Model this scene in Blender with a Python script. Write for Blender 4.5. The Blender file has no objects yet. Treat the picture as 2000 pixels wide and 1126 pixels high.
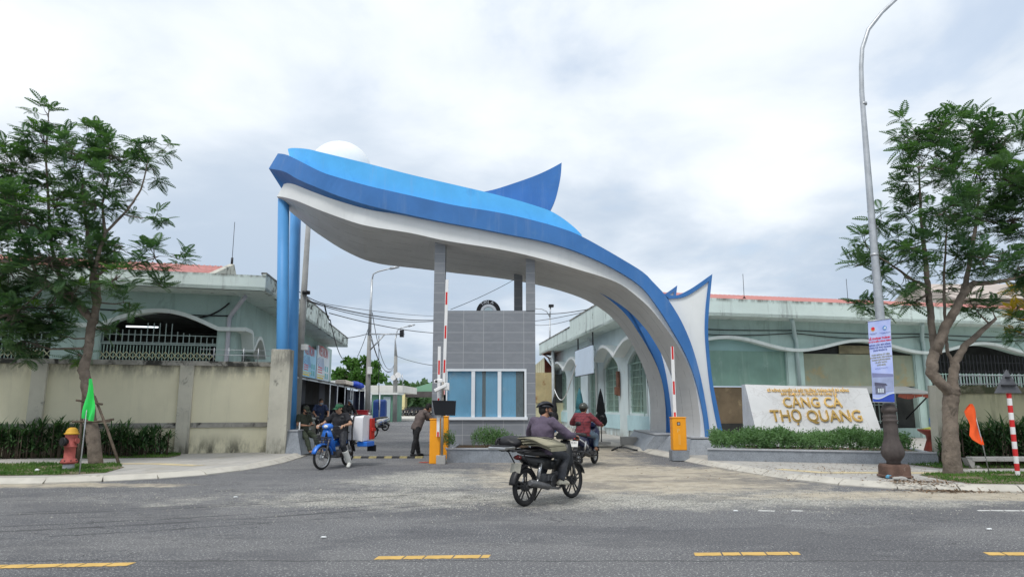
import bpy, bmesh, math, random
import numpy as np
from mathutils import Vector, Matrix, noise as mnoise
R = math.radians
PI = math.pi
sc = bpy.context.scene
col = sc.collection

# ------------------------------------------------------------------ camera, sky, sun, exposure
CAM_H = 1.5
PITCH = R(9.56)
FPX = 1347.0            # focal length measured in pixels of a 2000 px wide picture
cd = bpy.data.cameras.new('camera'); cam = bpy.data.objects.new('camera', cd); col.objects.link(cam)
cam.location = (0, 0, CAM_H); cam.rotation_euler = (R(90) + PITCH, 0, 0)
cd.sensor_width = 36; cd.lens = FPX / 2000 * 36; cd.clip_start = .1; cd.clip_end = 4000
sc.camera = cam
sc.view_settings.view_transform = 'Standard'; sc.view_settings.look = 'None'
sc.view_settings.gamma = 1; sc.view_settings.use_curve_mapping = False
sc.view_settings.exposure = 0.58
sc.render.engine = 'CYCLES'
try:
    sc.cycles.use_denoising = True; sc.cycles.max_bounces = 6
except Exception: pass

SUN_EL, SUN_AZ = R(58), R(205)       # high, from behind the camera and to the left, veiled by cloud
sd = bpy.data.lights.new('sun', 'SUN'); sd.energy = 1.3; sd.angle = R(14); sd.color = (1, .97, .92)
so = bpy.data.objects.new('sun', sd); col.objects.link(so); so.location = (0, 0, 40)
sdir = Vector((math.sin(SUN_AZ) * math.cos(SUN_EL), math.cos(SUN_AZ) * math.cos(SUN_EL), math.sin(SUN_EL)))
so.rotation_euler = sdir.to_track_quat('Z', 'Y').to_euler()

class NT:
    """small helper round a node tree"""
    def __init__(s, tree): s.t = tree; s.n = tree.nodes; s.l = tree.links
    def put(s, sock, v):
        if isinstance(v, bpy.types.NodeSocket): s.l.new(v, sock)
        elif isinstance(v, (tuple, list)) and len(v) == 3 and sock.type == 'RGBA': sock.default_value = (*v, 1)
        else: sock.default_value = v
    def math(s, op, a, b=0.0, clamp=False):
        n = s.n.new('ShaderNodeMath'); n.operation = op; n.use_clamp = clamp
        s.put(n.inputs[0], a); s.put(n.inputs[1], b); return n.outputs[0]
    def mix(s, f, a, b, mode='MIX'):
        n = s.n.new('ShaderNodeMix'); n.data_type = 'RGBA'; n.blend_type = mode
        s.put(n.inputs[0], f); s.put(n.inputs[6], a); s.put(n.inputs[7], b); return n.outputs[2]
    def noise(s, vec, scale, detail=4, rough=.55, dist=0, out=0):
        n = s.n.new('ShaderNodeTexNoise'); s.l.new(vec, n.inputs['Vector'])
        n.inputs['Scale'].default_value = scale; n.inputs['Detail'].default_value = detail
        n.inputs['Roughness'].default_value = rough; n.inputs['Distortion'].default_value = dist
        return n.outputs[out]
    def ramp(s, f, a, b, lo=0.0, hi=1.0):
        n = s.n.new('ShaderNodeMapRange'); n.interpolation_type = 'SMOOTHSTEP'
        s.put(n.inputs[0], f); n.inputs[1].default_value = a; n.inputs[2].default_value = b
        n.inputs[3].default_value = lo; n.inputs[4].default_value = hi; return n.outputs[0]
    def mapping(s, vec, scale=(1, 1, 1), loc=(0, 0, 0), rot=(0, 0, 0)):
        n = s.n.new('ShaderNodeMapping'); s.l.new(vec, n.inputs[0])
        n.inputs[1].default_value = loc; n.inputs[2].default_value = rot; n.inputs[3].default_value = scale
        return n.outputs[0]
    def coord(s, kind='Object'): return s.n.new('ShaderNodeTexCoord').outputs[kind]
    def sep(s, vec):
        n = s.n.new('ShaderNodeSeparateXYZ'); s.l.new(vec, n.inputs[0]); return n.outputs
    def comb(s, x, y, z):
        n = s.n.new('ShaderNodeCombineXYZ'); s.put(n.inputs[0], x); s.put(n.inputs[1], y); s.put(n.inputs[2], z); return n.outputs[0]
    def ell(s, xyz, cx, cy, rx, ry):
        a = s.math('DIVIDE', s.math('SUBTRACT', xyz[0], cx), rx); b = s.math('DIVIDE', s.math('SUBTRACT', xyz[1], cy), ry)
        return s.math('SUBTRACT', 1.0, s.math('ADD', s.math('MULTIPLY', a, a), s.math('MULTIPLY', b, b)))

w = bpy.data.worlds.new('World'); sc.world = w; w.use_nodes = True
wt = NT(w.node_tree); wt.n.clear()
bg = wt.n.new('ShaderNodeBackground'); wo = wt.n.new('ShaderNodeOutputWorld'); wt.l.new(bg.outputs[0], wo.inputs[0])
bg.inputs[1].default_value = 0.1
sky = wt.n.new('ShaderNodeTexSky'); sky.sky_type = 'NISHITA'; sky.sun_disc = False
sky.sun_elevation = SUN_EL; sky.sun_rotation = SUN_AZ; sky.air_density = 1.2; sky.dust_density = 3
g = wt.coord('Generated'); gx = wt.sep(g)
den = wt.math('ADD', wt.math('MAXIMUM', gx[2], 0.0), 0.22)
cv = wt.comb(wt.math('DIVIDE', gx[0], den), wt.math('DIVIDE', gx[1], den), 0.0)
n1 = wt.noise(wt.mapping(cv, (1, 1, 1), (3.1, 1.7, 0)), .95, 6, .5, .25)
n2 = wt.noise(wt.mapping(cv, (1, 1.1, 1), (7.3, 2.2, 0)), 1.9, 7, .55, .3)
cl = wt.math('ADD', wt.math('MULTIPLY', n1, .65), wt.math('MULTIPLY', n2, .35))
zz = gx[2]
cl = wt.math('ADD', cl, wt.ramp(zz, .0, .5, -.05, .11))
grey = wt.mix(wt.ramp(zz, 0, .5), (3.3, 4.05, 5.0), (4.4, 5.05, 5.9))
cloud = wt.mix(wt.ramp(cl, .42, .68), grey, (6.9, 7.25, 7.6))
veil = wt.ramp(n2, .30, .44, .78, 1.0)
skyc = wt.mix(1.0, sky.outputs[0], (1.6, 1.6, 1.6), 'MULTIPLY')
wt.l.new(wt.mix(veil, skyc, cloud), bg.inputs[0])

# ------------------------------------------------------------------ measuring: a picture position and a depth give a point in the place
def ray(px, py):
    x = (px - 1000) / FPX; v = (563 - py) / FPX
    y = math.cos(PITCH) - v * math.sin(PITCH); z = math.sin(PITCH) + v * math.cos(PITCH)
    return x / y, z / y
def gp(px, py, z=0.0):
    x, q = ray(px, py); t = (z - CAM_H) / q
    return Vector((x * t, t, z))
def at(px, py, Y):
    x, q = ray(px, py); return Vector((x * Y, Y, CAM_H + q * Y))
class Frame:
    """a vertical plane: x along it, y behind it, z up"""
    def __init__(s, P, d):
        s.P = Vector((P[0], P[1], 0)); s.d = Vector((d[0], d[1], 0)).normalized(); s.n = Vector((-s.d.y, s.d.x, 0))
        s.M = Matrix(((s.d.x, s.n.x, 0, s.P.x), (s.d.y, s.n.y, 0, s.P.y), (0, 0, 1, 0), (0, 0, 0, 1)))
    def hit(s, px, py, off=0.0):
        x, q = ray(px, py); r = Vector((x, 1, 0)); P = s.P + s.n * off
        t = P.dot(s.n) / r.dot(s.n)
        p = r * t
        return (p - s.P).dot(s.d), CAM_H + q * t

# ------------------------------------------------------------------ materials
MATS = {}
def mat(name, c, rough=.75, var=.12, scale=2.0, metal=0.0, stain=None, drip=None, bump=0.0, bscale=40, spec=.35, fine=0.0, zband=None, emit=None, alpha=None, trans=None):
    """c base colour; stain=(colour, scale, threshold); drip=(colour, amount): vertical rain streaks; zband=[(z0,z1,colour,amount)] dirt rising or hanging"""
    if name in MATS: return MATS[name]
    m = bpy.data.materials.new(name); m.use_nodes = True; t = NT(m.node_tree); b = t.n['Principled BSDF']
    o = t.coord('Object')
    k = t.noise(o, scale, 5, .6)
    c0 = tuple(x * (1 - var) for x in c); c1 = tuple(min(1, x * (1 + var)) for x in c)
    out = t.mix(t.ramp(k, .3, .7), c0, c1)
    if fine:
        f = t.noise(o, 90, 2, .6); out = t.mix(t.ramp(f, .35, .65), out, t.mix(1.0, out, (1 + fine,) * 3, 'MULTIPLY')) 
    if stain:
        s = t.noise(o, stain[1], 7, .68, .4); out = t.mix(t.ramp(s, stain[2], stain[2] + .12), out, stain[0])
    if drip:
        s = t.noise(t.mapping(o, (1, 1, .09)), 3.2, 6, .7); out = t.mix(t.ramp(s, .52, .72, 0, drip[1]), out, drip[0])
    if zband:
        z = t.sep(o)[2]
        for z0, z1, cc, am in zband:
            s = t.noise(t.mapping(o, (1, 1, .35)), 2.6, 6, .7)
            s = t.math('MULTIPLY', t.ramp(s, .36, .62), t.ramp(z, z0, z1, 0, am)); out = t.mix(s, out, cc)
    t.l.new(out, b.inputs['Base Color'])
    b.inputs['Roughness'].default_value = rough; b.inputs['Metallic'].default_value = metal
    b.inputs['Specular IOR Level'].default_value = spec
    if bump:
        bn = t.n.new('ShaderNodeBump'); bn.inputs['Strength'].default_value = bump; bn.inputs['Distance'].default_value = .02
        t.l.new(t.noise(o, bscale, 6, .6), bn.inputs['Height']); t.l.new(bn.outputs[0], b.inputs['Normal'])
    if emit: b.inputs['Emission Color'].default_value = (*emit[:3], 1); b.inputs['Emission Strength'].default_value = emit[3]
    if alpha is not None: b.inputs['Alpha'].default_value = alpha
    if trans: b.inputs['Transmission Weight'].default_value = trans
    MATS[name] = m; return m
BLK = (.03, .03, .028)
M = {}
M['blue'] = mat('blue_paint', (.045, .17, .44), .55, .10, .8, drip=((.13, .24, .46), .5), stain=((.06, .19, .45), 1.7, .60))
M['sky'] = mat('light_blue_paint', (.10, .48, .92), .5, .07, 1.1, stain=((.08, .41, .84), 1.1, .55), drip=((.2, .46, .8), .4))
M['colblue'] = mat('column_blue_paint', (.09, .31, .64), .5, .05, 1.0)
M['white'] = mat('white_paint', (.78, .80, .80), .6, .04, .7, drip=((.55, .57, .56), .28))
M['mint'] = mat('mint_render', (.42, .55, .51), .85, .10, .6, stain=((.33, .44, .41), .7, .58), drip=((.20, .27, .25), .45), bump=.15)
M['mintw'] = mat('pale_mint_fascia', (.66, .75, .71), .85, .06, .8, stain=((.26, .30, .27), 1.8, .60), drip=((.14, .16, .15), .6), bump=.2)
M['mintdirty'] = mat('mould_stained_fascia', (.66, .74, .70), .9, .08, .8, stain=((.07, .075, .065), 1.9, .50), drip=((.06, .065, .06), .75), bump=.2)
M['mould'] = mat('white_moulding', (.74, .80, .77), .8, .05, 1, drip=((.4, .44, .42), .35))
M['pale'] = mat('pale_blue_render', (.66, .75, .76), .85, .06, 1, stain=((.66, .72, .70), 1.4, .6), zband=[(.6, .0, (.3, .3, .26), .8)])
M['cream'] = mat('cream_render', (.70, .66, .49), .9, .05, .7, stain=((.5, .49, .36), 1.1, .66), drip=((.34, .34, .26), .22), bump=.2,
                 zband=[(2.1, 2.75, (.13, .13, .11), .95), (.75, .12, (.09, .09, .07), 1.0)])
M['creamr'] = mat('mossy_cream_render', (.60, .57, .38), .9, .08, 1.0, stain=((.34, .33, .2), 1.2, .55), drip=((.15, .16, .1), .5), bump=.2,
                 zband=[(1.45, 2.0, (.10, .11, .07), .9), (.7, .1, (.12, .12, .09), .7)])
M['cap'] = mat('mouldy_concrete', (.30, .29, .26), .95, .2, 3, stain=((.045, .045, .04), 2.0, .48), bump=.5, bscale=18)
M['pier'] = mat('weathered_pier', (.52, .50, .42), .9, .1, 1.2, stain=((.15, .15, .13), 1.7, .56), drip=((.10, .10, .09), .75), zband=[(2.3, 2.8, (.12, .12, .11), .8), (.6, .1, (.10, .10, .08), .9)], bump=.3)
M['concrete'] = mat('concrete', (.38, .37, .35), .9, .12, 2, stain=((.22, .21, .2), 2.2, .6), bump=.4)
M['gconc'] = mat('grey_pole_concrete', (.30, .30, .29), .9, .12, 2, bump=.3)
M['granite'] = mat('grey_granite', (.17, .185, .205), .4, .12, 5, fine=.8, spec=.5)
M['granitetop'] = mat('pale_granite_cap', (.36, .37, .39), .5, .08, 5, fine=.3)
M['redroof'] = mat('faded_red_roof', (.47, .20, .18), .8, .14, 1.2, stain=((.4, .2, .17), 2, .62))
M['dark'] = mat('interior_shade', (.035, .037, .035), .9, .3, 2)  # near-black sheet colour standing in for shade inside openings
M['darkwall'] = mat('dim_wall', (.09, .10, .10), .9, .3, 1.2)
M['steel'] = mat('galvanised_steel', (.46, .48, .50), .42, .12, 6, metal=.6, stain=((.32, .2, .13), 3, .68))
M['bar'] = mat('grey_painted_bars', (.34, .42, .40), .6, .1, 5)
M['mintbar'] = mat('mint_painted_bars', (.36, .50, .44), .6, .1, 5)
M['cream_bar'] = mat('cream_gate_bars', (.62, .62, .42), .6, .1, 5)
M['black'] = mat('black_plastic', (.018, .018, .02), .45, .2, 8)
M['rubber'] = mat('tyre_rubber', (.022, .022, .023), .8, .2, 12, stain=((.10, .09, .08), 8, .62))
M['blackmetal'] = mat('black_metal', (.03, .03, .033), .4, .2, 8, metal=.5)
M['chrome'] = mat('worn_chrome', (.55, .56, .57), .28, .1, 9, metal=.9)
M['engine'] = mat('engine_alloy', (.16, .16, .165), .5, .25, 12, metal=.6)
M['orange'] = mat('orange_paint', (.90, .36, .015), .45, .05, 3, drip=((.75, .3, .03), .3))
M['pwhite'] = mat('gloss_white', (.8, .8, .8), .4, .04, 3)
M['red'] = mat('signal_red', (.62, .03, .03), .5, .08, 4)
M['alu'] = mat('white_aluminium', (.72, .76, .80), .4, .03, 3)
M['wood'] = mat('rough_wood', (.13, .10, .075), .9, .3, 6, bump=.5)
M['bark'] = mat('tree_bark', (.19, .155, .125), .95, .3, 5, stain=((.09, .075, .06), 4, .55), bump=.9, bscale=22)
M['barkd'] = mat('dark_wet_bark', (.115, .09, .075), .95, .35, 6, stain=((.05, .045, .04), 3, .5), bump=.9, bscale=22)
def leafmat(name, c, c2):
    m = bpy.data.materials.new(name); m.use_nodes = True; t = NT(m.node_tree); b = t.n['Principled BSDF']
    o = t.coord('Object'); k = t.noise(o, .9, 4, .6); k2 = t.noise(o, 9, 2, .6)
    out = t.mix(t.ramp(t.math('ADD', t.math('MULTIPLY', k, .6), t.math('MULTIPLY', k2, .4)), .38, .64), c, c2)
    t.l.new(out, b.inputs['Base Color']); b.inputs['Roughness'].default_value = .55; b.inputs['Specular IOR Level'].default_value = .25
    tr = t.n.new('ShaderNodeBsdfTranslucent'); t.l.new(t.mix(1.0, out, (1.2, 1.5, .5), 'MULTIPLY'), tr.inputs[0])
    mx = t.n.new('ShaderNodeMixShader'); mx.inputs[0].default_value = .28
    t.l.new(b.outputs[0], mx.inputs[1]); t.l.new(tr.outputs[0], mx.inputs[2]); t.l.new(mx.outputs[0], t.n['Material Output'].inputs[0])
    MATS[name] = m; return m
M['leafA'] = leafmat('dark_feathery_leaves', (.055, .12, .065), (.115, .205, .09))
M['leafN'] = leafmat('young_leaves', (.09, .20, .035), (.14, .25, .05))
M['leafY'] = leafmat('yellow_blossom', (.42, .26, .02), (.55, .36, .03))
M['leafS'] = leafmat('strap_leaves', (.035, .08, .035), (.085, .16, .06))
M['leafH'] = leafmat('hedge_leaves', (.085, .17, .065), (.16, .27, .12))
M['leafB'] = leafmat('broad_leaves', (.045, .115, .025), (.09, .19, .04))
M['grass'] = leafmat('grass_blades', (.055, .13, .03), (.12, .22, .05))
def glass(name, c, rough=.08, alpha=1.0):
    m = bpy.data.materials.new(name); m.use_nodes = True; b = m.node_tree.nodes['Principled BSDF']
    b.inputs['Base Color'].default_value = (*c, 1); b.inputs['Roughness'].default_value = rough
    b.inputs['Specular IOR Level'].default_value = .6; b.inputs['Alpha'].default_value = alpha
    MATS[name] = m; return m
M['pane'] = glass('window_glass', (.25, .35, .4), .06, .18)

# ------------------------------------------------------------------ mesh building
ORG = {}
class MB:
    def __init__(s): s.v = []; s.f = []; s.mi = []; s.sm = []; s.M = None
    def add(s, vs, fs, m=0, smooth=False):
        b = len(s.v)
        if s.M is not None: vs = [s.M @ Vector(p) for p in vs]
        s.v.extend([tuple(p) for p in vs])
        for f in fs: s.f.append([b + i for i in f]); s.mi.append(m); s.sm.append(smooth)
        return s
    def box(s, x0, x1, y0, y1, z0, z1, m=0, rot=None, pv=None):
        vs = [Vector((x, y, z)) for z in (z0, z1) for y in (y0, y1) for x in (x0, x1)]
        if rot is not None:
            c = Vector(pv) if pv else Vector(((x0 + x1) / 2, (y0 + y1) / 2, (z0 + z1) / 2))
            vs = [c + rot @ (p - c) for p in vs]
        return s.add(vs, [(0, 2, 3, 1), (4, 5, 7, 6), (0, 1, 5, 4), (2, 6, 7, 3), (0, 4, 6, 2), (1, 3, 7, 5)], m)
    def prism(s, poly, a, b, axis='y', m=0):
        """poly in the plane across axis, extruded from a to b. axis y: (x,z); x: (y,z); z: (x,y)"""
        mk = {'y': lambda p, t: (p[0], t, p[1]), 'x': lambda p, t: (t, p[0], p[1]), 'z': lambda p, t: (p[0], p[1], t)}[axis]
        n = len(poly); vs = [mk(p, a) for p in poly] + [mk(p, b) for p in poly]
        fs = [tuple(range(n))[::-1], tuple(range(n, 2 * n))] + [(i, (i + 1) % n, n + (i + 1) % n, n + i) for i in range(n)]
        return s.add(vs, fs, m)
    def loft(s, rings, m=0, smooth=False, caps=True, closed=True):
        n = len(rings[0]); vs = [p for r in rings for p in r]; fs = []
        for i in range(len(rings) - 1):
            for j in range(n if closed else n - 1):
                a = i * n + j; b = i * n + (j + 1) % n; fs.append((a, b, b + n, a + n))
        s.add(vs, fs, m, smooth)
        if caps and closed:
            k = len(s.v) - len(vs)
            s.f.append([k + j for j in range(n)][::-1]); s.mi.append(m); s.sm.append(False)
            k2 = k + (len(rings) - 1) * n; s.f.append([k2 + j for j in range(n)]); s.mi.append(m); s.sm.append(False)
        return s
    def tube(s, pts, r, n=8, m=0, smooth=True, caps=True):
        pts = [Vector(p) for p in pts]; rr = r if isinstance(r, (list, tuple)) else [r] * len(pts)
        rings = []; prev = None
        for i, p in enumerate(pts):
            d = (pts[min(i + 1, len(pts) - 1)] - pts[max(i - 1, 0)])
            d = d.normalized() if d.length > 1e-9 else Vector((0, 0, 1))
            if prev is None:
                u = d.cross(Vector((0, 0, 1)));
                if u.length < .1: u = d.cross(Vector((1, 0, 0)))
            else: u = prev - d * prev.dot(d)
            u.normalize(); prev = u; q = d.cross(u)
            rings.append([p + (u * math.cos(2 * PI * k / n) + q * math.sin(2 * PI * k / n)) * rr[i] for k in range(n)])
        return s.loft(rings, m, smooth, caps)
    def lathe(s, prof, c=(0, 0, 0), n=20, m=0, smooth=True, axis='z'):
        c = Vector(c); rings = []
        for r, z in prof:
            ring = []
            for k in range(n):
                a = 2 * PI * k / n; x, y = r * math.cos(a), r * math.sin(a)
                ring.append(c + Vector({'z': (x, y, z), 'y': (x, -z, y), 'x': (z, x, y)}[axis]))
            rings.append(ring)
        return s.loft(rings, m, smooth, True)
    def ball(s, c, r, nu=14, nv=9, m=0, rot=None):
        if not isinstance(r, (list, tuple)): r = (r, r, r)
        c = Vector(c); rings = []
        for i in range(nv + 1):
            t = -PI / 2 + PI * i / nv; t = max(-PI / 2 + .02, min(PI / 2 - .02, t)); ring = []
            for k in range(nu):
                a = 2 * PI * k / nu; p = Vector((r[0] * math.cos(t) * math.cos(a), r[1] * math.cos(t) * math.sin(a), r[2] * math.sin(t)))
                ring.append(c + (rot @ p if rot is not None else p))
            rings.append(ring)
        return s.loft(rings, m, True)
    def torus(s, c, R0, r, n=32, k=8, m=0, axis='y', sq=1.0):
        c = Vector(c); rings = []
        for i in range(n):
            a = 2 * PI * i / n; ring = []
            for j in range(k):
                b = 2 * PI * j / k; q = R0 + r * math.cos(b); h = r * sq * math.sin(b)
                ring.append(c + Vector({'y': (q * math.cos(a), h, q * math.sin(a)), 'z': (q * math.cos(a), q * math.sin(a), h), 'x': (h, q * math.cos(a), q * math.sin(a))}[axis]))
            rings.append(ring)
        rings.append(rings[0]); return s.loft(rings, m, True, False)
    def build(s, name, mats, parent=None, bevel=0, kind=None, label=None, fixn=True):
        me = bpy.data.meshes.new(name)
        off = ORG.get(parent.name, Vector()) if parent else Vector()
        vs = s.v if off.length == 0 else [(a - off.x, b - off.y, c - off.z) for a, b, c in s.v]
        me.from_pydata(vs, [], s.f)
        if not isinstance(mats, (list, tuple)): mats = [mats]
        for m_ in mats: me.materials.append(m_)
        me.polygons.foreach_set('material_index', s.mi); me.polygons.foreach_set('use_smooth', s.sm)
        if fixn:
            b = bmesh.new(); b.from_mesh(me); bmesh.ops.recalc_face_normals(b, faces=b.faces); b.to_mesh(me); b.free()
        me.update()
        o = bpy.data.objects.new(name, me); col.objects.link(o)
        if parent: o.parent = parent; ORG[o.name] = off
        if bevel:
            mo = o.modifiers.new('bevel', 'BEVEL'); mo.width = bevel; mo.segments = 2; mo.limit_method = 'ANGLE'; mo.angle_limit = R(35)
        if kind: o['kind'] = kind
        if label: o['label'] = label
        return o
def tag(o, label, cat, group=None, kind=None):
    o['label'] = label; o['category'] = cat
    if group: o['group'] = group
    if kind: o['kind'] = kind
    return o
def thing(name, label, cat, loc=(0, 0, 0), group=None):
    o = bpy.data.objects.new(name, None); col.objects.link(o); o.location = loc; o.empty_display_size = .2
    ORG[o.name] = Vector(loc); return tag(o, label, cat, group)
def copy_tree(o, parent=None):
    c = o.copy(); col.objects.link(c)
    if parent: c.parent = parent
    for ch in list(o.children): copy_tree(ch, c)
    return c
def arr_mesh(name, verts, faces, mats, parent=None, mi=None, kind=None):
    """verts (N,3) and quads (K,4) as arrays"""
    me = bpy.data.meshes.new(name); verts = np.asarray(verts, np.float32); faces = np.asarray(faces, np.int32)
    if parent:
        off = ORG.get(parent.name, Vector()); verts = verts - np.array([off.x, off.y, off.z], np.float32)
    me.vertices.add(len(verts)); me.vertices.foreach_set('co', verts.ravel())
    k = faces.shape[1]; me.loops.add(faces.size); me.loops.foreach_set('vertex_index', faces.ravel())
    me.polygons.add(len(faces)); me.polygons.foreach_set('loop_start', np.arange(0, faces.size, k, dtype=np.int32))
    try: me.polygons.foreach_set('loop_total', np.full(len(faces), k, np.int32))
    except Exception: pass
    for m_ in (mats if isinstance(mats, (list, tuple)) else [mats]): me.materials.append(m_)
    if mi is not None: me.polygons.foreach_set('material_index', np.asarray(mi, np.int32))
    me.update(calc_edges=True); me.validate()
    o = bpy.data.objects.new(name, me); col.objects.link(o)
    if parent: o.parent = parent; ORG[o.name] = ORG.get(parent.name, Vector())
    if kind: o['kind'] = kind
    return o
def text(name, body, size, M4, m, parent, extrude=.01, align='CENTER', label=None, spacing=1.0, offset=0.0, line=1.0):
    cu = bpy.data.curves.new(name, 'FONT'); cu.body = body; cu.size = size; cu.extrude = extrude; cu.align_x = align; cu.align_y = 'CENTER'
    cu.space_character = spacing; cu.offset = offset; cu.space_line = line; cu.resolution_u = 3
    cu.materials.append(m)
    tmp = bpy.data.objects.new('tmp', cu); me = bpy.data.meshes.new_from_object(tmp); me.name = name
    bpy.data.objects.remove(tmp); bpy.data.curves.remove(cu)
    if not me.materials: me.materials.append(m)
    o = bpy.data.objects.new(name, me); col.objects.link(o); o.parent = parent
    off = ORG.get(parent.name, Vector()); o.matrix_local = Matrix.Translation(-off) @ M4
    ORG[o.name] = off
    if label: o['label'] = label
    return o
def plane_mat(P, xd, up):
    """matrix for flat lettering: x along xd, y along up"""
    xd = Vector(xd).normalized(); up = Vector(up).normalized(); n = xd.cross(up).normalized(); up = n.cross(xd)
    return Matrix(((xd.x, up.x, n.x, P[0]), (xd.y, up.y, n.y, P[1]), (xd.z, up.z, n.z, P[2]), (0, 0, 0, 1)))
# ------------------------------------------------------------------ ground, roads, pavements, kerbs
def sheet(name, poly, z, m, kind='structure', label=None):
    b = MB(); b.add([(x, y, z) for x, y in poly], [tuple(range(len(poly)))]); o = b.build(name, m, fixn=False, kind=kind, label=label)
    if o.data.polygons[0].normal.z < 0: o.data.flip_normals()
    return o
gm = bpy.data.materials.new('far_ground'); gm.use_nodes = True; t = NT(gm.node_tree); o_ = t.coord('Object')
t.l.new(t.mix(t.ramp(t.noise(o_, .05, 5), .4, .6), (.42, .41, .38), (.33, .32, .29)), t.n['Principled BSDF'].inputs[0])
t.n['Principled BSDF'].inputs['Roughness'].default_value = .9
sheet('ground', [(-900, -300), (900, -300), (900, 1600), (-900, 1600)], -.012, gm)

rm = bpy.data.materials.new('road_asphalt'); rm.use_nodes = True; t = NT(rm.node_tree); b_ = t.n['Principled BSDF']
o_ = t.coord('Object'); X = t.sep(o_)
grain = t.noise(o_, 24, 5, .8); grain2 = t.noise(o_, 11, 6, .85)
base = t.mix(t.ramp(t.noise(t.mapping(o_, (.35, 1, 1)), .5, 6, .6), .35, .65), (.115, .117, .126), (.165, .165, .168))
base = t.mix(t.ramp(t.noise(o_, 42, 3, .8), .57, .62, 0, .95), base, (.55, .54, .52))
base = t.mix(t.ramp(grain2, .58, .63, 0, .5), base, (.36, .36, .35))
base = t.mix(t.ramp(grain, .42, .32, 0, .65), base, (.04, .04, .045))
nz = t.noise(o_, .8, 6, .65); nf = t.noise(o_, 3.5, 6, .7)
nn = t.math('ADD', t.math('MULTIPLY', t.math('SUBTRACT', nz, .5), 2.6), t.math('MULTIPLY', t.math('SUBTRACT', nf, .5), 1.8))
# worn, loose gravel where turning wheels cross the lane
gr = t.math('MAXIMUM', t.math('ADD', t.ell(X, 2.2, 11.6, 9.5, 1.5), nn), t.math('ADD', t.ell(X, -1.4, 14.6, 2.3, 2.4), nn))
grm = t.ramp(gr, .05, 1.1)
peb = t.mix(t.ramp(grain, .42, .56), (.12, .12, .11), (.62, .60, .53))
base = t.mix(t.math('MULTIPLY', grm, .85), base, peb)
# pale dust and sand over the entrance and along the kerb
du = t.math('MAXIMUM', t.math('ADD', t.ell(X, 2.6, 15.0, 3.9, 3.3), t.math('MULTIPLY', nn, .75)), t.math('ADD', t.ell(X, 9.2, 12.0, 6.5, .75), nn))
du = t.math('MAXIMUM', du, t.math('ADD', t.ell(X, 1.4, 27, 3.0, 13), t.math('MULTIPLY', nn, .7)))
du = t.math('MAXIMUM', du, t.math('ADD', t.ell(X, -12, 13.5, 6.5, .5), nn))
sand = t.mix(t.ramp(nf, .35, .65), (.41, .355, .27), (.53, .47, .37))
sand = t.mix(t.ramp(grain, .55, .72, 0, .5), sand, (.24, .21, .17))
base = t.mix(t.math('MULTIPLY', t.ramp(du, -.15, .75), .9), base, sand)
# long tyre marks and black repair scars on the left
wob = t.math('MULTIPLY', t.math('SUBTRACT', nf, .5), .16); xs_r = t.math('ADD', X[0], 6.3)
curve = t.math('SUBTRACT', t.math('SUBTRACT', X[1], wob), t.math('ADD', 8.6, t.math('ADD', t.math('MULTIPLY', xs_r, .28), t.math('MULTIPLY', t.math('MULTIPLY', xs_r, xs_r), .034))))
tyre = None
for off_, wd_ in ((0.0, .10), (.42, .06), (-.55, .05), (1.5, .09), (1.72, .05)):
    l_ = t.ramp(t.math('ABSOLUTE', t.math('SUBTRACT', curve, off_)), wd_, wd_ * .35, 0, .75); tyre = l_ if tyre is None else t.math('MAXIMUM', tyre, l_)
tyre = t.math('MULTIPLY', tyre, t.ramp(t.noise(o_, 1.3, 5, .7), .36, .56))
tm = t.noise(t.mapping(o_, (.16, 1.0, 1), (0, 0, 0), (0, 0, R(-9))), 1.2, 5, .65, .5)
lf = t.ramp(X[0], 3.5, -3.0)
base = t.mix(t.math('MULTIPLY', t.math('MAXIMUM', t.ramp(tm, .60, .66, 0, .35), tyre), lf), base, (.055, .055, .06))
cr = t.noise(t.mapping(o_, (.45, 2.2, 1)), 2.2, 7, .75, 1.2)
cm = t.math('MULTIPLY', t.ramp(cr, .60, .625, 0, .9), t.ramp(t.ell(X, -4.3, 13.3, 3.6, 1.1), .0, .5))
base = t.mix(cm, base, (.025, .025, .025))
# fine wandering cracks and darker patched strips
ck = t.math('ABSOLUTE', t.math('SUBTRACT', t.noise(t.mapping(o_, (.5, 1, 1)), 1.1, 8, .62, .7), .5))
base = t.mix(t.math('MULTIPLY', t.ramp(ck, .0045, .0015, 0, .8), t.ramp(t.noise(o_, .3, 3), .42, .55)), base, (.04, .04, .042))
base = t.mix(t.ramp(t.noise(t.mapping(o_, (.45, .8, 1), (4, 1, 0)), .6, 6, .65), .52, .58, 0, .4), base, (.085, .086, .095))
sm = t.math('ABSOLUTE', t.math('SUBTRACT', X[1], t.math('ADD', 7.08, t.math('MULTIPLY', t.math('SUBTRACT', nf, .5), .12))))
base = t.mix(t.ramp(sm, .03, .008, 0, .7), base, (.05, .05, .052))
t.l.new(base, b_.inputs[0]); b_.inputs['Roughness'].default_value = .82; b_.inputs['Specular IOR Level'].default_value = .3
bn = t.n.new('ShaderNodeBump'); bn.inputs['Strength'].default_value = .9; bn.inputs['Distance'].default_value = .02
t.l.new(grain, bn.inputs['Height']); t.l.new(bn.outputs[0], b_.inputs['Normal'])
sheet('road', [(-60, -6), (60, -6), (60, 11.5), (8.69, 12.3), (4.7, 20), (4.2, 24), (1.2, 50), (-8, 68), (-15, 68), (-11.2, 54), (-6.4, 24), (-6, 20), (-6.2, 16.5), (-8, 14.4), (-60, 13.9)], 0, rm)

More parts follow.
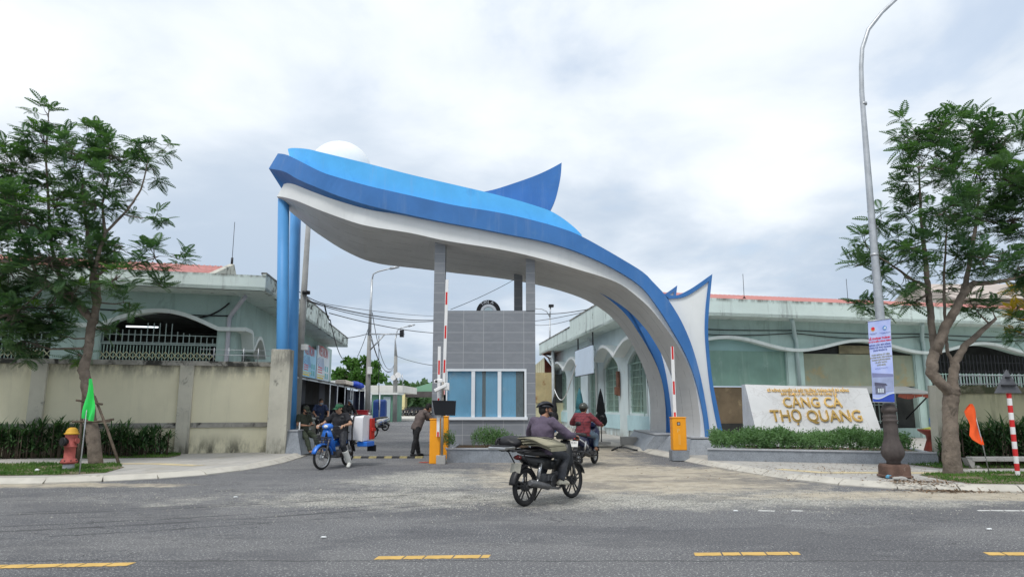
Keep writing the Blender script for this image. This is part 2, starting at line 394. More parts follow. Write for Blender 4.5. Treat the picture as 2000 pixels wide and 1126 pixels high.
pm = bpy.data.materials.new('pavement_slabs'); pm.use_nodes = True; t = NT(pm.node_tree); b_ = t.n['Principled BSDF']
o_ = t.coord('Object'); br = t.n.new('ShaderNodeTexBrick'); t.l.new(o_, br.inputs[0])
br.inputs['Scale'].default_value = 1.0; br.inputs['Brick Width'].default_value = .4; br.inputs['Row Height'].default_value = .4
br.inputs['Mortar Size'].default_value = .008; br.offset = 0
br.inputs['Color1'].default_value = (.45, .43, .40, 1); br.inputs['Color2'].default_value = (.39, .375, .35, 1); br.inputs['Mortar'].default_value = (.26, .25, .23, 1)
pv = t.mix(t.ramp(t.noise(o_, 1.1, 7, .7), .5, .68, 0, .7), br.outputs[0], (.36, .33, .28))
pv = t.mix(t.ramp(t.noise(t.mapping(o_, (.5, 1.6, 1)), 5, 6, .75), .60, .66, 0, .7), pv, (.15, .12, .09))
t.l.new(pv, b_.inputs[0]); b_.inputs['Roughness'].default_value = .85
KH = .10
KL = [(-60, 13.3), (-20, 13.45), (-11, 13.5), (-9.3, 13.62), (-8.5, 13.85), (-7.8, 14.2), (-7.1, 14.75), (-6.5, 15.5), (-6.1, 16.7), (-5.95, 18.3), (-6.05, 20.3), (-6.4, 23), (-6.85, 26.8), (-10.6, 58)]
KR = [(1.0, 55), (2.1, 40), (3.2, 29), (4.1, 23.3), (4.35, 21), (4.68, 18.7), (5.05, 16.4), (5.55, 14.6), (6.1, 13.5), (6.95, 12.82), (8.3, 12.45), (11, 12.2), (20, 11.9), (60, 11.2)]
def offset(pl, d):
    out = []
    for i, p in enumerate(pl):
        a = Vector(pl[max(i - 1, 0)]); b = Vector(pl[min(i + 1, len(pl) - 1)]); q = (b - a).normalized(); out.append((p[0] - q.y * d, p[1] + q.x * d))
    return out
KW = .26
innerL = offset(KL, KW); innerR = offset(KR, KW)
sheet('pavement', innerL + [(-12.5, 58), (-60, 58)], KH, pm, label='left pavement of grey slabs')
sheet('pavement', innerR + [(60, 60), (1.0 + KW, 60)], KH, pm, label='right pavement of grey slabs')
def kerb(pl, lab):
    # resample to stones about 1 m long, each with a small joint
    P = [Vector(p) for p in pl]; L = [0]
    for i in range(1, len(P)): L.append(L[-1] + (P[i] - P[i - 1]).length)
    def pos(d):
        d = max(0, min(L[-1], d))
        for i in range(1, len(P)):
            if d <= L[i]: return P[i - 1].lerp(P[i], (d - L[i - 1]) / (L[i] - L[i - 1]))
        return P[-1]
    b = MB(); d = 0; rnd = random.Random(4)
    while d < L[-1] - 1:
        p0, p1 = pos(d + .018), pos(d + .982)
        if True:
            u = (p1 - p0).normalized(); n = Vector((-u.y, u.x)); dz = rnd.uniform(-.006, .006); do = rnd.uniform(-.008, .012)
            sec = []
            for p in (p0, p1):
                q = p + n * do; sec.append([(q.x, q.y, -.01), (q.x, q.y, .02 + dz), (q.x + n.x * .17, q.y + n.y * .17, KH + dz + .004), (q.x + n.x * (KW + .004), q.y + n.y * (KW + .004), KH + dz + .006), (q.x + n.x * (KW + .004), q.y + n.y * (KW + .004), -.01)])
            b.loft(sec, 0)
        d += 1.0
    b.build('kerb', mat('kerb_stone', (.50, .475, .42), .85, .1, 2.2, stain=((.3, .27, .22), 2.6, .6), bump=.3), kind='structure', label=lab)
kerb(KL, 'left kerb of pale sloping stones'); kerb(KR, 'right kerb of pale sloping stones')
# yellow tactile strips laid in the pavements
ym = mat('yellow_tactile', (.56, .47, .29), .85, .15, 2.5, stain=((.36, .33, .27), 2, .52))
sheet('tactile_paving', [(-24, 16.6), (-24, 16.95), (-9.6, 17.2), (-8.6, 17.3), (-7.2, 16.7), (-7.4, 16.4), (-8.7, 16.95)], KH + .004, ym)
sheet('tactile_paving', [(5.75, 15.6), (6.4, 14.75), (12, 14.45), (24, 14.1), (24, 14.45), (12, 14.8), (6.55, 15.1), (6.05, 15.75)], KH + .004, ym)
sheet('yard_slab', [(-40, 69), (10, 69), (10, 118), (-40, 118)], -.004, mat('pale_yard_concrete', (.52, .5, .45), .9, .06, .4))
# painted lane marks: cracked dashes
def dash(nm, p0, p1, wid, mname, c, lab, rag=.012):
    rnd = random.Random(nm + lab); b = MB(); a = Vector(p0); e = Vector(p1); u = (e - a).normalized(); n = Vector((-u.y, u.x)); L = (e - a).length
    d = 0
    while d < L - .05:
        s = min(rnd.uniform(.18, .30), L - d); k = 6; lo = []; hi = []
        for i in range(k + 1):
            q = a + u * (d + .008 + (s - .016) * i / k); sk = .03
            lo.append((q.x - n.x * wid / 2 + n.x * rnd.uniform(-rag, rag), q.y - n.y * wid / 2 + n.y * rnd.uniform(-rag, rag), .004))
            hi.append((q.x + u.x * sk + n.x * wid / 2 + n.x * rnd.uniform(-rag, rag) * .5, q.y + n.y * wid / 2, .004))
        b.add(lo + hi[::-1], [tuple(range(2 * k + 2))]); d += s
    return b.build('road_marking', mat(mname, c, .8, .1, 6, stain=((.3, .24, .14), 9, .64)), kind='structure', label=lab, fixn=False)
Y1 = (.60, .39, .12)
dash('d', gp(-60, 1107).xy, gp(265, 1101).xy, .15, 'yellow_road_paint', Y1, 'yellow lane dash at far left')
dash('d', gp(730, 1089).xy, gp(955, 1086).xy, .15, 'yellow_road_paint', Y1, 'yellow lane dash below the booth')
dash('d', gp(1352, 1082).xy, gp(1560, 1080).xy, .15, 'yellow_road_paint', Y1, 'yellow lane dash right of centre')
dash('d', gp(1922, 1081).xy, gp(2150, 1081).xy, .15, 'yellow_road_paint', Y1, 'yellow lane dash at far right')
W1 = (.62, .62, .6)
for a, e, l in ((1478, 1512, 'short worn white dash'), (1543, 1567, 'second short worn white dash'), (1906, 2120, 'long white edge line at right')):
    dash('w', gp(a, 996.5).xy, gp(e, 997.5).xy, .09, 'white_road_paint', W1, l)
# rubber speed hump across the entrance lane
hb = thing('speed_hump', 'black and yellow rubber speed hump across the entrance lane', 'speed hump', (-3.6, 20.3, 0))
for i in range(10):
    b = MB(); x0 = -4.75 + i * .22; b.prism([(20.15, 0), (20.22, .045), (20.4, .045), (20.47, 0)], x0 + .004, x0 + .216, 'x')
    b.build('segment', mat('worn_yellow_rubber', (.26, .22, .10), .8, .3, 8) if i % 2 else M['rubber'], hb)

# ------------------------------------------------------------------ left hall, right hall
def strip_wall(b, ss, bottoms, tops, y0, y1, m=0, reveal=1):
    """wall pieces between bottoms[i]..tops[i] along s, thickness y0..y1 (front y0)"""
    for i in range(len(ss) - 1):
        a, c = ss[i], ss[i + 1]
        vs = [(a, y0, bottoms[i]), (c, y0, bottoms[i + 1]), (c, y0, tops[i + 1]), (a, y0, tops[i]), (a, y1, bottoms[i]), (c, y1, bottoms[i + 1]), (c, y1, tops[i + 1]), (a, y1, tops[i])]
        b.add(vs, [(0, 1, 2, 3), (5, 4, 7, 6), (4, 5, 1, 0), (3, 2, 6, 7)], m)
def ribbon(b, pts, h, y0, y1, m=0):
    """moulding following pts (s,z), height h, from y0 (front) to y1"""
    rings = []
    for i, (x, z) in enumerate(pts):
        a = pts[max(i - 1, 0)]; c = pts[min(i + 1, len(pts) - 1)]; d = Vector((c[0] - a[0], c[1] - a[1])).normalized(); n = Vector((-d.y, d.x)) * h / 2
        rings.append([(x - n.x, y0, z - n.y), (x + n.x, y0, z + n.y), (x + n.x, y1, z + n.y), (x - n.x, y1, z - n.y)])
    b.loft(rings, m)
def grille(b, x0, x1, z0, topf, step, y, m=0, r=.012, rails=()):
    x = x0
    while x < x1:
        b.box(x - r, x + r, y - r, y + r, z0, topf(x), m); x += step
    for z in rails: b.box(x0, x1, y - r * 1.2, y + r * 1.2, z - r, z + r, m)

# --- left hall
LP = Vector((-9.75, 24.25)); FLd = Vector((1, .29)); SLd = Vector((-.12, 1)).normalized()
FL = Frame(LP, FLd)                  # front face; x<0 to the left of the corner
SLf = Frame(LP, SLd); SLf.n = -SLf.n   # street face; x grows away, local +y points out of the wall to the street
SLf.M = Matrix(((SLf.d.x, SLf.n.x, 0, SLf.P.x), (SLf.d.y, SLf.n.y, 0, SLf.P.y), (0, 0, 1, 0), (0, 0, 0, 1)))
LH = thing('market_hall', 'long mint green hall behind the left wall with arched openings and red roof', 'hall', (LP.x, LP.y, 0))
ZF0, ZF1 = 5.31, 5.83
def wave(pts, n=14):
    """smooth cosine line through alternating peak/valley points"""
    out = []
    for (a, za), (c, zc) in zip(pts, pts[1:]):
        for i in range(n):
            u = i / n; out.append((a + (c - a) * u, za + (zc - za) * (1 - math.cos(PI * u)) / 2))
    out.append(pts[-1]); return out
# front wall: openings from measured picture positions
p1 = FL.hit(427, 641)[0]; p2 = FL.hit(195, 641)[0]; pk = FL.hit(297, 607); vz = FL.hit(427, 643)[1]; pkz = pk[1]
wid = p1 - p2 ; gapw = 1.35
b = MB(); b.M = FL.M; mo = MB(); mo.M = FL.M
ss = []; bt = []; tp = []; opens = []
right = p1
for k in range(3):
    l_, r_ = right - wid, right; opens.append((l_, r_)); right = l_ - gapw
ms = [(-.02, vz)]
for (l_, r_) in opens: ms += [(r_ + .02, vz)] + [(r_ + (l_ - r_) * i / 20, vz - .0 + (pkz - vz) * math.sin(PI * i / 20)) for i in range(1, 20)] + [(l_ - .02, vz)]
ribbon(mo, [(x + 0.0, z) for x, z in ms], .13, -.30, .02); mo.build('moulding', M['mould'], LH)
xs = sorted(set([0, -34] + [o2[0] for o2 in opens] + [o2[1] for o2 in opens] + [l_ + (r_ - l_) * i / 20 for (l_, r_) in opens for i in range(21)]))
for a, c in zip(xs, xs[1:]):
    mid = (a + c) / 2; op = [o2 for o2 in opens if o2[0] < mid < o2[1]]
    if op:
        l_, r_ = op[0]; f = lambda x: vz - .05 + (pkz - vz) * math.sin(PI * (x - l_) / (r_ - l_))
        strip_wall(b, [a, c], [f(a), f(c)], [ZF0, ZF0], 0, .3)
    else: strip_wall(b, [a, c], [0, 0], [ZF0, ZF0], 0, .3)
for l_, r_ in opens:
    b.box(l_ - .001, l_ + .04, .02, .3, 0, vz); b.box(r_ - .04, r_ + .001, .02, .3, 0, vz)
wallL = b.build('front_wall', M['mint'], LH)
# street wall
b = MB(); b.M = SLf.M
a1 = 1.0; a2 = 2.9
xs = [0, a1] + [a1 + (a2 - a1) * i / 16 for i in range(1, 17)] + [24.5]
for a, c in zip(xs, xs[1:]):
    mid = (a + c) / 2
    if a1 < mid < a2:
        f = lambda x: 3.3 + .62 * math.sin(PI * (x - a1) / (a2 - a1)); strip_wall(b, [a, c], [f(a), f(c)], [ZF0, ZF0], 0, -.3)
    else: strip_wall(b, [a, c], [0, 0], [ZF0, ZF0], 0, -.3)
b.box(a1 - .03, a1 + .01, -.35, -.02, 0, 3.3); b.box(a2 - .01, a2 + .03, -.35, -.02, 0, 3.3)
b.build('street_wall', M['mint'], LH)
mo = MB(); mo.M = SLf.M
ribbon(mo, [(-.3, vz)] + [(.55 + .1 * i, vz - .02 * i) for i in range(3)] + [(a1 - .08 + (a2 - a1 + .16) * i / 16, 3.3 + .70 * math.sin(PI * i / 16)) for i in range(1, 17)], .13, .42, -.02)
mo.build('moulding', M['mould'], LH)
# fascia slab with overhang: world polygon
def pl(frame, x, y, z=0): return frame.M @ Vector((x, y, z))
OH = 1.25
cF = pl(FL, -34, -OH); cC = Vector((-8.38, 22.98 + .12, 0)); cS = Vector((-11.05, 46.4, 0)); cSb = Vector((-12.6, 46.2, 0)); cB = pl(FL, -34, .5)
def slab(b, pts, z0, z1, m=0): b.prism([(p.x, p.y) for p in pts], z0, z1, 'z', m)
b = MB()
slab(b, [cF, cC, cS, cSb, pl(SLf, .3, -.4), cB], ZF0, ZF0 + .12); b.build('eave_slab', M['mintw'], LH)
b = MB(); d1 = (cC - cF).normalized(); n1_ = Vector((-d1.y, d1.x, 0)) * .14
slab(b, [cF, cC - d1 * .002, cC - d1 * .02 + n1_, cF + n1_], ZF0 + .0, ZF1); b.build('fascia', mat('fascia_front', (.66, .75, .71), .85, .06, .8, stain=((.30, .35, .32), 1.9, .61), drip=((.2, .23, .21), .5), bump=.2, zband=[(5.70, 5.83, (.12, .12, .10), .95)]), LH, label='pale front fascia with a black mould line along its top')
b = MB(); d2 = (cS - cC).normalized(); n2_ = Vector((-d2.y, d2.x, 0)) * .14
steps = [(0, .18, 0.0), (.18, .30, .0), (.30, .62, .34), (.62, 1.0, .0)]
for u0, u1, up in steps:
    A = cC.lerp(cS, u0) + d2 * .003; B_ = cC.lerp(cS, u1) - d2 * .003
    slab(b, [A, B_, B_ + n2_, A + n2_], ZF0 - .002, ZF1 + .05 + up)
b.build('fascia', M['mintdirty'], LH, label='street side fascia blackened by mould, stepped up in the middle')
b = MB()
for u0, u1, up in steps:
    A = cC.lerp(cS, u0) - n2_ * .15; B_ = cC.lerp(cS, u1) - n2_ * .15
    slab(b, [A, B_, B_ + n2_ * 1.3, A + n2_ * 1.3], ZF1 + .052 + up, ZF1 + .11 + up)
b.build('coping', M['cap'], LH)
# roof behind the parapet
b = MB(); b.M = FL.M
NX = 150
for i in range(NX):
    x0 = -34 + (33.0) * i / NX; x1 = -34 + 33.0 * (i + 1) / NX
    xm = (x0 + x1) / 2
    b.add([(x0, -.9, 5.78), (xm, -.9, 5.83), (xm, 5.6, 7.43), (x0, 5.6, 7.38)], [(0, 1, 2, 3)]); b.add([(xm, -.9, 5.83), (x1, -.9, 5.78), (x1, 5.6, 7.38), (xm, 5.6, 7.43)], [(0, 1, 2, 3)])
b.add([(-34, 5.6, 7.4), (-1, 5.6, 7.4), (-1, 13, 5.6), (-34, 13, 5.6)], [(0, 1, 2, 3)])
rf = b.build('roof', M['redroof'], LH, fixn=False)
b = MB(); b.M = FL.M
b.prism([(-.95, 5.5), (-.95, 5.86), (5.6, 7.52), (12.9, 5.7), (12.9, 5.5)], -1.0, -.8, 'x'); b.build('gable', mat('gable_render', (.50, .49, .43), .9, .1, 1, stain=((.12, .12, .1), 1.5, .52), drip=((.1, .1, .09), .6)), LH)
b = MB(); gpt = pl(FL, -.9, 5.6, 7.5); b.tube([gpt, gpt + Vector((0, 0, 1.9))], .012, 6); b.tube([gpt, gpt + Vector((0, 0, .3))], .05, 6); b.build('lightning_rod', M['blackmetal'], LH)
# hall inside: floor, back wall, dim ceiling, light tubes
b = MB(); b.M = FL.M
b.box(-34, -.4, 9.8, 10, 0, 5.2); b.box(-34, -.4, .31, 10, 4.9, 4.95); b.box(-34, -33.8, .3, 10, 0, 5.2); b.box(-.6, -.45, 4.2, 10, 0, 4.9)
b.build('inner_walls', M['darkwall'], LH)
for x in (-9.4, FL.hit(246, 637, 3.0)[0]): b = MB(); b.M = FL.M; b.box(x, x + 1.1, 3.0, 3.06, 4.40, 4.45); b.build('tube_light', mat('lit_tube', (.9, .95, 1), .4, 0, 1, emit=(.85, .93, 1, 1.3)), LH)
for k, (l_, r_) in enumerate(opens):
    b = MB(); b.M = FL.M
    f = lambda x: vz - .1 + (pkz - vz) * math.sin(PI * (x - l_) / (r_ - l_))
    g_ = lambda x: min(f(x), 4.02 + (.25 if (x - l_) / (r_ - l_) > .35 and (x - l_) / (r_ - l_) < .62 else 0) - .25 * max(0, (x - l_) / (r_ - l_) - .62) * 3)
    grille(b, l_ + .1, r_ - .05, 3.58, g_, .19, .12, 0, .014, (3.60, 3.86)); b.box(l_, r_, .1, .14, 3.52, 3.57)
    b.build('grille', M['bar'], LH)
    b = MB(); b.M = FL.M; x = l_ + .05
    while x < r_ - .15:
        b.box(x - .013, x + .013, .09, .11, 2.3, 3.5); x += .1
    b.build('folding_gate', M['mintbar'], LH)
    b = MB(); b.M = FL.M; x = l_ + .05
    while x < r_ - .2:
        b.tube([(x, .07, 3.05), (x + .2, .07, 3.28)], .013, 4, smooth=False); b.tube([(x + .2, .06, 3.05), (x, .06, 3.28)], .013, 4, smooth=False); x += .2
    b.build('gate_lattice', M['cream_bar'], LH)
b = MB(); dx = FL.hit(447, 640)[0]; b.M = FL.M
b.tube([(dx + .55, -.75, 5.2), (dx + .4, -.5, 5.05), (dx + .05, -.12, 4.6), (dx, -.08, 4.5), (dx, -.08, 3.6), (dx - .03, -.08, .3)], .075, 10)
b.build('downpipe', mat('grey_pvc', (.55, .55, .60), .6, .08, 2), LH)
b = MB(); b.M = SLf.M
grille(b, 1.05, 2.85, 2.2, lambda x: 3.25, .2, -.15, 0, .012, (2.6, 3.2)); b.build('grille', M['blackmetal'], LH)
# pipe elbow ties
b = MB(); pa = pl(FL, -14, -.06, 4.55); pts = [FL.M @ Vector((-14 + 13.9 * i / 30, -.05, 4.62 + .05 * math.sin(i * .4))) for i in range(31)]; b.tube(pts, .022, 5)
q0 = FL.hit(330, 612); q1 = FL.hit(449, 592); 
pts = []
for i in range(17):
    u = i / 16; pts.append(FL.M @ Vector((q0[0] + (q1[0] - q0[0]) * u, -.1, q0[1] + (q1[1] - q0[1]) * u - .42 * 4 * u * (1 - u) * (.6 + .4 * u))))
b.tube(pts, .03, 5); b.build('cable', M['black'], LH)

# --- right hall
RP = Vector((5.35, 27.76)); FRd = Vector((1, .235)); SRd = Vector((-.114, 1)).normalized()
FR = Frame(RP, FRd); SR = Frame(RP, SRd)     # SR local +y points to the street (left)
RH = thing('market_hall', 'long mint green hall right of the blue gate with boarded arches and three shop windows', 'hall', (RP.x, RP.y, 0))
RZ0, RZ1 = 5.0, 5.7
v1 = FR.hit(1552, 682); v2 = FR.hit(1800, 691); k2_ = FR.hit(1676, 664); k1_ = FR.hit(1420, 655); k3_ = FR.hit(1912, 672)
pitch = v2[0] - v1[0]; vzr = (v1[1] + v2[1]) / 2; pzr = (k2_[1] + k3_[1]) / 2
b = MB(); b.M = FR.M; mo = MB(); mo.M = FR.M
vs_ = [v1[0] + pitch * k for k in range(-1, 7)]
wl = []
for a in vs_[:-1]:
    for i in range(24): wl.append((a + pitch * i / 24, vzr + (pzr - vzr) * (1 - math.cos(2 * PI * i / 24)) / 2))
wl = [q for q in wl if q[0] > .02]
ribbon(mo, [(0.0, wl[0][1])] + wl, .125, -.28, .02); mo.build('moulding', M['mould'], RH)
def wz(x): return vzr + (pzr - vzr) * (1 - math.cos(2 * PI * (x - v1[0]) / pitch)) / 2
xs = [0.0]; rop = []
for a in vs_[:-1]:
    l_, r_ = max(a + .38, .4), a + pitch - .38; rop.append((l_, r_)); xs += [l_ + (r_ - l_) * i / 20 for i in range(21)]
xs.append(vs_[-1])
for a, c in zip(xs, xs[1:]):
    mid = (a + c) / 2
    if any(l_ < mid < r_ for l_, r_ in rop): strip_wall(b, [a, c], [wz(a) - .07, wz(c) - .07], [RZ0 + .1, RZ0 + .1], 0, .3)
    else: strip_wall(b, [a, c], [0, 0], [RZ0 + .1, RZ0 + .1], 0, .3)
for l_, r_ in rop: b.box(l_ - .001, l_ + .04, .02, .3, 0, wz(l_) - .07); b.box(r_ - .04, r_ + .001, .02, .3, 0, wz(r_) - .07)
b.build('front_wall', M['mint'], RH)
def fill(l_, r_, z0, ztop, y, name, m, lab=None, th=.04):
    q = MB(); q.M = FR.M; n = 16
    S = [l_ + (r_ - l_) * i / n for i in range(n + 1)]
    strip_wall(q, S, [z0] * (n + 1), [ztop(x) if callable(ztop) else ztop for x in S], y, y + th); return q.build(name, m, RH, label=lab)
gt = mat('green_tarpaulin', (.17, .29, .24), .6, .12, .9, stain=((.26, .37, .33), 1.1, .56), drip=((.36, .46, .40), .35), bump=.3, bscale=3)
bt_ = mat('weathered_board', (.27, .30, .22), .8, .15, .7, stain=((.34, .29, .16), .9, .55), drip=((.38, .35, .26), .3), bump=.3, bscale=4)
rw = mat('rust_stained_wall', (.16, .12, .075), .9, .2, 1.2, stain=((.26, .20, .12), 1.6, .55), bump=.4)
l_, r_ = rop[0]
fill(l_, r_, 2.26, 3.72, .12, 'board', gt, 'green tarpaulin board filling the arch'); fill(l_, r_, 3.72, lambda x: wz(x) - .06, .14, 'board', mat('blue_green_board', (.27, .43, .42), .7, .1, 1), 'blue green upper board')
fill(l_, r_, 0, 2.22, .16, 'low_wall', rw, 'brown rust stained low wall'); fill(l_, r_, .15, .75, .10, 'low_shade_sheet', M['dark'], th=.05)  # low dark sheet painted as shade, the wall behind is solid
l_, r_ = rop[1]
fill(l_, r_, 2.30, 3.66, .10, 'board', bt_, 'olive weathered board'); fill(l_, r_, 3.62, lambda x: wz(x) - .06, .22, 'upper_shade_sheet', M['dark'])  # upper dark sheet stands for the shade under the arch
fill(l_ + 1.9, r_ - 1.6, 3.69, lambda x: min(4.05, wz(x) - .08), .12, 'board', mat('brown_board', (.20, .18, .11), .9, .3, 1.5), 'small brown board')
fill(l_, r_, .5, 2.28, .28, 'back_shade_sheet', M['dark']); fill(l_, r_, 0, .5, .05, 'low_wall', M['mint'], th=.2)  # back dark sheet stands for the shaded inside of the bay
q = MB(); q.M = FR.M; grille(q, l_ + 2.2, r_ - 1.0, .7, lambda x: 2.2, .22, .2, 0, .018, (.8, 1.5, 2.15)); q.build('grille', M['bar'], RH)
for l_, r_ in rop[2:]:
    q = MB(); q.M = FR.M
    grille(q, l_ + .1, r_ - .05, 2.9, lambda x: min(wz(x) - .1, 3.75), .2, .12, 0, .015, (3.0, 3.4)); q.build('grille', M['blackmetal'], RH)
    q = MB(); q.M = FR.M; grille(q, l_ + .1, r_ - .05, 1.0, lambda x: 2.9, .16, .10, 0, .016, (2.2, 2.85)); q.build('folding_gate', M['mintbar'], RH)
# eave slab and fascia
OR = 1.2
def pr(x, y, z=0): return FR.M @ Vector((x, y, z))
fs0 = SR.M @ Vector((0, .75, 0)); 
cR = Vector((4.62, 26.42, 0)); cRe = pr(45, -OR); cRs = Vector((1.95, 49.6, 0)); cRsb = Vector((3.6, 49.8, 0))
b = MB(); slab(b, [cR, cRe, pr(45, .3), pr(.3, .3), cRsb, cRs], RZ0, RZ0 + .12); b.build('eave_slab', M['mintw'], RH)
b = MB(); d1 = (cRe - cR).normalized(); n1_ = Vector((-d1.y, d1.x, 0)) * .14
slab(b, [cR, cRe, cRe + n1_, cR + n1_], RZ0 - .002, RZ1); b.build('fascia', mat('fascia_front2', (.62, .72, .68), .85, .06, .8, stain=((.32, .38, .35), 1.9, .61), drip=((.2, .23, .21), .5), bump=.2, zband=[(5.52, 5.68, (.14, .14, .12), .95)]), RH, label='pale front fascia under the red roof edge')
d2 = (cRs - cR).normalized(); n2_ = Vector((d2.y, -d2.x, 0)) * .14
b = MB(); c2 = MB()
for u0, u1, up in [(0, .17, 0.0), (.17, .52, .36), (.52, 1.0, .0)]:
    A = cR.lerp(cRs, u0) + d2 * .16 * (u0 == 0) + d2 * .003; B_ = cR.lerp(cRs, u1) - d2 * .003
    slab(b, [A, B_, B_ + n2_, A + n2_], RZ0 - .003, RZ1 + .05 + up)
    slab(c2, [A - n2_ * .15, B_ - n2_ * .15, B_ + n2_ * 1.3, A + n2_ * 1.3], RZ1 + .052 + up, RZ1 + .12 + up)
b.build('fascia', M['mintw'], RH, label='street side fascia, stepped up in the middle'); c2.build('coping', M['cap'], RH)
b = MB(); b.M = FR.M
for i in range(170):
    x0 = 1 + 44 * i / 170; x1 = 1 + 44 * (i + 1) / 170; xm = (x0 + x1) / 2
    b.add([(x0, -.6, 5.66), (xm, -.6, 5.70), (xm, 5.4, 7.02), (x0, 5.4, 6.97)], [(0, 1, 2, 3)]); b.add([(xm, -.6, 5.70), (x1, -.6, 5.66), (x1, 5.4, 6.97), (xm, 5.4, 7.02)], [(0, 1, 2, 3)])
b.build('roof', M['redroof'], RH, fixn=False)
for px in (1453, 1655):
    s_, z_ = FR.hit(px, 572, 2.0); b = MB(); b.M = FR.M; b.tube([(s_, 2, 6.0), (s_, 2, 7.4)], .012, 5); b.tube([(s_ - .18, 2, 6.1), (s_, 2, 6.35), (s_ + .18, 2, 6.1)], .03, 5); b.build('lightning_rod', M['blackmetal'], RH)
for px in (1551, 1797):
    s_ = FR.hit(px, 640)[0]; b = MB(); b.M = FR.M
    b.tube([(s_ - .75, -.9, 4.98), (s_ - .55, -.7, 4.9), (s_ - .1, -.15, 4.35), (s_, -.08, 4.2), (s_, -.08, 2.2 if px < 1600 else .3)], .085, 10)
    b.build('downpipe', mat('mint_grey_pvc', (.45, .56, .55), .6, .08, 2), RH)
b = MB(); 
for z0, sg in ((4.62, .06), (4.5, .16)):
    pts = [FR.M @ Vector((.4 + 32 * i / 60, -.06 - .02 * (sg > .1), z0 - sg * abs(math.sin(i * PI / 12)))) for i in range(61)]; b.tube(pts, .02, 5)
b.build('cable', M['black'], RH)
# inside of the open bays
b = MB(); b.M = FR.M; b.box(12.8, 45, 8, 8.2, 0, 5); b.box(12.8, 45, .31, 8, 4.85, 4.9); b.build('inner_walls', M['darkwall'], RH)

# street face with two pairs of arched hoods and tall windows
SO = 0.0
def sh(px, py=760): return SR.hit(px, py)
wins = []
b = MB(); b.M = SR.M
W = [('w', 1179.7, 1207.6), ('w', 1227, 1264), ('w', 1093, 1106.5), ('d', 1119.5, 1134.5), ('d', 1149, 1163.5)]
seg = []
for k, a, c in W:
    x0, x1 = sorted((sh(a)[0], sh(c)[0])); seg.append((k, x0, x1))
seg.sort(key=lambda q: q[1])
x = 0.0; sill = 1.15; head = 3.25
for k, x0, x1 in seg:
    strip_wall(b, [x, x0], [0, 0], [RZ0, RZ0], 0, -.3)
    n = 12; S = [x0 + (x1 - x0) * i / n for i in range(n + 1)]
    hh = [head + (.52 if k == 'w' else .3) * math.sin(PI * i / n) ** .8 for i in range(n + 1)]
    strip_wall(b, S, hh, [RZ0] * (n + 1), 0, -.3)
    if k == 'w': strip_wall(b, [x0, x1], [0, 0], [sill, sill], -.02, -.3)
    b.box(x0 - .001, x0 + .03, -.3, -.02, .0, head); b.box(x1 - .03, x1 + .001, -.3, -.02, 0, head); x = x1
strip_wall(b, [x, 23.5], [0, 0], [RZ0, RZ0], 0, -.3); b.box(23.2, 23.5, -6, -.3, 0, RZ0)
b.build('street_wall', M['pale'], RH)
for k, x0, x1 in seg:
    if k == 'w': b = MB(); b.M = SR.M; b.box(x0 - .15, x1 + .15, .004, .035, .42, sill - .1); b.build('dado_panel', mat('sky_blue_render', (.50, .70, .74), .8, .08, 1, stain=((.66, .72, .7), 2, .62)), RH)
hood = mat('hood_render', (.80, .83, .82), .8, .05, 1, stain=((.45, .48, .46), 1.7, .62))
for pts in ([(1159, 705), (1175, 676), (1197.6, 692), (1226, 659.4), (1262, 680)], [(1075.5, 730), (1087, 708), (1099.6, 719), (1115, 698), (1127, 716)]):
    off = .5; P_ = [SR.hit(px, py, off) for px, py in pts]; P_.sort(); b = MB(); b.M = SR.M
    zz_ = [q[1] for q in P_]; lo = (zz_[0] + zz_[2] + zz_[4]) / 3; hi = (zz_[1] + zz_[3]) / 2
    P_ = [(q[0], lo if i % 2 == 0 else hi) for i, q in enumerate(P_)]
    L_ = []
    for (a, za), (c, zc) in zip(P_, P_[1:]):
        for i in range(10):
            u = i / 10; e = math.sin(u * PI / 2) if zc > za else 1 - math.cos(u * PI / 2); L_.append((a + (c - a) * u, za + (zc - za) * e))
    L_.append(P_[-1])
    ribbon(b, L_, .13, .52, -.02); b.build('arched_hood', hood, RH)
shut = mat('green_roller_slats', (.10, .155, .125), .6, .3, .6, stain=((.22, .25, .16), .8, .52), bump=.2)
for k, x0, x1 in seg:
    wd = MB(); wd.M = SR.M; n = 12
    S = [x0 + (x1 - x0) * i / n for i in range(n + 1)]; zb = sill if k == 'w' else .12
    strip_wall(wd, S, [zb] * (n + 1), [head + (.52 if k == 'w' else .3) * math.sin(PI * i / n) ** .8 + .02 for i in range(n + 1)], -.22, -.24)
    wn = wd.build('window' if k == 'w' else 'shop_door', shut, RH)
    fr = MB(); fr.M = SR.M; r = .03
    for xx in (x0 + r, (x0 + x1) / 2, x1 - r): fr.box(xx - r, xx + r, -.18, -.12, zb, head)
    fr.box(x0, x1, -.18, -.12, head - .03, head + .03); fr.box(x0, x1, -.18, -.12, zb, zb + .05); fr.build('frame', mat('mint_frame', (.45, .6, .56), .6, .08, 2), wn)
    gl = MB(); gl.M = SR.M; grille(gl, x0 + .1, x1 - .05, zb, lambda q: head + .45 * math.sin(PI * (q - x0) / (x1 - x0)), .2, -.10, 0, .009, [zb + .3 * i for i in range(1, 8)]); gl.build('grille', M['mintbar'], wn)
for px in (1168, 1081):
    x_ = sh(px)[0]; b = MB(); b.M = SR.M; b.tube([(x_, .5, 4.9), (x_, .35, 4.8), (x_, .08, 4.2), (x_, .07, .2)], .06, 8)
    b.build('downpipe', mat('grey_white_pvc', (.62, .66, .66), .6, .06, 2), RH)
b = MB(); b.M = SR.M; b.box(sh(1180)[0] , sh(1148)[0], .0, .9, .1, .26); b.build('door_step', M['concrete'], RH)
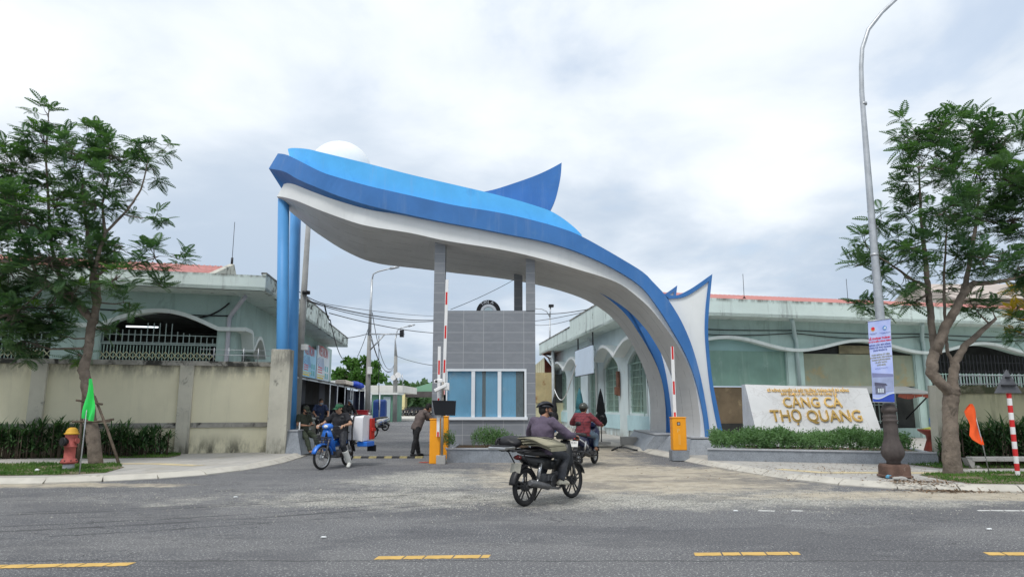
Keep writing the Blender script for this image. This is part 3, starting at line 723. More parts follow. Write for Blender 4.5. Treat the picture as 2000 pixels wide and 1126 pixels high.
b = MB(); b.M = SR.M; x_ = sh(1211)[0]; b.box(x_ - .14, x_ + .14, .04, .14, 1.9, 3.0); b.box(x_ - .1, x_ + .1, .08, .24, 1.95, 2.3)
b.build('letter_box', mat('rusty_brown_steel', (.18, .09, .06), .8, .3, 4), RH)
# blank notice board hanging from the eave
x0, x1 = sorted((SR.hit(1124.6, 700, .8)[0], SR.hit(1158.4, 700, .8)[0])); z0 = SR.hit(1150, 730, .8)[1]; z1 = SR.hit(1150, 676, .8)[1]
ns = thing('blank_signboard', 'faded blank pale blue signboard hanging under the eave above the shop doors', 'signboard', SR.M @ Vector(((x0 + x1) / 2, .8, z0)))
b = MB(); b.M = SR.M; b.box(x0, x1, .76, .84, z0, z1); b.build('board', mat('faded_sign', (.60, .70, .82), .5, .04, 1, stain=((.3, .5, .66), 1.4, .63)), ns, bevel=.01)
b = MB(); b.M = SR.M
for xx in (x0 + .3, x1 - .3): b.box(xx - .03, xx + .03, .7, .76, z1 - .3, 5.05)
b.box(x0 - .02, x1 + .02, .75, .845, z1 + .002, z1 + .03); b.box(x0 - .02, x1 + .02, .75, .845, z0 - .03, z0 - .002); b.build('bracket', M['blackmetal'], ns)

# ------------------------------------------------------------------ shop banners on the left hall's street side, market shed under them
FB = Frame((-9.75 + .02, 24.25), (-.12, 1)); FB.n = -FB.n; FB.M = Matrix(((FB.d.x, FB.n.x, 0, FB.P.x), (FB.d.y, FB.n.y, 0, FB.P.y), (0, 0, 1, 0), (0, 0, 0, 1)))
sw = mat('banner_white', (.70, .78, .84), .5, .05, 1); sb = mat('banner_blue', (.05, .19, .52), .5, .08, 1); sr = mat('banner_red', (.66, .05, .06), .5); sy = mat('banner_yellow', (.70, .58, .12), .5); sg = mat('banner_teal', (.10, .45, .50), .5); sk = mat('banner_sky', (.30, .60, .80), .5, .1, .6)
def banner(px0, px1, py0, py1, kind, lab):
    off = .35; x0 = FB.hit(px0, 680, off)[0]; x1 = FB.hit(px1, 680, off)[0]
    z0 = (FB.hit(px0, py1, off)[1]); z1 = FB.hit(px0, py0, off)[1]; Wd = x1 - x0; H_ = z1 - z0
    o = thing('shop_banner', lab, 'banner', FB.M @ Vector(((x0 + x1) / 2, off, z0)), 'shop banners above the stalls')
    b = MB(); b.M = FB.M; b.box(x0 + .04, x1 - .04, off - .08, off, z0, z1); b.build('panel', sk if kind == 1 else (sb if kind == 0 else sw), o)
    b = MB(); b.M = FB.M; y_ = off + .006
    def q(u0, u1, w0, w1, m): b.add([(x0 + Wd * u0, y_, z0 + H_ * w0), (x0 + Wd * u1, y_, z0 + H_ * w0), (x0 + Wd * u1, y_, z0 + H_ * w1), (x0 + Wd * u0, y_, z0 + H_ * w1)], [(0, 1, 2, 3)], m)
    if kind:
        for i in range(9):
            a = -1.15 + i * .17; cx, cz = .42, .78
            p = [(cx + .12 * math.sin(a), cz - .1 * math.cos(a)), (cx + .14 * math.sin(a + .06), cz - .1 * math.cos(a + .06)), (cx + .62 * math.sin(a + .07), cz - .46 * math.cos(a + .07)), (cx + .62 * math.sin(a - .0), cz - .46 * math.cos(a))]
            b.add([(x0 + Wd * max(.02, min(.98, u)), y_ - .002, z0 + H_ * v) for u, v in p], [(0, 1, 2, 3)], 0)
        q(.04, .5, .04, .10, 1); q(.04, .62, .13, .16, 1)
        for i in range(3): q(.08, .40, .22 + .07 * i, .25 + .07 * i, 2)
        for u in (.62, .78):
            for w_ in (.08, .3): q(u, u + .1, w_, w_ + .17, 3)
    else:
        q(.1, .9, .05, .2, 2); q(.1, .9, .55, .7, 2)
    b.build('print', [sb, sy, sr, sg], o)
    if kind:
        P0 = FB.M @ Vector((x0 + Wd * .45, off + .012, z0 + H_ * .86))
        text('lettering', 'VIETRON', Wd * .17, plane_mat(P0, FB.d, (0, 0, 1)), sr, o, .002)
    return o
banner(578, 590, 664, 728, 0, 'narrow blue shop banner partly hidden behind the blue columns')
banner(592.5, 619, 671, 734, 1, 'sky blue shop banner with a red heading and blue rays')
banner(620.5, 645, 673, 741, 2, 'white shop banner with a red heading and blue rays')
# shed
sA, sB = Vector((-8.2, 26.4, 0)), Vector((-11.0, 52, 0)); ud = (sB - sA).normalized(); un = Vector((-ud.y, ud.x, 0))
ms = thing('market_shed', 'long open market shed with black roof sheets and thin posts along the lane', 'shed', sA)
b = MB()
for i in range(26):
    u0, u1 = i / 26, (i + 1) / 26; A = sA.lerp(sB, u0); B_ = sA.lerp(sB, u1); dz = .03 * math.sin(i * 2.1)
    b.loft([[A + Vector((0, 0, 2.55 + dz)), A + Vector((0, 0, 2.60 + dz)), A + un * 1.45 + Vector((0, 0, 2.93)), A + un * 1.45 + Vector((0, 0, 2.88))],
            [B_ - ud * .02 + Vector((0, 0, 2.55 + dz)), B_ - ud * .02 + Vector((0, 0, 2.60 + dz)), B_ - ud * .02 + un * 1.45 + Vector((0, 0, 2.93)), B_ - ud * .02 + un * 1.45 + Vector((0, 0, 2.88))]])
b.build('roof', mat('dark_roof_sheet', (.10, .10, .10), .7, .25, 1.5), ms)
b = MB(); b.add([sA + Vector((0, 0, 2.5)), sB + Vector((0, 0, 2.5)), sB + Vector((0, 0, 2.56)), sA + Vector((0, 0, 2.56))], [(0, 1, 2, 3)]); b.build('edge_beam', M['steel'], ms, fixn=False)
FS = Frame((sA.x, sA.y), (ud.x, ud.y))
for px in (643, 657.5, 672.5, 684, 688, 701, 712):
    x_ = FS.hit(px, 790)[0]; p = sA + ud * x_; b = MB(); b.tube([(p.x, p.y, .1), (p.x, p.y, 2.52)], .04, 6); b.build('post', M['steel'], ms)
b = MB(); b.M = FS.M
rr_ = random.Random(3)
for i in range(12):
    x0 = .5 + i * 2.05; b.box(x0, x0 + 2.03, 1.2, 1.25, .1, 2.84, i % 3)
b.build('back_screen', [mat('shaded_dark_blue_tarp', (.010, .014, .035), .6, .3, 1), mat('shaded_black_net', (.015, .015, .016), .9, .3, 2), mat('shaded_brown_board', (.014, .012, .011), .9, .3, 2)], ms)  # screen colours taken near black to hold the shed's inner shade
b = MB(); b.M = FS.M; b.box(25.3, 25.34, -.05, 1.3, .1, 2.5); b.box(20.0, 25.2, .55, .6, .1, 2.5); b.build('end_screen', MATS['shaded_dark_blue_tarp'], ms)
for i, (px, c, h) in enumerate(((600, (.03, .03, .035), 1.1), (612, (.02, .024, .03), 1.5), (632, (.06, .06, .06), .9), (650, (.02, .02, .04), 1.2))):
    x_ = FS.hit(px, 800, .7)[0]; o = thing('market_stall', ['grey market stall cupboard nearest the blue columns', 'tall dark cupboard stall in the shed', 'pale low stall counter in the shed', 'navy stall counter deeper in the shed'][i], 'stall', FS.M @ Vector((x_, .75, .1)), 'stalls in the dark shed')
    b = MB(); b.M = FS.M; b.box(x_ - .5, x_ + .5, .45, 1.05, .1, h); b.build('cabinet', mat('stall%d' % i, c, .8, .2, 3), o, bevel=.01)  # cabinet colours darkened, the shade of the shed is in them
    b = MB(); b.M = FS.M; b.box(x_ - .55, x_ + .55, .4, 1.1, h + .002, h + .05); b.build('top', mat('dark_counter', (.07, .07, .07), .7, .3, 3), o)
# foam boxes and a blue tarp bundle lying on the shed roof
for i, (px, py, w_, c, lab, cat) in enumerate(((672, 752, 1.9, (.85, .74, .62), 'flat cream box lying on the shed roof', 'box'), (684, 757, 2.2, (.85, .85, .82), 'long white foam box on the shed roof beside the blue bundle', 'box'), (707, 758, 1.7, (.82, .84, .86), 'white wrapped bundle on the shed roof end', 'bundle'))):
    p = FS.M @ Vector((FS.hit(px, 765, .4)[0], .4, 2.72)); b = MB(); b.M = Matrix.Translation(p) @ Matrix.Rotation(math.atan2(ud.y, ud.x), 4, 'Z')
    b.box(-w_ * .8, w_ * .8, -.3, .35, 0, .26); o = b.build('foam_box' if cat == 'box' else 'wrapped_bundle', mat('foam%d' % i, c, .8, .06, 2), bevel=.05); tag(o, lab, cat)
p = FS.M @ Vector((FS.hit(693, 765, .2)[0], .15, 2.75)); b = MB()
for i in range(6): b.ball(p + ud * (i - 2.5) * .6 + Vector((0, 0, .06 + .05 * math.sin(i * 2))), (.45, .4, .17 + .04 * (i % 2)), 10, 6)
tag(b.build('tarp_bundle', mat('bright_blue_tarp', (.02, .08, .60), .5, .15, 2)), 'bright blue tarpaulin bundle thrown on the shed roof', 'tarpaulin')

# ------------------------------------------------------------------ the sea-creature gate
def res(pts, n):
    P = [Vector(p) for p in pts]
    # Catmull-Rom through the points, then resample by length
    Q = []
    for i in range(len(P) - 1):
        p0, p1, p2, p3 = P[max(i - 1, 0)], P[i], P[i + 1], P[min(i + 2, len(P) - 1)]
        for k in range(8):
            t = k / 8; Q.append(.5 * ((2 * p1) + (p2 - p0) * t + (2 * p0 - 5 * p1 + 4 * p2 - p3) * t * t + (3 * p1 - p0 - 3 * p2 + p3) * t ** 3))
    Q.append(P[-1]); L = [0]
    for a, c in zip(Q, Q[1:]): L.append(L[-1] + (c - a).length)
    out = []; j = 0
    for i in range(n):
        d = L[-1] * i / (n - 1)
        while j < len(L) - 2 and L[j + 1] < d: j += 1
        out.append(Q[j].lerp(Q[j + 1], (d - L[j]) / max(1e-9, L[j + 1] - L[j])))
    return out
YF, YB = 20.75, 25.6
def yfront(px, tip, y0=YF, px1=690): 
    u = max(0, min(1, (px - tip) / (px1 - tip))); return y0 + 1.5 * (1 - u) ** 2
T_ = [(542.7, 299.6), (559, 302), (582.6, 313), (624, 334), (651, 343.6), (720, 363), (803, 382), (885, 400), (978.6, 415.7), (1057, 434), (1109.5, 450), (1139.4, 463), (1172.4, 481), (1214, 505), (1256, 531), (1277, 552), (1296, 572), (1312, 595), (1331, 627), (1350.5, 672), (1366, 725), (1376.7, 777), (1384, 824), (1387, 853)]
B_P = [(525, 329), (555, 335), (582.6, 350.5), (624, 368), (665, 384), (720, 401), (775, 414), (858, 431.7), (940.5, 447), (1000, 459), (1057, 470), (1109.5, 485), (1162, 506), (1214, 533), (1256, 563), (1287.6, 604), (1314, 646), (1340, 693), (1358, 740.5), (1371.5, 798), (1376, 830), (1378, 853)]
WT_ = [(549.6, 368), (555, 359), (571.6, 359), (610, 374), (654, 390), (720, 409), (775, 418), (858, 434), (940.5, 449), (1000, 461), (1057, 472), (1109.5, 487), (1162, 508), (1214, 535), (1256, 565), (1286.6, 606), (1313, 648), (1339, 695), (1357, 742.5), (1370.5, 800), (1375, 832), (1377, 853)]
W_ = [(541, 383.5), (555, 385), (582.6, 393), (624, 410), (693, 434.5), (734, 444), (803, 455), (872, 470), (978.6, 487), (1057, 505), (1136, 528), (1183, 542.5), (1214, 556), (1240.5, 575.5), (1267, 599), (1293, 630.5), (1319, 667), (1340, 704), (1356, 746), (1364, 790), (1368, 825), (1368, 853)]
S_ = [(541, 384.5), (566, 415), (588, 434.5), (610, 454), (637.6, 474), (665, 492), (693, 506), (720, 516), (761.6, 522.6), (851, 528.6), (900, 533.6), (963, 539), (1028, 546), (1083, 557), (1136, 575.5), (1178, 599), (1204, 622.6), (1225, 651), (1240.5, 680), (1256, 714), (1266, 750), (1270, 793), (1270, 842)]
LT_ = [(562, 291), (572, 289), (600, 291), (630, 298), (680, 310), (725, 321), (803, 341), (885, 360), (945, 374), (1000, 388), (1031, 397), (1073, 411), (1099, 426), (1122, 444), (1136, 458)]
def ed(poly, tip, y0, px1=690): return [at(px, py, yfront(px, tip, y0, px1)) for px, py in poly]
N = 90
Tf = res(ed(T_, 540, YF - .22), N); Bf = res(ed(B_P, 525, YF - .22), N); WTf = res(ed(WT_, 545, YF), N); Wf = res(ed(W_, 541, YF), N)
def sY(px): u = max(0, min(1, (px - 541) / (760 - 541))); return 22.3 + (YB - 22.3) * u ** .7
def sYb(px): return sY(px)
Sb = res([at(px, py, sYb(px)) for px, py in S_], N)
gate = thing('dolphin_gate', 'huge blue and white leaping dolphin shaped gate arching over the port entrance', 'gate', (0, 22, 0))
base_z = .53
def backp(P, W, S, yb=None):
    """partner on the far side of a front edge point"""
    q = P + (S - W); 
    return Vector((P.x + (S.x - W.x), S.y, P.z + (S.z - W.z) * .6))
# split of the legs
def yat(i, f): return f
USPLIT = int(N * .685)
def lerp3(a, c, u): return a.lerp(c, u)
Y1u, Y2u = .41, .64
def sect(edge_pts_f, i, u):  # front point moved towards the back edge by u
    F_ = edge_pts_f[i]; Bk = backp(F_, Wf[i], Sb[i]); return F_.lerp(Bk, u)
def body(name, edges, m, u0, u1, i0, i1, mi=None, label=None, mats=None, grow=0.0):
    """edges = list of front edge polylines (top..bottom); slab between relative depths u0 and u1"""
    b = MB(); rings = []
    for i in range(i0, i1):
        k = 1.0
        a0, a1 = u0, u1
        if i >= USPLIT and (u0 in (Y1u, Y2u) or u1 in (Y1u, Y2u)):
            v = min(1, (i - USPLIT) / 10.0); mid = (Y1u + Y2u) / 2
            a0 = mid + (u0 - mid) * v if u0 in (Y1u, Y2u) else u0; a1 = mid + (u1 - mid) * v if u1 in (Y1u, Y2u) else u1
        rings.append([sect(E, i, a0) for E in edges] + [sect(E, i, a1) for E in edges[::-1]])
    ne = len(edges); n = 2 * ne
    vs = [p for r in rings for p in r]; fs = []; ms_ = []
    for r in range(len(rings) - 1):
        for j in range(n):
            a = r * n + j; c = r * n + (j + 1) % n; fs.append((a, c, c + n, a + n)); ms_.append(mi[j] if mi else 0)
    fs.append(tuple(range(n))); ms_.append(0); fs.append(tuple((len(rings) - 1) * n + j for j in range(n))); ms_.append(0)
    b.v = [tuple(p) for p in vs]; b.f = [list(f) for f in fs]; b.mi = ms_; b.sm = [False] * len(fs)
    return b.build(name, mats or m, gate, label=label)
# soffit: belly white greyed in its colour for shade, plus board joints
sf = bpy.data.materials.new('shaded_soffit_white'); sf.use_nodes = True; t = NT(sf.node_tree); o_ = t.coord('Object'); X = t.sep(o_)
ln = t.math('LESS_THAN', t.math('FRACT', t.math('MULTIPLY', t.math('ADD', X[1], 10.0), 1.18)), .028)
brk = t.ramp(t.noise(t.mapping(o_, (2.2, .4, 2.2)), 1.5, 3), .44, .52)
cc = t.mix(t.ramp(t.noise(o_, .9, 5), .3, .7), (.58, .58, .575), (.66, .66, .655))
t.l.new(t.mix(t.math('MULTIPLY', t.math('MULTIPLY', ln, brk), .75), cc, (.20, .20, .20)), t.n['Principled BSDF'].inputs[0]); t.n['Principled BSDF'].inputs['Roughness'].default_value = .7
body('belly', [WTf, Wf], None, 0, 1, 0, USPLIT + 1, mi=[0, 1, 0, 0], mats=[M['white'], sf], label='white belly with jointed soffit')
body('leg', [WTf, Wf], None, 0, Y1u, USPLIT, N, mi=[0, 1, 0, 0], mats=[M['white'], sf], label='front leg of the arch')
body('leg', [WTf, Wf], None, Y2u, 1, USPLIT, N, mi=[2, 1, 0, 0], mats=[M['white'], sf, M['blue']], label='rear leg of the arch with a blue inner face')
# dark blue band stands proud of the belly; its underside shows at the snout
Bin = [Bf[i].lerp(WTf[i], 1.0) for i in range(N)]
def band(u0, u1, i0, i1, lab, inner=True):
    b = MB(); rings = []
    for i in range(i0, i1):
        a0, a1 = u0, u1
        if i >= USPLIT:
            v = min(1, (i - USPLIT) / 10.0); mid = (Y1u + Y2u) / 2
            if u1 == Y1u: a1 = mid + (u1 - mid) * v
            if u0 == Y2u: a0 = mid + (u0 - mid) * v
        WTi = WTf[i] + Vector((0, .02, 0))
        Tb = sect(Tf, i, a1); Bb = sect(Bf, i, a1)
        rings.append([sect(Tf, i, a0), sect(Bf, i, a0), WTi.lerp(backp(WTi, Wf[i], Sb[i]), a0), WTi.lerp(backp(WTi, Wf[i], Sb[i]), a1), Bb, Tb])
    b.loft(rings); return b.build('side_band', M['blue'], gate, label=lab)
band(0, 1, 0, USPLIT + 1, 'dark blue band from the snout over the back')
band(0, Y1u, USPLIT, N, 'dark blue band down the front leg'); band(Y2u, 1, USPLIT, N, 'dark blue band down the rear leg')
# light blue back
LTf = res([at(px, py, yfront(px, 558, YF + .08)) for px, py in LT_], N)
ib = max(i for i in range(N) if Tf[i].x < LTf[-1].x + .1)
Tl = res([Vector((p.x, p.y + .30, p.z)) for p in Tf[3:ib + 1]][::4] + [Tf[ib] + Vector((0, .3, 0))], N)
b = MB(); rings = []
for i in range(N):
    j = min(N - 1, int(i * ib / N)); dS = (Sb[j] - Wf[j]); wd = max(.6, dS.y - .55)
    a, c = LTf[i], Tl[i] - Vector((0, 0, .12)); sh_ = Vector((dS.x * .9, wd, 0))
    rings.append([a, c, c + sh_, a + sh_])
b.loft(rings); b.build('back', M['sky'], gate, label='light blue upper back')
# pearl
pc = at(664, 338, 23.4); b = MB(); b.ball(pc, 1.12, 32, 20); b.build('pearl', M['white'], gate, label='white ball resting on the head')
def outline(pts, Y, th, name, m, lab=None, n=60, smooth_=True):
    P = res([at(px, py, Y) for px, py in pts], n) if smooth_ else [at(px, py, Y) for px, py in pts]
    b = MB(); b.prism([(p.x, p.z) for p in P], Y, Y + th, 'y'); return b.build(name, m, gate, label=lab)
up = res([at(px, py, 22.7) for px, py in [(935, 376), (965, 370), (1000, 359), (1040, 345), (1070, 332), (1097, 317.5)]], 20)
dn = res([at(px, py, 22.7) for px, py in [(1097, 317.5), (1095, 345), (1088, 378), (1080, 400), (1068, 422)]], 14)
b = MB(); pts = [(p.x, p.z) for p in up + dn[1:]] + [(at(1000, 420, 22.7).x, at(1000, 420, 22.7).z)]
b.prism(pts, 22.7, 23.0, 'y'); b.build('dorsal_fin', M['blue'], gate)
# tail: white flukes with a blue rim
def fluke(Y, oy, lab):
    top = res([at(px, py, YF) for px, py in [(1296, 573), (1319, 577), (1345, 566), (1371.5, 549), (1391, 535)]], 16)
    rgt = res([at(px, py, YF) for px, py in [(1391, 535), (1384.5, 604), (1383, 657), (1390, 735), (1400, 788), (1413, 853)]], 24)
    ti = res([at(px, py, YF) for px, py in [(1306, 583), (1335, 580), (1361, 566), (1384, 549)]], 16)
    ri = res([at(px, py, YF) for px, py in [(1384, 549), (1378, 604), (1377, 657), (1384, 735), (1392, 788), (1405, 853)]], 24)
    mv = lambda p: (p.x, p.z)
    dx, dz = oy
    sh2 = lambda p: (p[0] + dx, p[1] + dz)
    bt = [at(1372, 853, YF), at(1360, 745, YF), at(1335, 650, YF), at(1312, 602, YF)]
    pan = [sh2(mv(p)) for p in ti + ri[1:]] + [sh2(mv(p)) for p in bt]
    b = MB(); b.prism(pan, Y + .05, Y + .45, 'y'); b.build('tail_panel', M['white'], gate, label=lab)
    rim = [sh2(mv(p)) for p in top + rgt[1:]] + [sh2(mv(p)) for p in (ti + ri[1:])[::-1]]
    b = MB(); O = [sh2(mv(p)) for p in top + rgt[1:]]; I = [sh2(mv(p)) for p in ti + ri[1:]]; k = len(O)
    vs = [(x, Y, z) for x, z in O] + [(x, Y, z) for x, z in I] + [(x, Y + .5, z) for x, z in O] + [(x, Y + .5, z) for x, z in I]; fs = []
    for i in range(k - 1): fs += [(i, i + 1, k + i + 1, k + i), (2 * k + i, 3 * k + i, 3 * k + i + 1, 2 * k + i + 1), (i, 2 * k + i, 2 * k + i + 1, i + 1), (k + i, k + i + 1, 3 * k + i + 1, 3 * k + i)]
    b.add(vs, fs); b.build('tail_rim', M['blue'], gate)
fluke(YF - .02, (0, 0), 'front white tail panel')
# the same flukes stand on the rear leg, slightly nearer the lane
s0 = at(1325, 556, 24.2); s1 = at(1391, 535, YF); fluke(24.3, (-.22, s0.z - s1.z), 'rear white tail panel')
# pedestals of grey granite
b = MB()
def ped(b, bot, top, z0, z1):
    n = len(bot); vs = [(*p, z0) for p in bot] + [(*p, z1) for p in top]
    b.add(vs, [tuple(range(n)), tuple(range(n, 2 * n))] + [(i, (i + 1) % n, n + (i + 1) % n, n + i) for i in range(n)])
ped(b, [(4.98, 20.0), (6.85, 20.0), (6.95, 22.6), (4.6, 22.6)], [(5.2, 20.35), (6.62, 20.35), (6.62, 22.4), (5.0, 22.4)], .06, base_z); b.build('pedestal', M['granite'], gate)
b = MB(); ped(b, [(4.2, 22.63), (6.9, 22.63), (6.9, 27), (4.3, 27)], [(4.62, 22.72), (6.5, 22.72), (6.5, 26.6), (4.62, 26.6)], .06, base_z + .01); b.build('pedestal', M['granite'], gate)
for nm_, q in (('a', (5.17, 6.65, 20.32, 22.43)), ('b', (4.59, 6.53, 22.69, 26.63))):
    b = MB(); b.box(q[0], q[1], q[2], q[3], base_z + .012, base_z + .045); b.build('pedestal_cap', M['granitetop'], gate)
# two leaning blue columns and their pedestal
b = MB(); p0, p1 = at(550.5, 842, 21.4), at(554, 388, 22.5); b.tube([p0, p0.lerp(p1, .5), p1], .185, 28); b.build('support_column', M['colblue'], gate)
b = MB(); p0, p1 = at(567, 842, 21.6), at(577.5, 412, 23.9); b.tube([p0, p0.lerp(p1, .5), p1], [.17, .18, .19], 28); b.build('support_column', M['colblue'], gate)
b = MB(); zt = at(570, 841, 21.0).z
xr = at(590, 880, 20.7).x
ped(b, [(-7.0, 20.62), (xr, 20.62), (xr - .0, 22.3), (-7.0, 22.3)], [(-6.95, 20.8), (xr - .2, 20.8), (xr - .2, 22.1), (-6.95, 22.1)], .06, zt); b.build('pedestal', M['granite'], gate)
b = MB(); b.box(-6.97, xr - .17, 20.77, 22.13, zt + .002, zt + .035); b.build('pedestal_cap', M['granitetop'], gate)

# ------------------------------------------------------------------ guard booth
tm_ = bpy.data.materials.new('grey_wall_tiles'); tm_.use_nodes = True; t = NT(tm_.node_tree); o_ = t.coord('Object'); X = t.sep(o_)
br = t.n.new('ShaderNodeTexBrick'); t.l.new(t.comb(t.math('ADD', X[0], t.math('MULTIPLY', X[1], 1.0)), t.math('ADD', X[2], .02), 0.0), br.inputs[0]); br.offset = 0
br.inputs['Scale'].default_value = 1; br.inputs['Brick Width'].default_value = .62; br.inputs['Row Height'].default_value = .31; br.inputs['Mortar Size'].default_value = .006
br.inputs['Color1'].default_value = (.195, .21, .235, 1); br.inputs['Color2'].default_value = (.215, .23, .255, 1); br.inputs['Mortar'].default_value = (.42, .43, .44, 1)
nv = t.noise(t.mapping(o_, (.8, .8, 3)), 2.5, 6, .7, 1.0)
t.l.new(t.mix(t.ramp(nv, .40, .72, 0, .35), br.outputs[0], (.31, .325, .35)), t.n['Principled BSDF'].inputs[0]); t.n['Principled BSDF'].inputs['Roughness'].default_value = .42
YW = 21.2
bx0, bx1 = at(845, 700, YW).x, at(1046, 700, YW).x
colw = at(868.5, 560, YW).x - bx0; xr0 = at(1027.5, 560, YW).x
ztop = at(950, 606, YW).z
booth = thing('guard_booth', 'grey tiled guard booth with sliding windows under the blue gate', 'booth', ((bx0 + bx1) / 2, YW, 0))
wx0, wx1 = at(871, 770, YW).x, at(1028.5, 770, YW).x; wz0, wz1 = at(950, 818, YW).z, at(950, 720, YW).z
b = MB(); yb = YW + 3.4
b.box(bx0 + colw + .002, wx1, YW + .02, YW + .17, 0, wz0); b.box(bx0 + colw + .002, wx1, YW + .02, YW + .17, wz1, ztop); b.box(wx1, bx1 - .004, YW + .02, YW + .17, 0, ztop)
b.box(bx0 + .02, bx0 + .17, YW + .4, yb, 0, ztop - .003); b.box(bx1 - .17, bx1 - .02, YW + .18, yb, 0, ztop - .003); b.box(bx0 + .18, bx1 - .18, yb - .15, yb, 0, ztop - .003)
b.box(bx0 + .18, bx1 - .18, YW + .18, yb - .16, 2.75, 2.9); b.build('wall', tm_, booth)
b = MB(); zs = at(860, 472, YW + .1).z; b.box(bx0, bx0 + colw, YW, YW + .38, 0, zs); b.build('column', tm_, booth)
b = MB(); zs = at(1036, 498, YW + .1).z; b.box(xr0, bx1, YW - .002, YW + .36, ztop + .002, zs); b.build('column', tm_, booth)
b = MB(); a_, c_ = at(1004, 575, 24.3), at(1020.5, 575, 24.3); b.box(a_.x, c_.x, 24.2, 24.55, ztop + .002, at(1012, 536, 24.3).z); b.build('column', tm_, booth)
al = M['alu']
wf = MB(); f = .065
wf.box(wx0 - .0, wx1, YW - .01, YW + .1, wz1 - f, wz1); wf.box(wx0 - .02, wx1 + .03, YW - .05, YW + .1, wz0 - .02, wz0 + f); wf.box(wx1 - f, wx1, YW - .008, YW + .098, wz0 + f, wz1 - f); wf.box(wx0, wx0 + f * .6, YW - .008, YW + .098, wz0 + f, wz1 - f)
xm = [at(924, 770, YW).x, at(975.5, 770, YW).x]
for x_ in xm: wf.box(x_ - .055, x_ + .055, YW + .0, YW + .09, wz0 + f, wz1 - f)
wo_ = wf.build('window', al, booth)
xe = [wx0 + f * .6] + xm + [wx1 - f]
for i in range(3):
    b = MB(); b.box(xe[i] + .03, xe[i + 1] - .03, YW + .045, YW + .052, wz0 + f, wz1 - f); b.build('pane', M['pane'], wo_)
cur = mat('sky_blue_film', (.13, .42, .66), .5, .10, .8, stain=((.30, .52, .66), .7, .55))
b = MB(); 
for x0_, x1_, m_ in ((xe[0], xe[1] - .03, 0), (xe[1] + .05, xe[1] + .27, 0), (xe[1] + .27, xe[1] + .38, 1), (xe[1] + .38, xe[2] - .04, 0), (xe[2] + .05, xe[2] + .50, 0), (xe[2] + .50, xe[3], 1)):
    n = 8
    for i in range(n):
        u0, u1 = x0_ + (x1_ - x0_) * i / n, x0_ + (x1_ - x0_) * (i + 1) / n; ya, yb_ = YW + .10 + .002 * (i % 2), YW + .10 + .002 * ((i + 1) % 2)
        b.add([(u0, ya, wz0 + f), (u1, yb_, wz0 + f), (u1, yb_, wz1 - f), (u0, ya, wz1 - f)], [(0, 1, 2, 3)], m_)
b.build('blind', [cur, mat('brown_dark_blind', (.07, .065, .055), .8, .2, 1)], booth, fixn=False)
# planter in front of the booth
plx0, plx1 = -1.72, .62
pt = thing('booth_planter', 'low granite planter in front of the booth filled with soil', 'planter', (-.5, 18.7, 0))
b = MB(); ph = .34
b.box(plx0, plx1, 18.66, 18.8, 0, ph); b.box(plx0, plx0 + .14, 18.8, YW, 0, ph); b.box(plx1 - .14, plx1, 18.8, YW, 0, ph); b.build('curb', M['granite'], pt)
b = MB(); b.box(plx0 - .02, plx1 + .02, 18.63, 18.83, ph + .002, ph + .03); b.build('cap', M['granitetop'], pt)
b = MB(); b.box(plx0 + .14, plx1 - .14, 18.83, YW, 0, ph - .03); b.build('soil', mat('soil', (.16, .11, .07), .95, .3, 6), pt)
# steel water tank on the booth roof, end face to the street
tc = at(954, 609, 22.2); tr = .385
tk = thing('water_tank', 'round steel water tank end with black ring sign on the booth roof', 'tank', (tc.x, 22.2, ztop))
rings = []
for y_, r_ in ((22.24, tr * .96), (22.34, tr), (23.4, tr), (23.5, tr * .6)):
    rings.append([(tc.x + r_ * math.cos(2 * PI * k / 32), y_, tc.z + r_ * math.sin(2 * PI * k / 32)) for k in range(32)])
b.loft(rings, 0, True); b.build('drum', M['chrome'], tk)
def disc(r0, r1, y, th, m, nm):
    b = MB(); n = 36; rg = []
    for r_, yy in ((r0, y), (r1, y), (r1, y + th), (r0, y + th)): rg.append([(tc.x + r_ * math.cos(2 * PI * k / n), yy, tc.z + r_ * math.sin(2 * PI * k / n)) for k in range(n)])
    rg.append(rg[0]); b.loft(rg, 0, False, False); return b.build(nm, m, tk)
disc(tr * .70, tr * 1.03, 22.19, .04, M['black'], 'ring'); disc(tr * .45, tr * .66, 22.17, .05, M['chrome'], 'ring'); disc(.01, tr * .40, 22.18, .05, mat('tank_face', (.5, .6, .62), .3, .1, 4, metal=.6), 'hub')
for ch, a in (('T', 128), ('Â', 112), ('N', 97), ('Á', 68)):
    rr = tr * .86; P0 = Vector((tc.x + rr * math.cos(R(a)), 22.18, tc.z + rr * math.sin(R(a)))); upv = Vector((math.cos(R(a)), 0, math.sin(R(a))))
    text('lettering', ch, .15, plane_mat(P0, Vector((upv.z, 0, -upv.x)), upv), M['chrome'], tk, .003)
# ------------------------------------------------------------------ boundary walls
WLd = Vector((1, .28)); WP = gp(365, 885, KH); FW = Frame((WP.x, WP.y), WLd)
wtop = FW.hit(365, 703)[1] - .02
wl = thing('boundary_wall', 'long cream boundary wall with mouldy coping in front of the left market hall', 'wall', (WP.x, WP.y, 0))
xr = FW.hit(536, 885)[0]
pil = [FW.hit(px, 703)[0] for px in (368, 82)]; pil.append(2 * pil[1] - pil[0]); pil.append(2 * pil[2] - pil[1])
b = MB(); b.M = FW.M; b.box(-26, xr - .2, 0, .18, 0, wtop - .14); b.build('panel', M['cream'], wl)
b = MB(); b.M = FW.M; b.box(-26, xr - .15, -.09, .27, wtop - .138, wtop); b.build('coping', M['cap'], wl)
edges = [xr - .22] + [p for p in pil]
for i in range(len(edges) - 1):
    b = MB(); b.M = FW.M; z = FW.hit(450, 829)[1]; b.box(edges[i + 1] + .2, edges[i] - (.02 if i == 0 else .2), -.05, -.002, z - .07, z + .07); b.build('ledge', M['cap'], wl)
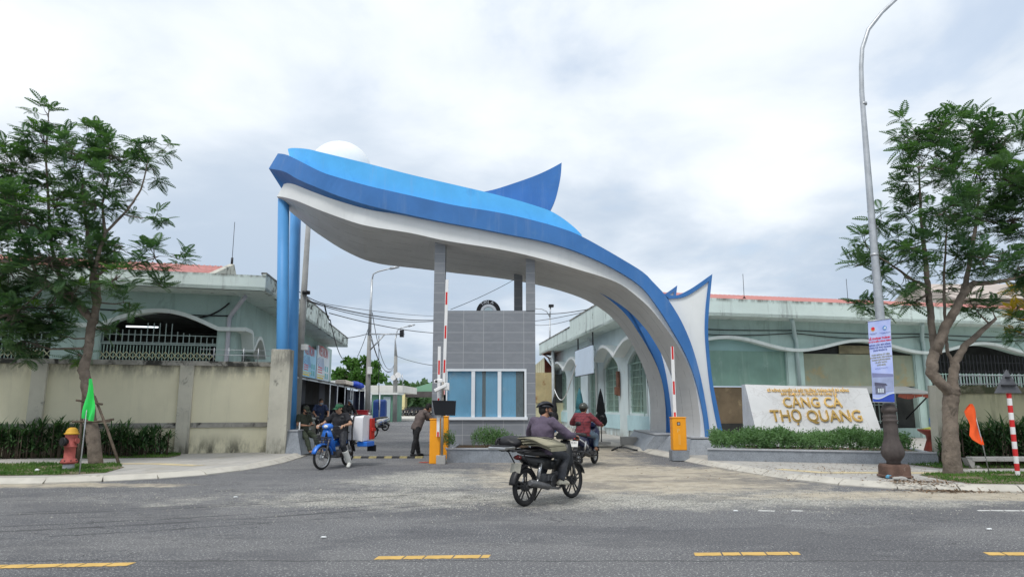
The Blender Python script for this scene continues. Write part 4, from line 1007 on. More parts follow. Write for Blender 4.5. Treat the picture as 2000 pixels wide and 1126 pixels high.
for p in pil:
    b = MB(); b.M = FW.M; b.box(p - .19, p + .19, -.12, .3, 0, wtop - .14); b.build('pier', M['pier'], wl, bevel=.01)
b = MB(); b.M = FW.M
x = xr - 1.9
while x < xr - .3: b.tube([(x, .1, wtop), (x, .1, wtop + .42)], .014, 5); x += .42
b.tube([(xr - 2.3, .1, wtop + .2), (xr - .2, .1, wtop + .2)], .01, 5); b.tube([(xr - 2.3, .1, wtop + .36), (xr - .2, .1, wtop + .36)], .008, 5); b.build('wire_rail', M['steel'], wl)
po = thing('gate_post', 'thick stained cream concrete post at the right end of the left wall', 'post', gp(538, 885, KH))
q = gp(538, 885, KH); zt = at(555, 682, q.y + .1).z
b = MB(); b.M = Matrix.Translation(q) @ Matrix.Rotation(.1, 4, 'Z'); b.box(-.28, .28, -.02, .5, -.05, zt - .1); b.build('post', M['pier'], po, bevel=.015)

RW = gp(1850, 905, KH); rw_y = RW.y + .35
rwall = thing('boundary_wall', 'mossy yellowish wall behind the plants at the right edge', 'wall', (at(1900, 800, rw_y).x, rw_y, 0))
x0 = at(1860, 800, rw_y).x; zt = at(1900, 752, rw_y).z
b = MB(); b.box(x0, 40, rw_y, rw_y + .18, 0, zt - .2); b.build('panel', M['creamr'], rwall)
b = MB(); rnd = random.Random(8)
n = 60; S = [x0 + (26) * i / n for i in range(n + 1)]
for i in range(n): b.box(S[i], S[i + 1] - .001, rw_y - .07, rw_y + .25, zt - .198, zt - .02 + rnd.uniform(-.03, .03))
b.build('coping', mat('mossy_coping', (.20, .19, .13), .95, .3, 4, stain=((.08, .09, .05), 3, .45), bump=.6), rwall)
pp = gp(1849, 907, KH); cp = thing('concrete_post', 'pale leaning concrete post between the granite planter and the tree', 'post', pp)
b = MB(); t0 = at(1829, 752, pp.y + .1); t0.y = pp.y
b.loft([[(pp.x - .14, pp.y, 0), (pp.x + .12, pp.y, 0), (pp.x + .12, pp.y + .3, 0), (pp.x - .14, pp.y + .3, 0)], [(t0.x - .1, pp.y, t0.z), (t0.x + .13, pp.y, t0.z), (t0.x + .13, pp.y + .3, t0.z), (t0.x - .1, pp.y + .3, t0.z)]]); b.build('post', M['pier'], cp)
# iron fence on the right wall
fe = thing('iron_fence', 'dark iron bar fence on top of the mossy right wall', 'fence', (x0 + 2, rw_y + .4, zt - .05))
b = MB(); x = x0 + .6
while x < x0 + 9: b.tube([(x, rw_y + .5, zt - .3), (x, rw_y + .5, zt + .32)], .012, 5); x += .17
for z in (zt + .05, zt + .26): b.tube([(x0 + .5, rw_y + .5, z), (x0 + 9, rw_y + .5, z)], .014, 5)
b.build('bars', M['steel'], fe)

# ------------------------------------------------------------------ monument sign, planter, hedge
A = gp(1463, 900, KH); B_ = gp(1834, 908, KH); d = (B_ - A).normalized(); n_ = Vector((-d.y, d.x, 0))
FP = Frame((A.x, A.y), (d.x, d.y)); Lp = (B_ - A).length; ph = FP.hit(1650, 879)[1]
rp = thing('granite_planter', 'long low grey granite planter holding the hedge right of the gate', 'planter', A)
b = MB(); b.M = FP.M; b.box(-1.0, Lp, 0, .15, .02, ph - .035); b.box(Lp - .15, Lp, .15, 3.0, .02, ph - .035); b.box(.3, Lp - .15, 2.85, 3.0, .02, ph - .035); b.build('curb', M['granite'], rp)
b = MB(); b.M = FP.M; b.box(-1.0, Lp + .02, -.03, .18, ph - .033, ph); b.build('cap', M['granitetop'], rp)
b = MB(); b.M = FP.M; b.box(0, Lp - .16, .16, 2.84, .02, ph - .06); b.build('soil', MATS['soil'], rp)
yb_ = A.y + 1.55
BL, BR = at(1476, 838, yb_), at(1722, 843, yb_ - .1); TL, TR = at(1455, 750, yb_ + .62), at(1693, 757.5, yb_ + .52)
mg = thing('port_sign', 'white marble wedge sign with gold Vietnamese lettering standing in the hedge planter', 'sign', (BL + BR) / 2)
mm = bpy.data.materials.new('white_marble'); mm.use_nodes = True; t = NT(mm.node_tree); o_ = t.coord('Object')
vn = t.noise(t.mapping(o_, (1, 1, 1.2), (0, 0, 0), (0, .7, 0)), .9, 8, .62, 1.6)
vm = t.math('SUBTRACT', 1.0, t.math('MULTIPLY', t.math('ABSOLUTE', t.math('SUBTRACT', vn, .5)), 60.0), True)
t.l.new(t.mix(t.math('MULTIPLY', vm, .4), t.mix(t.ramp(t.noise(o_, 1.2, 4), .3, .7), (.58, .585, .59), (.66, .665, .67)), (.36, .34, .33)), t.n['Principled BSDF'].inputs[0]); t.n['Principled BSDF'].inputs['Roughness'].default_value = .3
b = MB(); dn = Vector((0, 0, .0))
BLd, BRd = BL + (BL - TL) * .35, BR + (BR - TR) * .35
bk = Vector((0, .30, 0)); bkb = Vector((.0, 1.15, 0))
b.loft([[BLd, TL, TL + bk, Vector((TL.x - .03, TL.y + .3, BLd.z))], [BRd, TR, TR + bk, Vector((TR.x + .1, TR.y + .3, BRd.z))]]); b.build('slab', mm, mg)
gold = mat('mirror_gold', (.95, .62, .22), .22, .03, 3, metal=1.0)
fx = (BR - BL).normalized(); fu = ((TL - BL) + (TR - BR)).normalized(); fn = fx.cross(fu).normalized()
def onface(px, py):
    x, q = ray(px, py); r = Vector((x, 1, q)); o = Vector((0, 0, CAM_H)); tt = (BL - o).dot(fn) / r.dot(fn); return o + r * tt
def fit_text(body, pxl, pxr, py, hpx, nm='lettering', m=gold, ex=.02, off=.012, parent=mg):
    L = onface(pxl, py); Rr = onface(pxr, py); hh = (onface((pxl + pxr) / 2, py - hpx / 2) - onface((pxl + pxr) / 2, py + hpx / 2)).length
    o = text(nm, body, 1.0, Matrix.Identity(4), m, parent, ex, offset=off)
    xs_ = [v.co.x for v in o.data.vertices]; W_ = max(xs_) - min(xs_); sx = (Rr - L).length / W_; sy = hh / .72
    c = (L + Rr) / 2 + fn * .03; Mx = plane_mat(c, (Rr - L), fu)
    Mx = Mx @ Matrix.Translation((-(max(xs_) + min(xs_)) / 2 * sx, 0, 0)) @ Matrix.Diagonal((sx, sy, 1, 1))
    o.matrix_local = Matrix.Translation(-ORG[parent.name]) @ Mx; return o
fit_text('SỞ NÔNG NGHIỆP VÀ MÔI TRƯỜNG THÀNH PHỐ ĐÀ NẴNG', 1498, 1657, 763, 5.4, ex=.012, off=.004)
fit_text('BAN QUẢN LÝ ÂU THUYỀN VÀ CẢNG CÁ', 1525, 1634, 769.8, 5.2, ex=.012, off=.004)
fit_text('CẢNG CÁ', 1529, 1643, 787, 19, off=.008); fit_text('THỌ QUANG', 1505, 1682, 813.5, 22, off=.008)

def quads_from(pos, dirs, nrm, ln, wd):
    """flat leaves: pos base, dirs unit, nrm unit, arrays"""
    side = np.cross(dirs, nrm); side /= np.maximum(1e-6, np.linalg.norm(side, axis=1))[:, None]
    L = ln[:, None]; W_ = wd[:, None] / 2
    a = pos; b2 = pos + dirs * L * .5 + side * W_; c = pos + dirs * L; d2 = pos + dirs * L * .5 - side * W_
    V = np.stack([a, b2, c, d2], 1).reshape(-1, 3); F = np.arange(len(V)).reshape(-1, 4); return V, F
def unit(a): return a / np.maximum(1e-9, np.linalg.norm(a, axis=1))[:, None]
rng = np.random.default_rng(7)
def sprigs(centers, nleaf, slen, lsize, up=.7):
    """small upright sprigs with leaf pairs"""
    P, D, Nn, L, W_ = [], [], [], [], []
    for c in centers:
        d = rng.normal(size=3) * .55; d[2] = abs(d[2]) + up; d /= np.linalg.norm(d); s = slen * rng.uniform(.6, 1.2)
        ts = np.linspace(.1, 1, nleaf); p = c + d * (ts * s)[:, None] + rng.normal(size=(nleaf, 3)) * .006
        dd = unit(rng.normal(size=(nleaf, 3)) + d * .6); P.append(p); D.append(dd); Nn.append(unit(rng.normal(size=(nleaf, 3)) + [0, 0, .8]))
        L.append(lsize * rng.uniform(.7, 1.3, nleaf)); W_.append(lsize * rng.uniform(.35, .55, nleaf))
    return quads_from(np.concatenate(P), np.concatenate(D), np.concatenate(Nn), np.concatenate(L), np.concatenate(W_))
def in_frame(fr, x, y, z): return np.stack([fr.P.x + fr.d.x * x + fr.n.x * y, fr.P.y + fr.d.y * x + fr.n.y * y, z], 1)
n = 4600; hx = rng.uniform(-.9, Lp - .45, n); hy = rng.uniform(.12, 1.45, n); und = .05 * np.sin(hx * 3.1) + .04 * np.sin(hx * 7.7 + 1)
hz_ = ph - .12 + (.50 + und - .22 * np.abs(hy - .75)) * rng.beta(2.2, 1.0, n)
V, F = sprigs(in_frame(FP, hx, hy, hz_), 9, .17, .055); he = arr_mesh('hedge', V, F, M['leafH']); tag(he, 'low bushy green hedge growing along the front of the marble sign', 'hedge')
# small shrubs in the booth planter
for i, (pxa, wd_, h_, cnt, lab) in enumerate(((950, .42, .52, 420, 'tall thin shrub in the middle of the booth planter'), (973, .34, .42, 300, 'low bush right of the tall shrub in the booth planter'), (1000, .22, .26, 120, 'smallest green tuft at the right of the booth planter'), (877, .18, .40, 130, 'small shrub beside the camera post in the booth planter'))):
    c = at(pxa, 870, 19.4 + .3 * (i == 3)); n = cnt
    a = rng.uniform(0, 2 * PI, n); r_ = np.sqrt(rng.uniform(0, 1, n)) * wd_; cs = np.stack([c.x + r_ * np.cos(a), 19.4 + r_ * .8 * np.sin(a), ph - .03 + rng.beta(1.3, 1.2, n) * h_ * (1.05 - r_ / wd_ * .5)], 1)
    V, F = sprigs(cs, 7, .16, .045, 1.1); s_ = thing('shrub', lab, 'shrub', (c.x, 19.4, ph - .03), 'shrubs in the booth planter')
    arr_mesh('foliage', V, F, M['leafH'], s_)
    b = MB()
    for k in range(5): aa = k * 1.3; b.tube([(c.x + .03 * math.cos(aa), 19.4 + .03 * math.sin(aa), ph - .04), (c.x + wd_ * .6 * math.cos(aa), 19.4 + wd_ * .5 * math.sin(aa), ph + h_ * .8)], [.008, .004], 4)
    b.build('stem', M['wood'], s_)

# strap-leaved plants along the walls
def strap_plant(name, c, rad, h, nst, lab, group, seed):
    r2 = np.random.default_rng(seed); P = []; fs = []
    root = thing(name, lab, 'plant', c, group)
    base = 0; V = []; F = []
    b = MB()
    for s in range(nst):
        a0 = r2.uniform(0, 2 * PI); rr = rad * .75 * math.sqrt(r2.uniform(0, 1)); sx, sy = c[0] + rr * math.cos(a0), c[1] + rr * .7 * math.sin(a0); hh = h * r2.uniform(.35, .95)
        b.tube([(sx, sy, c[2]), (sx, sy, c[2] + hh)], .012, 4)
        for k in range(15):
            a = r2.uniform(0, 2 * PI); el = r2.uniform(-.2, 1.25); L = r2.uniform(.22, .42); wd = r2.uniform(.028, .045); z0 = c[2] + hh - r2.uniform(0, .28) * h
            d = np.array([math.cos(a) * math.cos(el), math.sin(a) * math.cos(el), math.sin(el)]); side = np.array([-math.sin(a), math.cos(a), 0]) * wd / 2; p = np.array([sx, sy, z0]); pts = []
            for j, wv in enumerate((.5, 1, .9, .1)):
                pts.append((p.copy(), side * wv)); p = p + d * L / 3; d = d + np.array([0, 0, -.28]); d /= np.linalg.norm(d)
            for j in range(3):
                (pa, sa), (pb, sb_) = pts[j], pts[j + 1]; V += [pa - sa, pa + sa, pb + sb_, pb - sb_]; F.append([base, base + 1, base + 2, base + 3]); base += 4
    arr_mesh('leaves', V, F, M['leafS'], root); b.build('stem', M['wood'], root)
lb = ['broad strap leaved plant at the left picture edge by the wall', 'strap leaved plant directly behind and left of the hydrant', 'tall strap leaved plant left of the green flag', 'strap leaved plant behind the staked tree trunk', 'strap leaved plant just right of the tree stakes', 'low strap leaved plant between the stakes and the wall pier', 'last strap leaved plant beside the stained wall pier']
for i, (px, py, r_, h_) in enumerate(((12, 808, .75, .95), (60, 806, .7, .95), (113, 800, .7, 1.05), (165, 812, .6, .95), (232, 815, .6, .9), (268, 826, .45, .75), (308, 822, .6, .8))):
    xw = FW.hit(px, 870)[0]; p = FW.M @ Vector((xw, -.72, KH)); strap_plant('strap_leaf_plant', (p.x, p.y, KH), r_, h_ * .95, int(38 * r_ / .6), lb[i], 'strap leaved plants along the left wall', i)
lb = ['dark strap leaved plant right behind the right tree trunk', 'strap leaved plant behind the orange flag', 'strap leaved plant behind the striped sign pole', 'strap leaved plant at the right picture edge']
for i, (px, h_) in enumerate(((1872, .9), (1910, 1.0), (1950, 1.05), (1992, 1.0))):
    p = at(px, 880, rw_y - .75); strap_plant('strap_leaf_plant', (p.x, p.y, KH), .6, h_, 40, lb[i], 'strap leaved plants along the right wall', 40 + i)

# grass verges
def grass(name, poly, n, hgt, lab, seed, dens=None):
    r2 = np.random.default_rng(seed); P = np.array(poly); lo, hi = P.min(0), P.max(0); pts = r2.uniform(lo, hi, (n * 3, 2))
    ins = np.zeros(len(pts), bool); j = len(P) - 1
    for i in range(len(P)):
        c = ((P[i, 1] > pts[:, 1]) != (P[j, 1] > pts[:, 1])) & (pts[:, 0] < (P[j, 0] - P[i, 0]) * (pts[:, 1] - P[i, 1]) / (P[j, 1] - P[i, 1] + 1e-12) + P[i, 0]); ins ^= c; j = i
    pts = pts[ins][:n]; pn = np.array([mnoise.noise(Vector((a * 1.3, b_ * 2.2, seed))) + .5 * mnoise.noise(Vector((a * 5, b_ * 6, seed))) for a, b_ in pts]); pts = pts[pn > -.22]; k = len(pts); pos = np.column_stack([pts, np.full(k, KH)])
    d = unit(np.column_stack([r2.normal(size=(k, 2)) * .45, np.ones(k)])); nr = unit(np.column_stack([r2.normal(size=(k, 2)), np.zeros(k)]))
    clump = .6 + .5 * (np.sin(pts[:, 0] * 2.3) * np.sin(pts[:, 1] * 3.1 + pts[:, 0]) + .4)
    V, F = quads_from(pos, d, nr, hgt * r2.uniform(.6, 1.4, k) * np.clip(clump, .45, 1.3), np.full(k, .016)); o = arr_mesh(name, V, F, M['grass']); tag(o, lab, 'grass', kind='stuff')
    sheet('verge_soil', [tuple(p) for p in poly], KH + .006, mat('verge_earth', (.16, .14, .085), .95, .3, 5, stain=((.2, .16, .1), 4, .6)))
gpk = lambda px, py: tuple(gp(px, py, KH).xy)
grass('verge_grass', [(-19, 13.95), gpk(-30, 929), gpk(120, 927), gpk(205, 923), gpk(243, 912), gpk(228, 906), gpk(120, 905), gpk(-30, 906), (-19, 15.8)], 26000, .075, 'green grass verge around the hydrant and the staked tree', 1)
a_ = FW.M @ Vector((-15, -1.5, 0)); c_ = FW.M @ Vector((-15, -.05, 0)); e_ = FW.M @ Vector((-.15, -.05, 0)); 
grass('verge_grass', [tuple(a_.xy), gpk(-20, 893), gpk(200, 895), gpk(330, 893), gpk(352, 889), tuple(e_.xy), tuple(c_.xy)], 22000, .09, 'strip of grass under the strap leaved plants', 2)
grass('verge_grass', [gpk(1795, 927), gpk(1850, 938), gpk(1900, 944), gpk(2080, 946), (16, 12.6), (16, 14.6), gpk(2050, 922), gpk(1900, 922), gpk(1830, 922)], 16000, .055, 'green grass verge around the right tree and the sign pole', 3)
grass('verge_grass', [(at(1880, 900, 15).x, rw_y - 1.6), (18, rw_y - 1.6), (18, rw_y - .1), (at(1862, 900, 15).x, rw_y - .1)], 9000, .09, 'grass under the plants at the right wall', 4)

# ------------------------------------------------------------------ feathery street trees
def frond_template(npair=9):
    V = []; F = []; L = 1.0
    def q(a, b_, c, d): k = len(V); V.extend([a, b_, c, d]); F.append([k, k + 1, k + 2, k + 3])
    zc = lambda x: .10 * x - .32 * x * x
    for i in range(4):
        x0, x1 = i / 4, (i + 1) / 4; q((x0, -.010, zc(x0)), (x0, .010, zc(x0)), (x1, .008, zc(x1)), (x1, -.008, zc(x1)))
    for i in range(npair):
        x = .14 + .84 * i / (npair - 1); l = .29 * math.sin(PI * (.18 + .74 * i / (npair - 1))) ** .8; w_ = .11
        for s in (-1, 1):
            dx = .38 * l; dy = s * l; zt = zc(x) - .10 * l
            ux, uy = dx / math.hypot(dx, dy), dy / math.hypot(dx, dy); px_, py_ = -uy * w_ / 2, ux * w_ / 2; z0 = zc(x); mx, my = x + dx * .5, dy * .5; zm = (z0 + zt) / 2 + .02
            q((x, 0, z0), (mx + px_, my + py_, zm), (x + dx, dy, zt), (mx - px_, my - py_, zm))
    return np.array(V), np.array(F)
FT = frond_template()
def make_fronds(root, nm, pos, d, roll, size, mats, mi_f, leafm):
    TV, TF = FT; X_ = unit(d); upv = np.tile([0, 0, 1.0], (len(X_), 1)) + roll; Y_ = unit(np.cross(upv, X_)); Z_ = np.cross(X_, Y_)
    V = pos[:, None, :] + size[:, None, None] * (TV[None, :, 0:1] * X_[:, None, :] + TV[None, :, 1:2] * Y_[:, None, :] + TV[None, :, 2:3] * Z_[:, None, :])
    K = TV.shape[0]; F = (TF[None] + (np.arange(len(pos)) * K)[:, None, None]).reshape(-1, 4); mi = np.repeat(mi_f, len(TF))
    return arr_mesh(nm, V.reshape(-1, 3), F, mats, root, mi)
def street_tree(name, lab, base, limbs, blobs, Y, seed, fl=.37, barkm='bark', tips_per=1.0, leafmats=('leafA', 'leafN'), newp=.10):
    r2 = np.random.default_rng(seed); rr = random.Random(seed)
    root = thing(name, lab, 'tree', base, 'feathery street trees')
    nodes = []
    for k, (pts, rads, dys) in enumerate(limbs):
        P = [at(px, py, Y + dy) if py is not None else Vector(base) for (px, py), dy in zip(pts, dys)]
        if k == 0: P[0] = Vector((P[0].x, Y, KH - .05))
        Q = []; Rr = []
        for i in range(len(P) - 1):
            for s in range(5):
                u = s / 5; Q.append(P[i].lerp(P[i + 1], u) + Vector((rr.uniform(-1, 1), rr.uniform(-1, 1), 0)) * .012); Rr.append((rads[i] + (rads[i + 1] - rads[i]) * u) * rr.uniform(.95, 1.06))
        Q.append(P[-1]); Rr.append(rads[-1]); b = MB(); b.tube(Q, Rr, 12); b.build('trunk' if k == 0 else 'limb', M[barkm], root)
        for q, r_ in zip(Q[(6 if k == 0 else 1):], Rr[(6 if k == 0 else 1):]): nodes.append((q, r_))
    tips = []
    for (px, py, rpx, dy, dn) in blobs:
        c = at(px, py, Y + dy); sc_ = FPX / (Y + dy); rw = rpx / sc_
        q, r_ = min(nodes, key=lambda n_: (n_[0] - c).length + .6 * abs(n_[0].z - c.z) * (n_[0].z > c.z))
        mid = q.lerp(c, .55) + Vector((0, 0, -.06 * (c - q).length)); r0 = min(r_ * .6, .015 + .012 * (c - q).length)
        br = MB(); arc = [q, q.lerp(mid, .5), mid, mid.lerp(c, .5) + Vector((0, 0, .02)), c]; br.tube(arc, [r0, r0 * .85, r0 * .65, r0 * .5, r0 * .35], 6)
        n = max(4, int(dn * tips_per * (rw / .5) ** 2 * 15))
        for i in range(n):
            v = r2.normal(size=3); v /= np.linalg.norm(v); v *= r2.uniform(.25, 1.0) ** .5; tp = c + Vector((v[0] * rw, v[1] * rw * 1.15, v[2] * rw * .9))
            st = arc[2].lerp(c, rr.uniform(.2, 1)); br.tube([st, st.lerp(tp, .5) + Vector((0, 0, -.04)), tp], [.012, .008, .004], 3, caps=False); tips.append((tp, v))
        br.build('branch', M[barkm], root)
    P, D, S, Ro, MI = [], [], [], [], []
    for tp, v in tips:
        k = rr.randint(7, 11); young = rr.random() < newp * (2.2 if v[2] > .4 else .4); a0 = rr.uniform(0, 6.28)
        for j in range(k):
            a = a0 + j * 2.4; el = rr.uniform(-.5, .8) + (.25 if v[2] > .3 else 0)
            d_ = np.array([math.cos(a) * math.cos(el) + v[0] * .7, math.sin(a) * math.cos(el) + v[1] * .7, math.sin(el) + .15 * v[2]])
            P.append([tp.x, tp.y, tp.z - .03 * j * .5]); D.append(d_); S.append(fl * rr.uniform(.5, 1.2) * (.8 if young else 1)); Ro.append([rr.uniform(-.3, .3), rr.uniform(-.3, .3), 0]); MI.append(1 if young else 0)
    make_fronds(root, 'crown', np.array(P), np.array(D), np.array(Ro), np.array(S), [M[leafmats[0]], M[leafmats[1]]], np.array(MI), None)
    return root
bL = gp(188, 905, KH); YL = bL.y
blL = [(5, 330, 70, 0, 1), (85, 275, 48, .2, .9), (92, 222, 26, 0, .7), (150, 300, 52, -.5, 1), (178, 262, 26, .1, .8), (215, 300, 48, .3, .9), (275, 290, 34, 0, .8), (322, 288, 24, 0, .6), (300, 330, 26, .5, .5), (30, 420, 80, -.9, 1), (110, 400, 70, .8, 1), (180, 400, 46, -.4, .9), (245, 400, 28, .4, .55), (20, 520, 70, .4, 1), (100, 500, 70, -1, 1), (170, 490, 55, .9, 1), (240, 480, 34, 0, .6), (305, 425, 20, 0, .6),
       (300, 500, 38, -.2, .85), (345, 497, 20, 0, .8), (235, 540, 40, -.7, .8), (20, 615, 60, -.2, 1), (90, 600, 58, .7, 1), (140, 570, 40, -.6, .8), (40, 665, 42, .4, .9), (120, 655, 30, .2, .6), (255, 590, 26, .2, .55), (215, 640, 18, .3, .6), (150, 690, 12, .2, .5), (-60, 420, 90, 0, .8), (-60, 560, 80, .5, .8), (200, 350, 40, -.6, .8), (260, 350, 28, .5, .5), (315, 560, 16, 0, .5)]
mx = lambda p: p
street_tree('street_tree', 'staked young street tree with feathery dark leaves behind the green flag', bL, [
    ([(188, 905), (182, 850), (173, 790), (168, 745), (163, 722), (172, 690), (178, 640), (182, 622)], [.155, .15, .13, .12, .125, .10, .10, .115], [0] * 8),
    ([(182, 628), (150, 590), (110, 563), (72, 540), (45, 523), (5, 508)], [.10, .085, .075, .07, .055, .03], [0, -.1, -.3, -.4, -.5, -.6]),
    ([(72, 540), (60, 505), (45, 470), (30, 420)], [.05, .04, .035, .02], [-.4, -.3, -.2, 0]),
    ([(183, 630), (192, 585), (190, 550), (180, 520), (172, 470), (165, 410), (160, 340)], [.09, .075, .065, .06, .045, .035, .02], [0, .1, .2, .2, .3, .3, .2]),
    ([(183, 628), (186, 590), (178, 545), (190, 505), (205, 455), (200, 400), (215, 330)], [.08, .065, .06, .05, .04, .03, .018], [0, -.1, -.2, -.3, -.3, -.3, -.2]),
    ([(180, 545), (215, 520), (260, 520), (310, 500)], [.04, .03, .024, .012], [-.2, 0, .1, .1]),
    ([(205, 455), (250, 410), (275, 370), (290, 310)], [.035, .028, .022, .012], [-.3, 0, 0, 0]),
    ([(150, 590), (120, 550), (100, 480), (95, 400), (90, 300), (95, 215)], [.06, .05, .04, .032, .024, .01], [-.1, .2, .4, .4, .2, 0]),
], blL, YL, 11)
bR = gp(1862, 925, KH); YR = bR.y
blR = [(1795, 250, 46, .2, 1), (1840, 240, 40, -.4, 1), (1900, 245, 44, .3, 1), (1960, 262, 44, 0, 1), (1762, 300, 34, 0, .8), (1760, 355, 22, .1, .5), (1830, 320, 58, -.5, 1), (1905, 330, 60, .5, 1), (1975, 345, 55, -.3, 1), (1785, 400, 40, .3, .7), (1840, 410, 52, -.8, 1), (1910, 420, 56, .6, 1), (1985, 430, 55, 0, 1), (1722, 425, 24, .1, .6), (1690, 475, 34, -.1, .85), (1745, 480, 38, .4, .9), (1800, 480, 46, -.6, 1), (1860, 500, 46, .5, 1), (1930, 500, 50, -.5, 1), (1990, 520, 46, .3, 1),
       (1670, 522, 24, 0, .8), (1715, 535, 28, .2, .7), (1770, 540, 26, -.4, .6), (1720, 598, 30, .2, .75), (1690, 585, 14, .1, .5), (1765, 585, 22, .4, .7), (1895, 590, 20, .3, .7), (1935, 598, 22, .2, .8), (1860, 560, 22, .6, .5), (2050, 380, 90, .2, .8), (2060, 500, 70, .3, .8)]
street_tree('street_tree', 'forked street tree with feathery leaves between the lamp post and the orange flag', bR, [
    ([(1862, 925), (1858, 890), (1856, 850), (1856, 800), (1858, 768), (1860, 755)], [.19, .165, .15, .145, .155, .14], [0] * 6),
    ([(1860, 770), (1838, 748), (1819, 728), (1822, 700), (1826, 680), (1821, 650), (1817, 600), (1812, 560), (1808, 520), (1800, 440), (1795, 330)], [.12, .11, .115, .115, .09, .07, .07, .06, .05, .035, .015], [0, -.1, -.1, -.1, -.1, 0, .1, .1, .2, .2, .1]),
    ([(1828, 690), (1834, 670), (1845, 640), (1864, 608), (1880, 575), (1900, 553), (1935, 552), (1980, 544)], [.10, .10, .095, .085, .075, .06, .045, .03], [-.1, -.2, -.2, -.3, -.3, -.3, -.2, 0]),
    ([(1880, 575), (1892, 520), (1905, 450), (1915, 350)], [.06, .045, .035, .015], [-.3, -.1, .1, .1]),
    ([(1862, 770), (1861, 735), (1866, 705), (1884, 676), (1915, 648), (1945, 622)], [.12, .10, .085, .065, .055, .03], [.05, .1, .1, .1, .2, .3]),
    ([(1862, 712), (1852, 690), (1848, 660), (1845, 600), (1843, 540), (1850, 430)], [.04, .035, .032, .03, .025, .012], [.1, .15, .2, .2, .2, 0]),
    ([(1812, 560), (1780, 545), (1745, 520), (1700, 490)], [.04, .03, .022, .012], [.1, .1, 0, 0]),
    ([(1812, 575), (1785, 590), (1750, 595)], [.03, .02, .01], [.1, .1, .1]),
], blR, YR, 23, fl=.36, barkm='bark', newp=.08)
yb2 = Vector((at(2075, 900, YR + 2).x, YR + 2.0, KH))
street_tree('street_tree', 'yellow blossoming tree reaching in from the right edge', yb2, [
    ([(2075, 900), (2072, 800), (2068, 700), (2060, 640)], [.16, .14, .13, .12], [0] * 4), ([(2060, 640), (2030, 600), (2000, 580)], [.07, .04, .02], [0, 0, 0]), ([(2062, 650), (2060, 560), (2050, 480)], [.08, .05, .02], [0, 0, 0])],
    [(1992, 575, 24, 0, 1), (1998, 615, 28, -.2, 1), (1985, 600, 14, .2, .8), (2040, 560, 50, 0, .8), (1990, 650, 22, .1, .8), (2050, 640, 50, 0, .7)], YR + 2, 31, fl=.36, leafmats=('leafA', 'leafY'), newp=.75)
# rest of the right trunk is blackened by damp
b = MB()
# wooden stakes round the left tree
st = thing('tree_stakes', 'three weathered wooden stakes tied with cross bars round the left tree', 'tree support', gp(190, 907, KH))
for (a0, a1), (c0, c1), dy0, dy1 in (((152, 906), (163, 760), -.25, -.1), ((235, 908), (186, 777), -.2, .0), ((190, 898), (176, 770), .6, .2)):
    p = gp(a0, a1, KH); q = at(c0, c1, YL + dy1); b = MB(); b.tube([(p.x, p.y, KH - .05), p.lerp(q, .5) + Vector((.01, 0, 0)), q + (q - p) * .03], [.035, .032, .028], 7); b.build('stake', M['wood'], st)
for (a0, a1), (c0, c1), dy in (((149, 781), (200, 789), -.12), ((141, 823), (215, 822), -.14), ((165, 828), (222, 818), .12)):
    b = MB(); b.tube([at(a0, a1, YL + dy), at(c0, c1, YL + dy)], .028, 6); b.build('cross_bar', M['wood'], st)

# ------------------------------------------------------------------ hydrant, flags, litter
h0 = gp(133, 917, KH); hy = thing('fire_hydrant', 'red fire hydrant with a yellow cap on the left grass verge', 'hydrant', h0)
redm = mat('faded_hydrant_red', (.40, .10, .085), .7, .25, 6, stain=((.28, .10, .07), 8, .6)); ylm = mat('hydrant_yellow', (.52, .29, .03), .65, .2, 6, stain=((.4, .2, .05), 8, .6))
Z = h0.z
b = MB(); b.lathe([(.115, 0), (.11, .14)], h0, 20); b.build('foot', mat('hydrant_grey', (.42, .44, .46), .6, .1, 5), hy)
b = MB(); b.lathe([(.115, .13), (.165, .15), (.17, .19), (.15, .20), (.15, .23), (.115, .245), (.11, .25), (.112, .48), (.128, .49), (.128, .51), (.113, .52), (.12, .72), (.13, .755)], h0, 24); b.build('barrel', redm, hy)
b = MB(); b.lathe([(.135, .757), (.15, .765), (.15, .785), (.125, .79), (.118, .83), (.095, .875), (.06, .905), (.0, .915)], h0, 24); b.build('cap', ylm, hy)
b = MB(); b.lathe([(.015, .90), (.03, .905), (.028, .945), (.0, .95)], h0, 5, smooth=False); b.build('nut', M['blackmetal'], hy)
b = MB()
for k in range(8): a = k * PI / 4; b.lathe([(.0, .182), (.014, .182), (.014, .215), (.0, .22)], h0 + Vector((.155 * math.cos(a), .155 * math.sin(a), 0)), 6)
for o_p in (0,): pass
b.build('bolts', M['blackmetal'], hy)
def nozzle(dirv, r_, ln, nm):
    d = Vector(dirv).normalized(); c = h0 + Vector((0, 0, .61)); b = MB(); b.tube([c + d * .08, c + d * (.11 + ln * .5)], [r_ * .85, r_ * .85], 18); b.tube([c + d * (.11 + ln * .3), c + d * (.11 + ln)], [r_ * 1.12, r_ * 1.12], 18); o = b.build(nm, redm if r_ < .07 else M['blackmetal'], hy); 
    if r_ > .07: b = MB(); b.tube([c + d * (.112 + ln), c + d * (.118 + ln)], [r_ * .7, r_ * .7], 18); b.build('opening', M['black'], o)
nozzle((-.45, -1, 0), .085, .09, 'outlet'); nozzle((1, -.1, .1), .055, .05, 'side_outlet'); nozzle((-1, .4, .1), .055, .05, 'side_outlet')
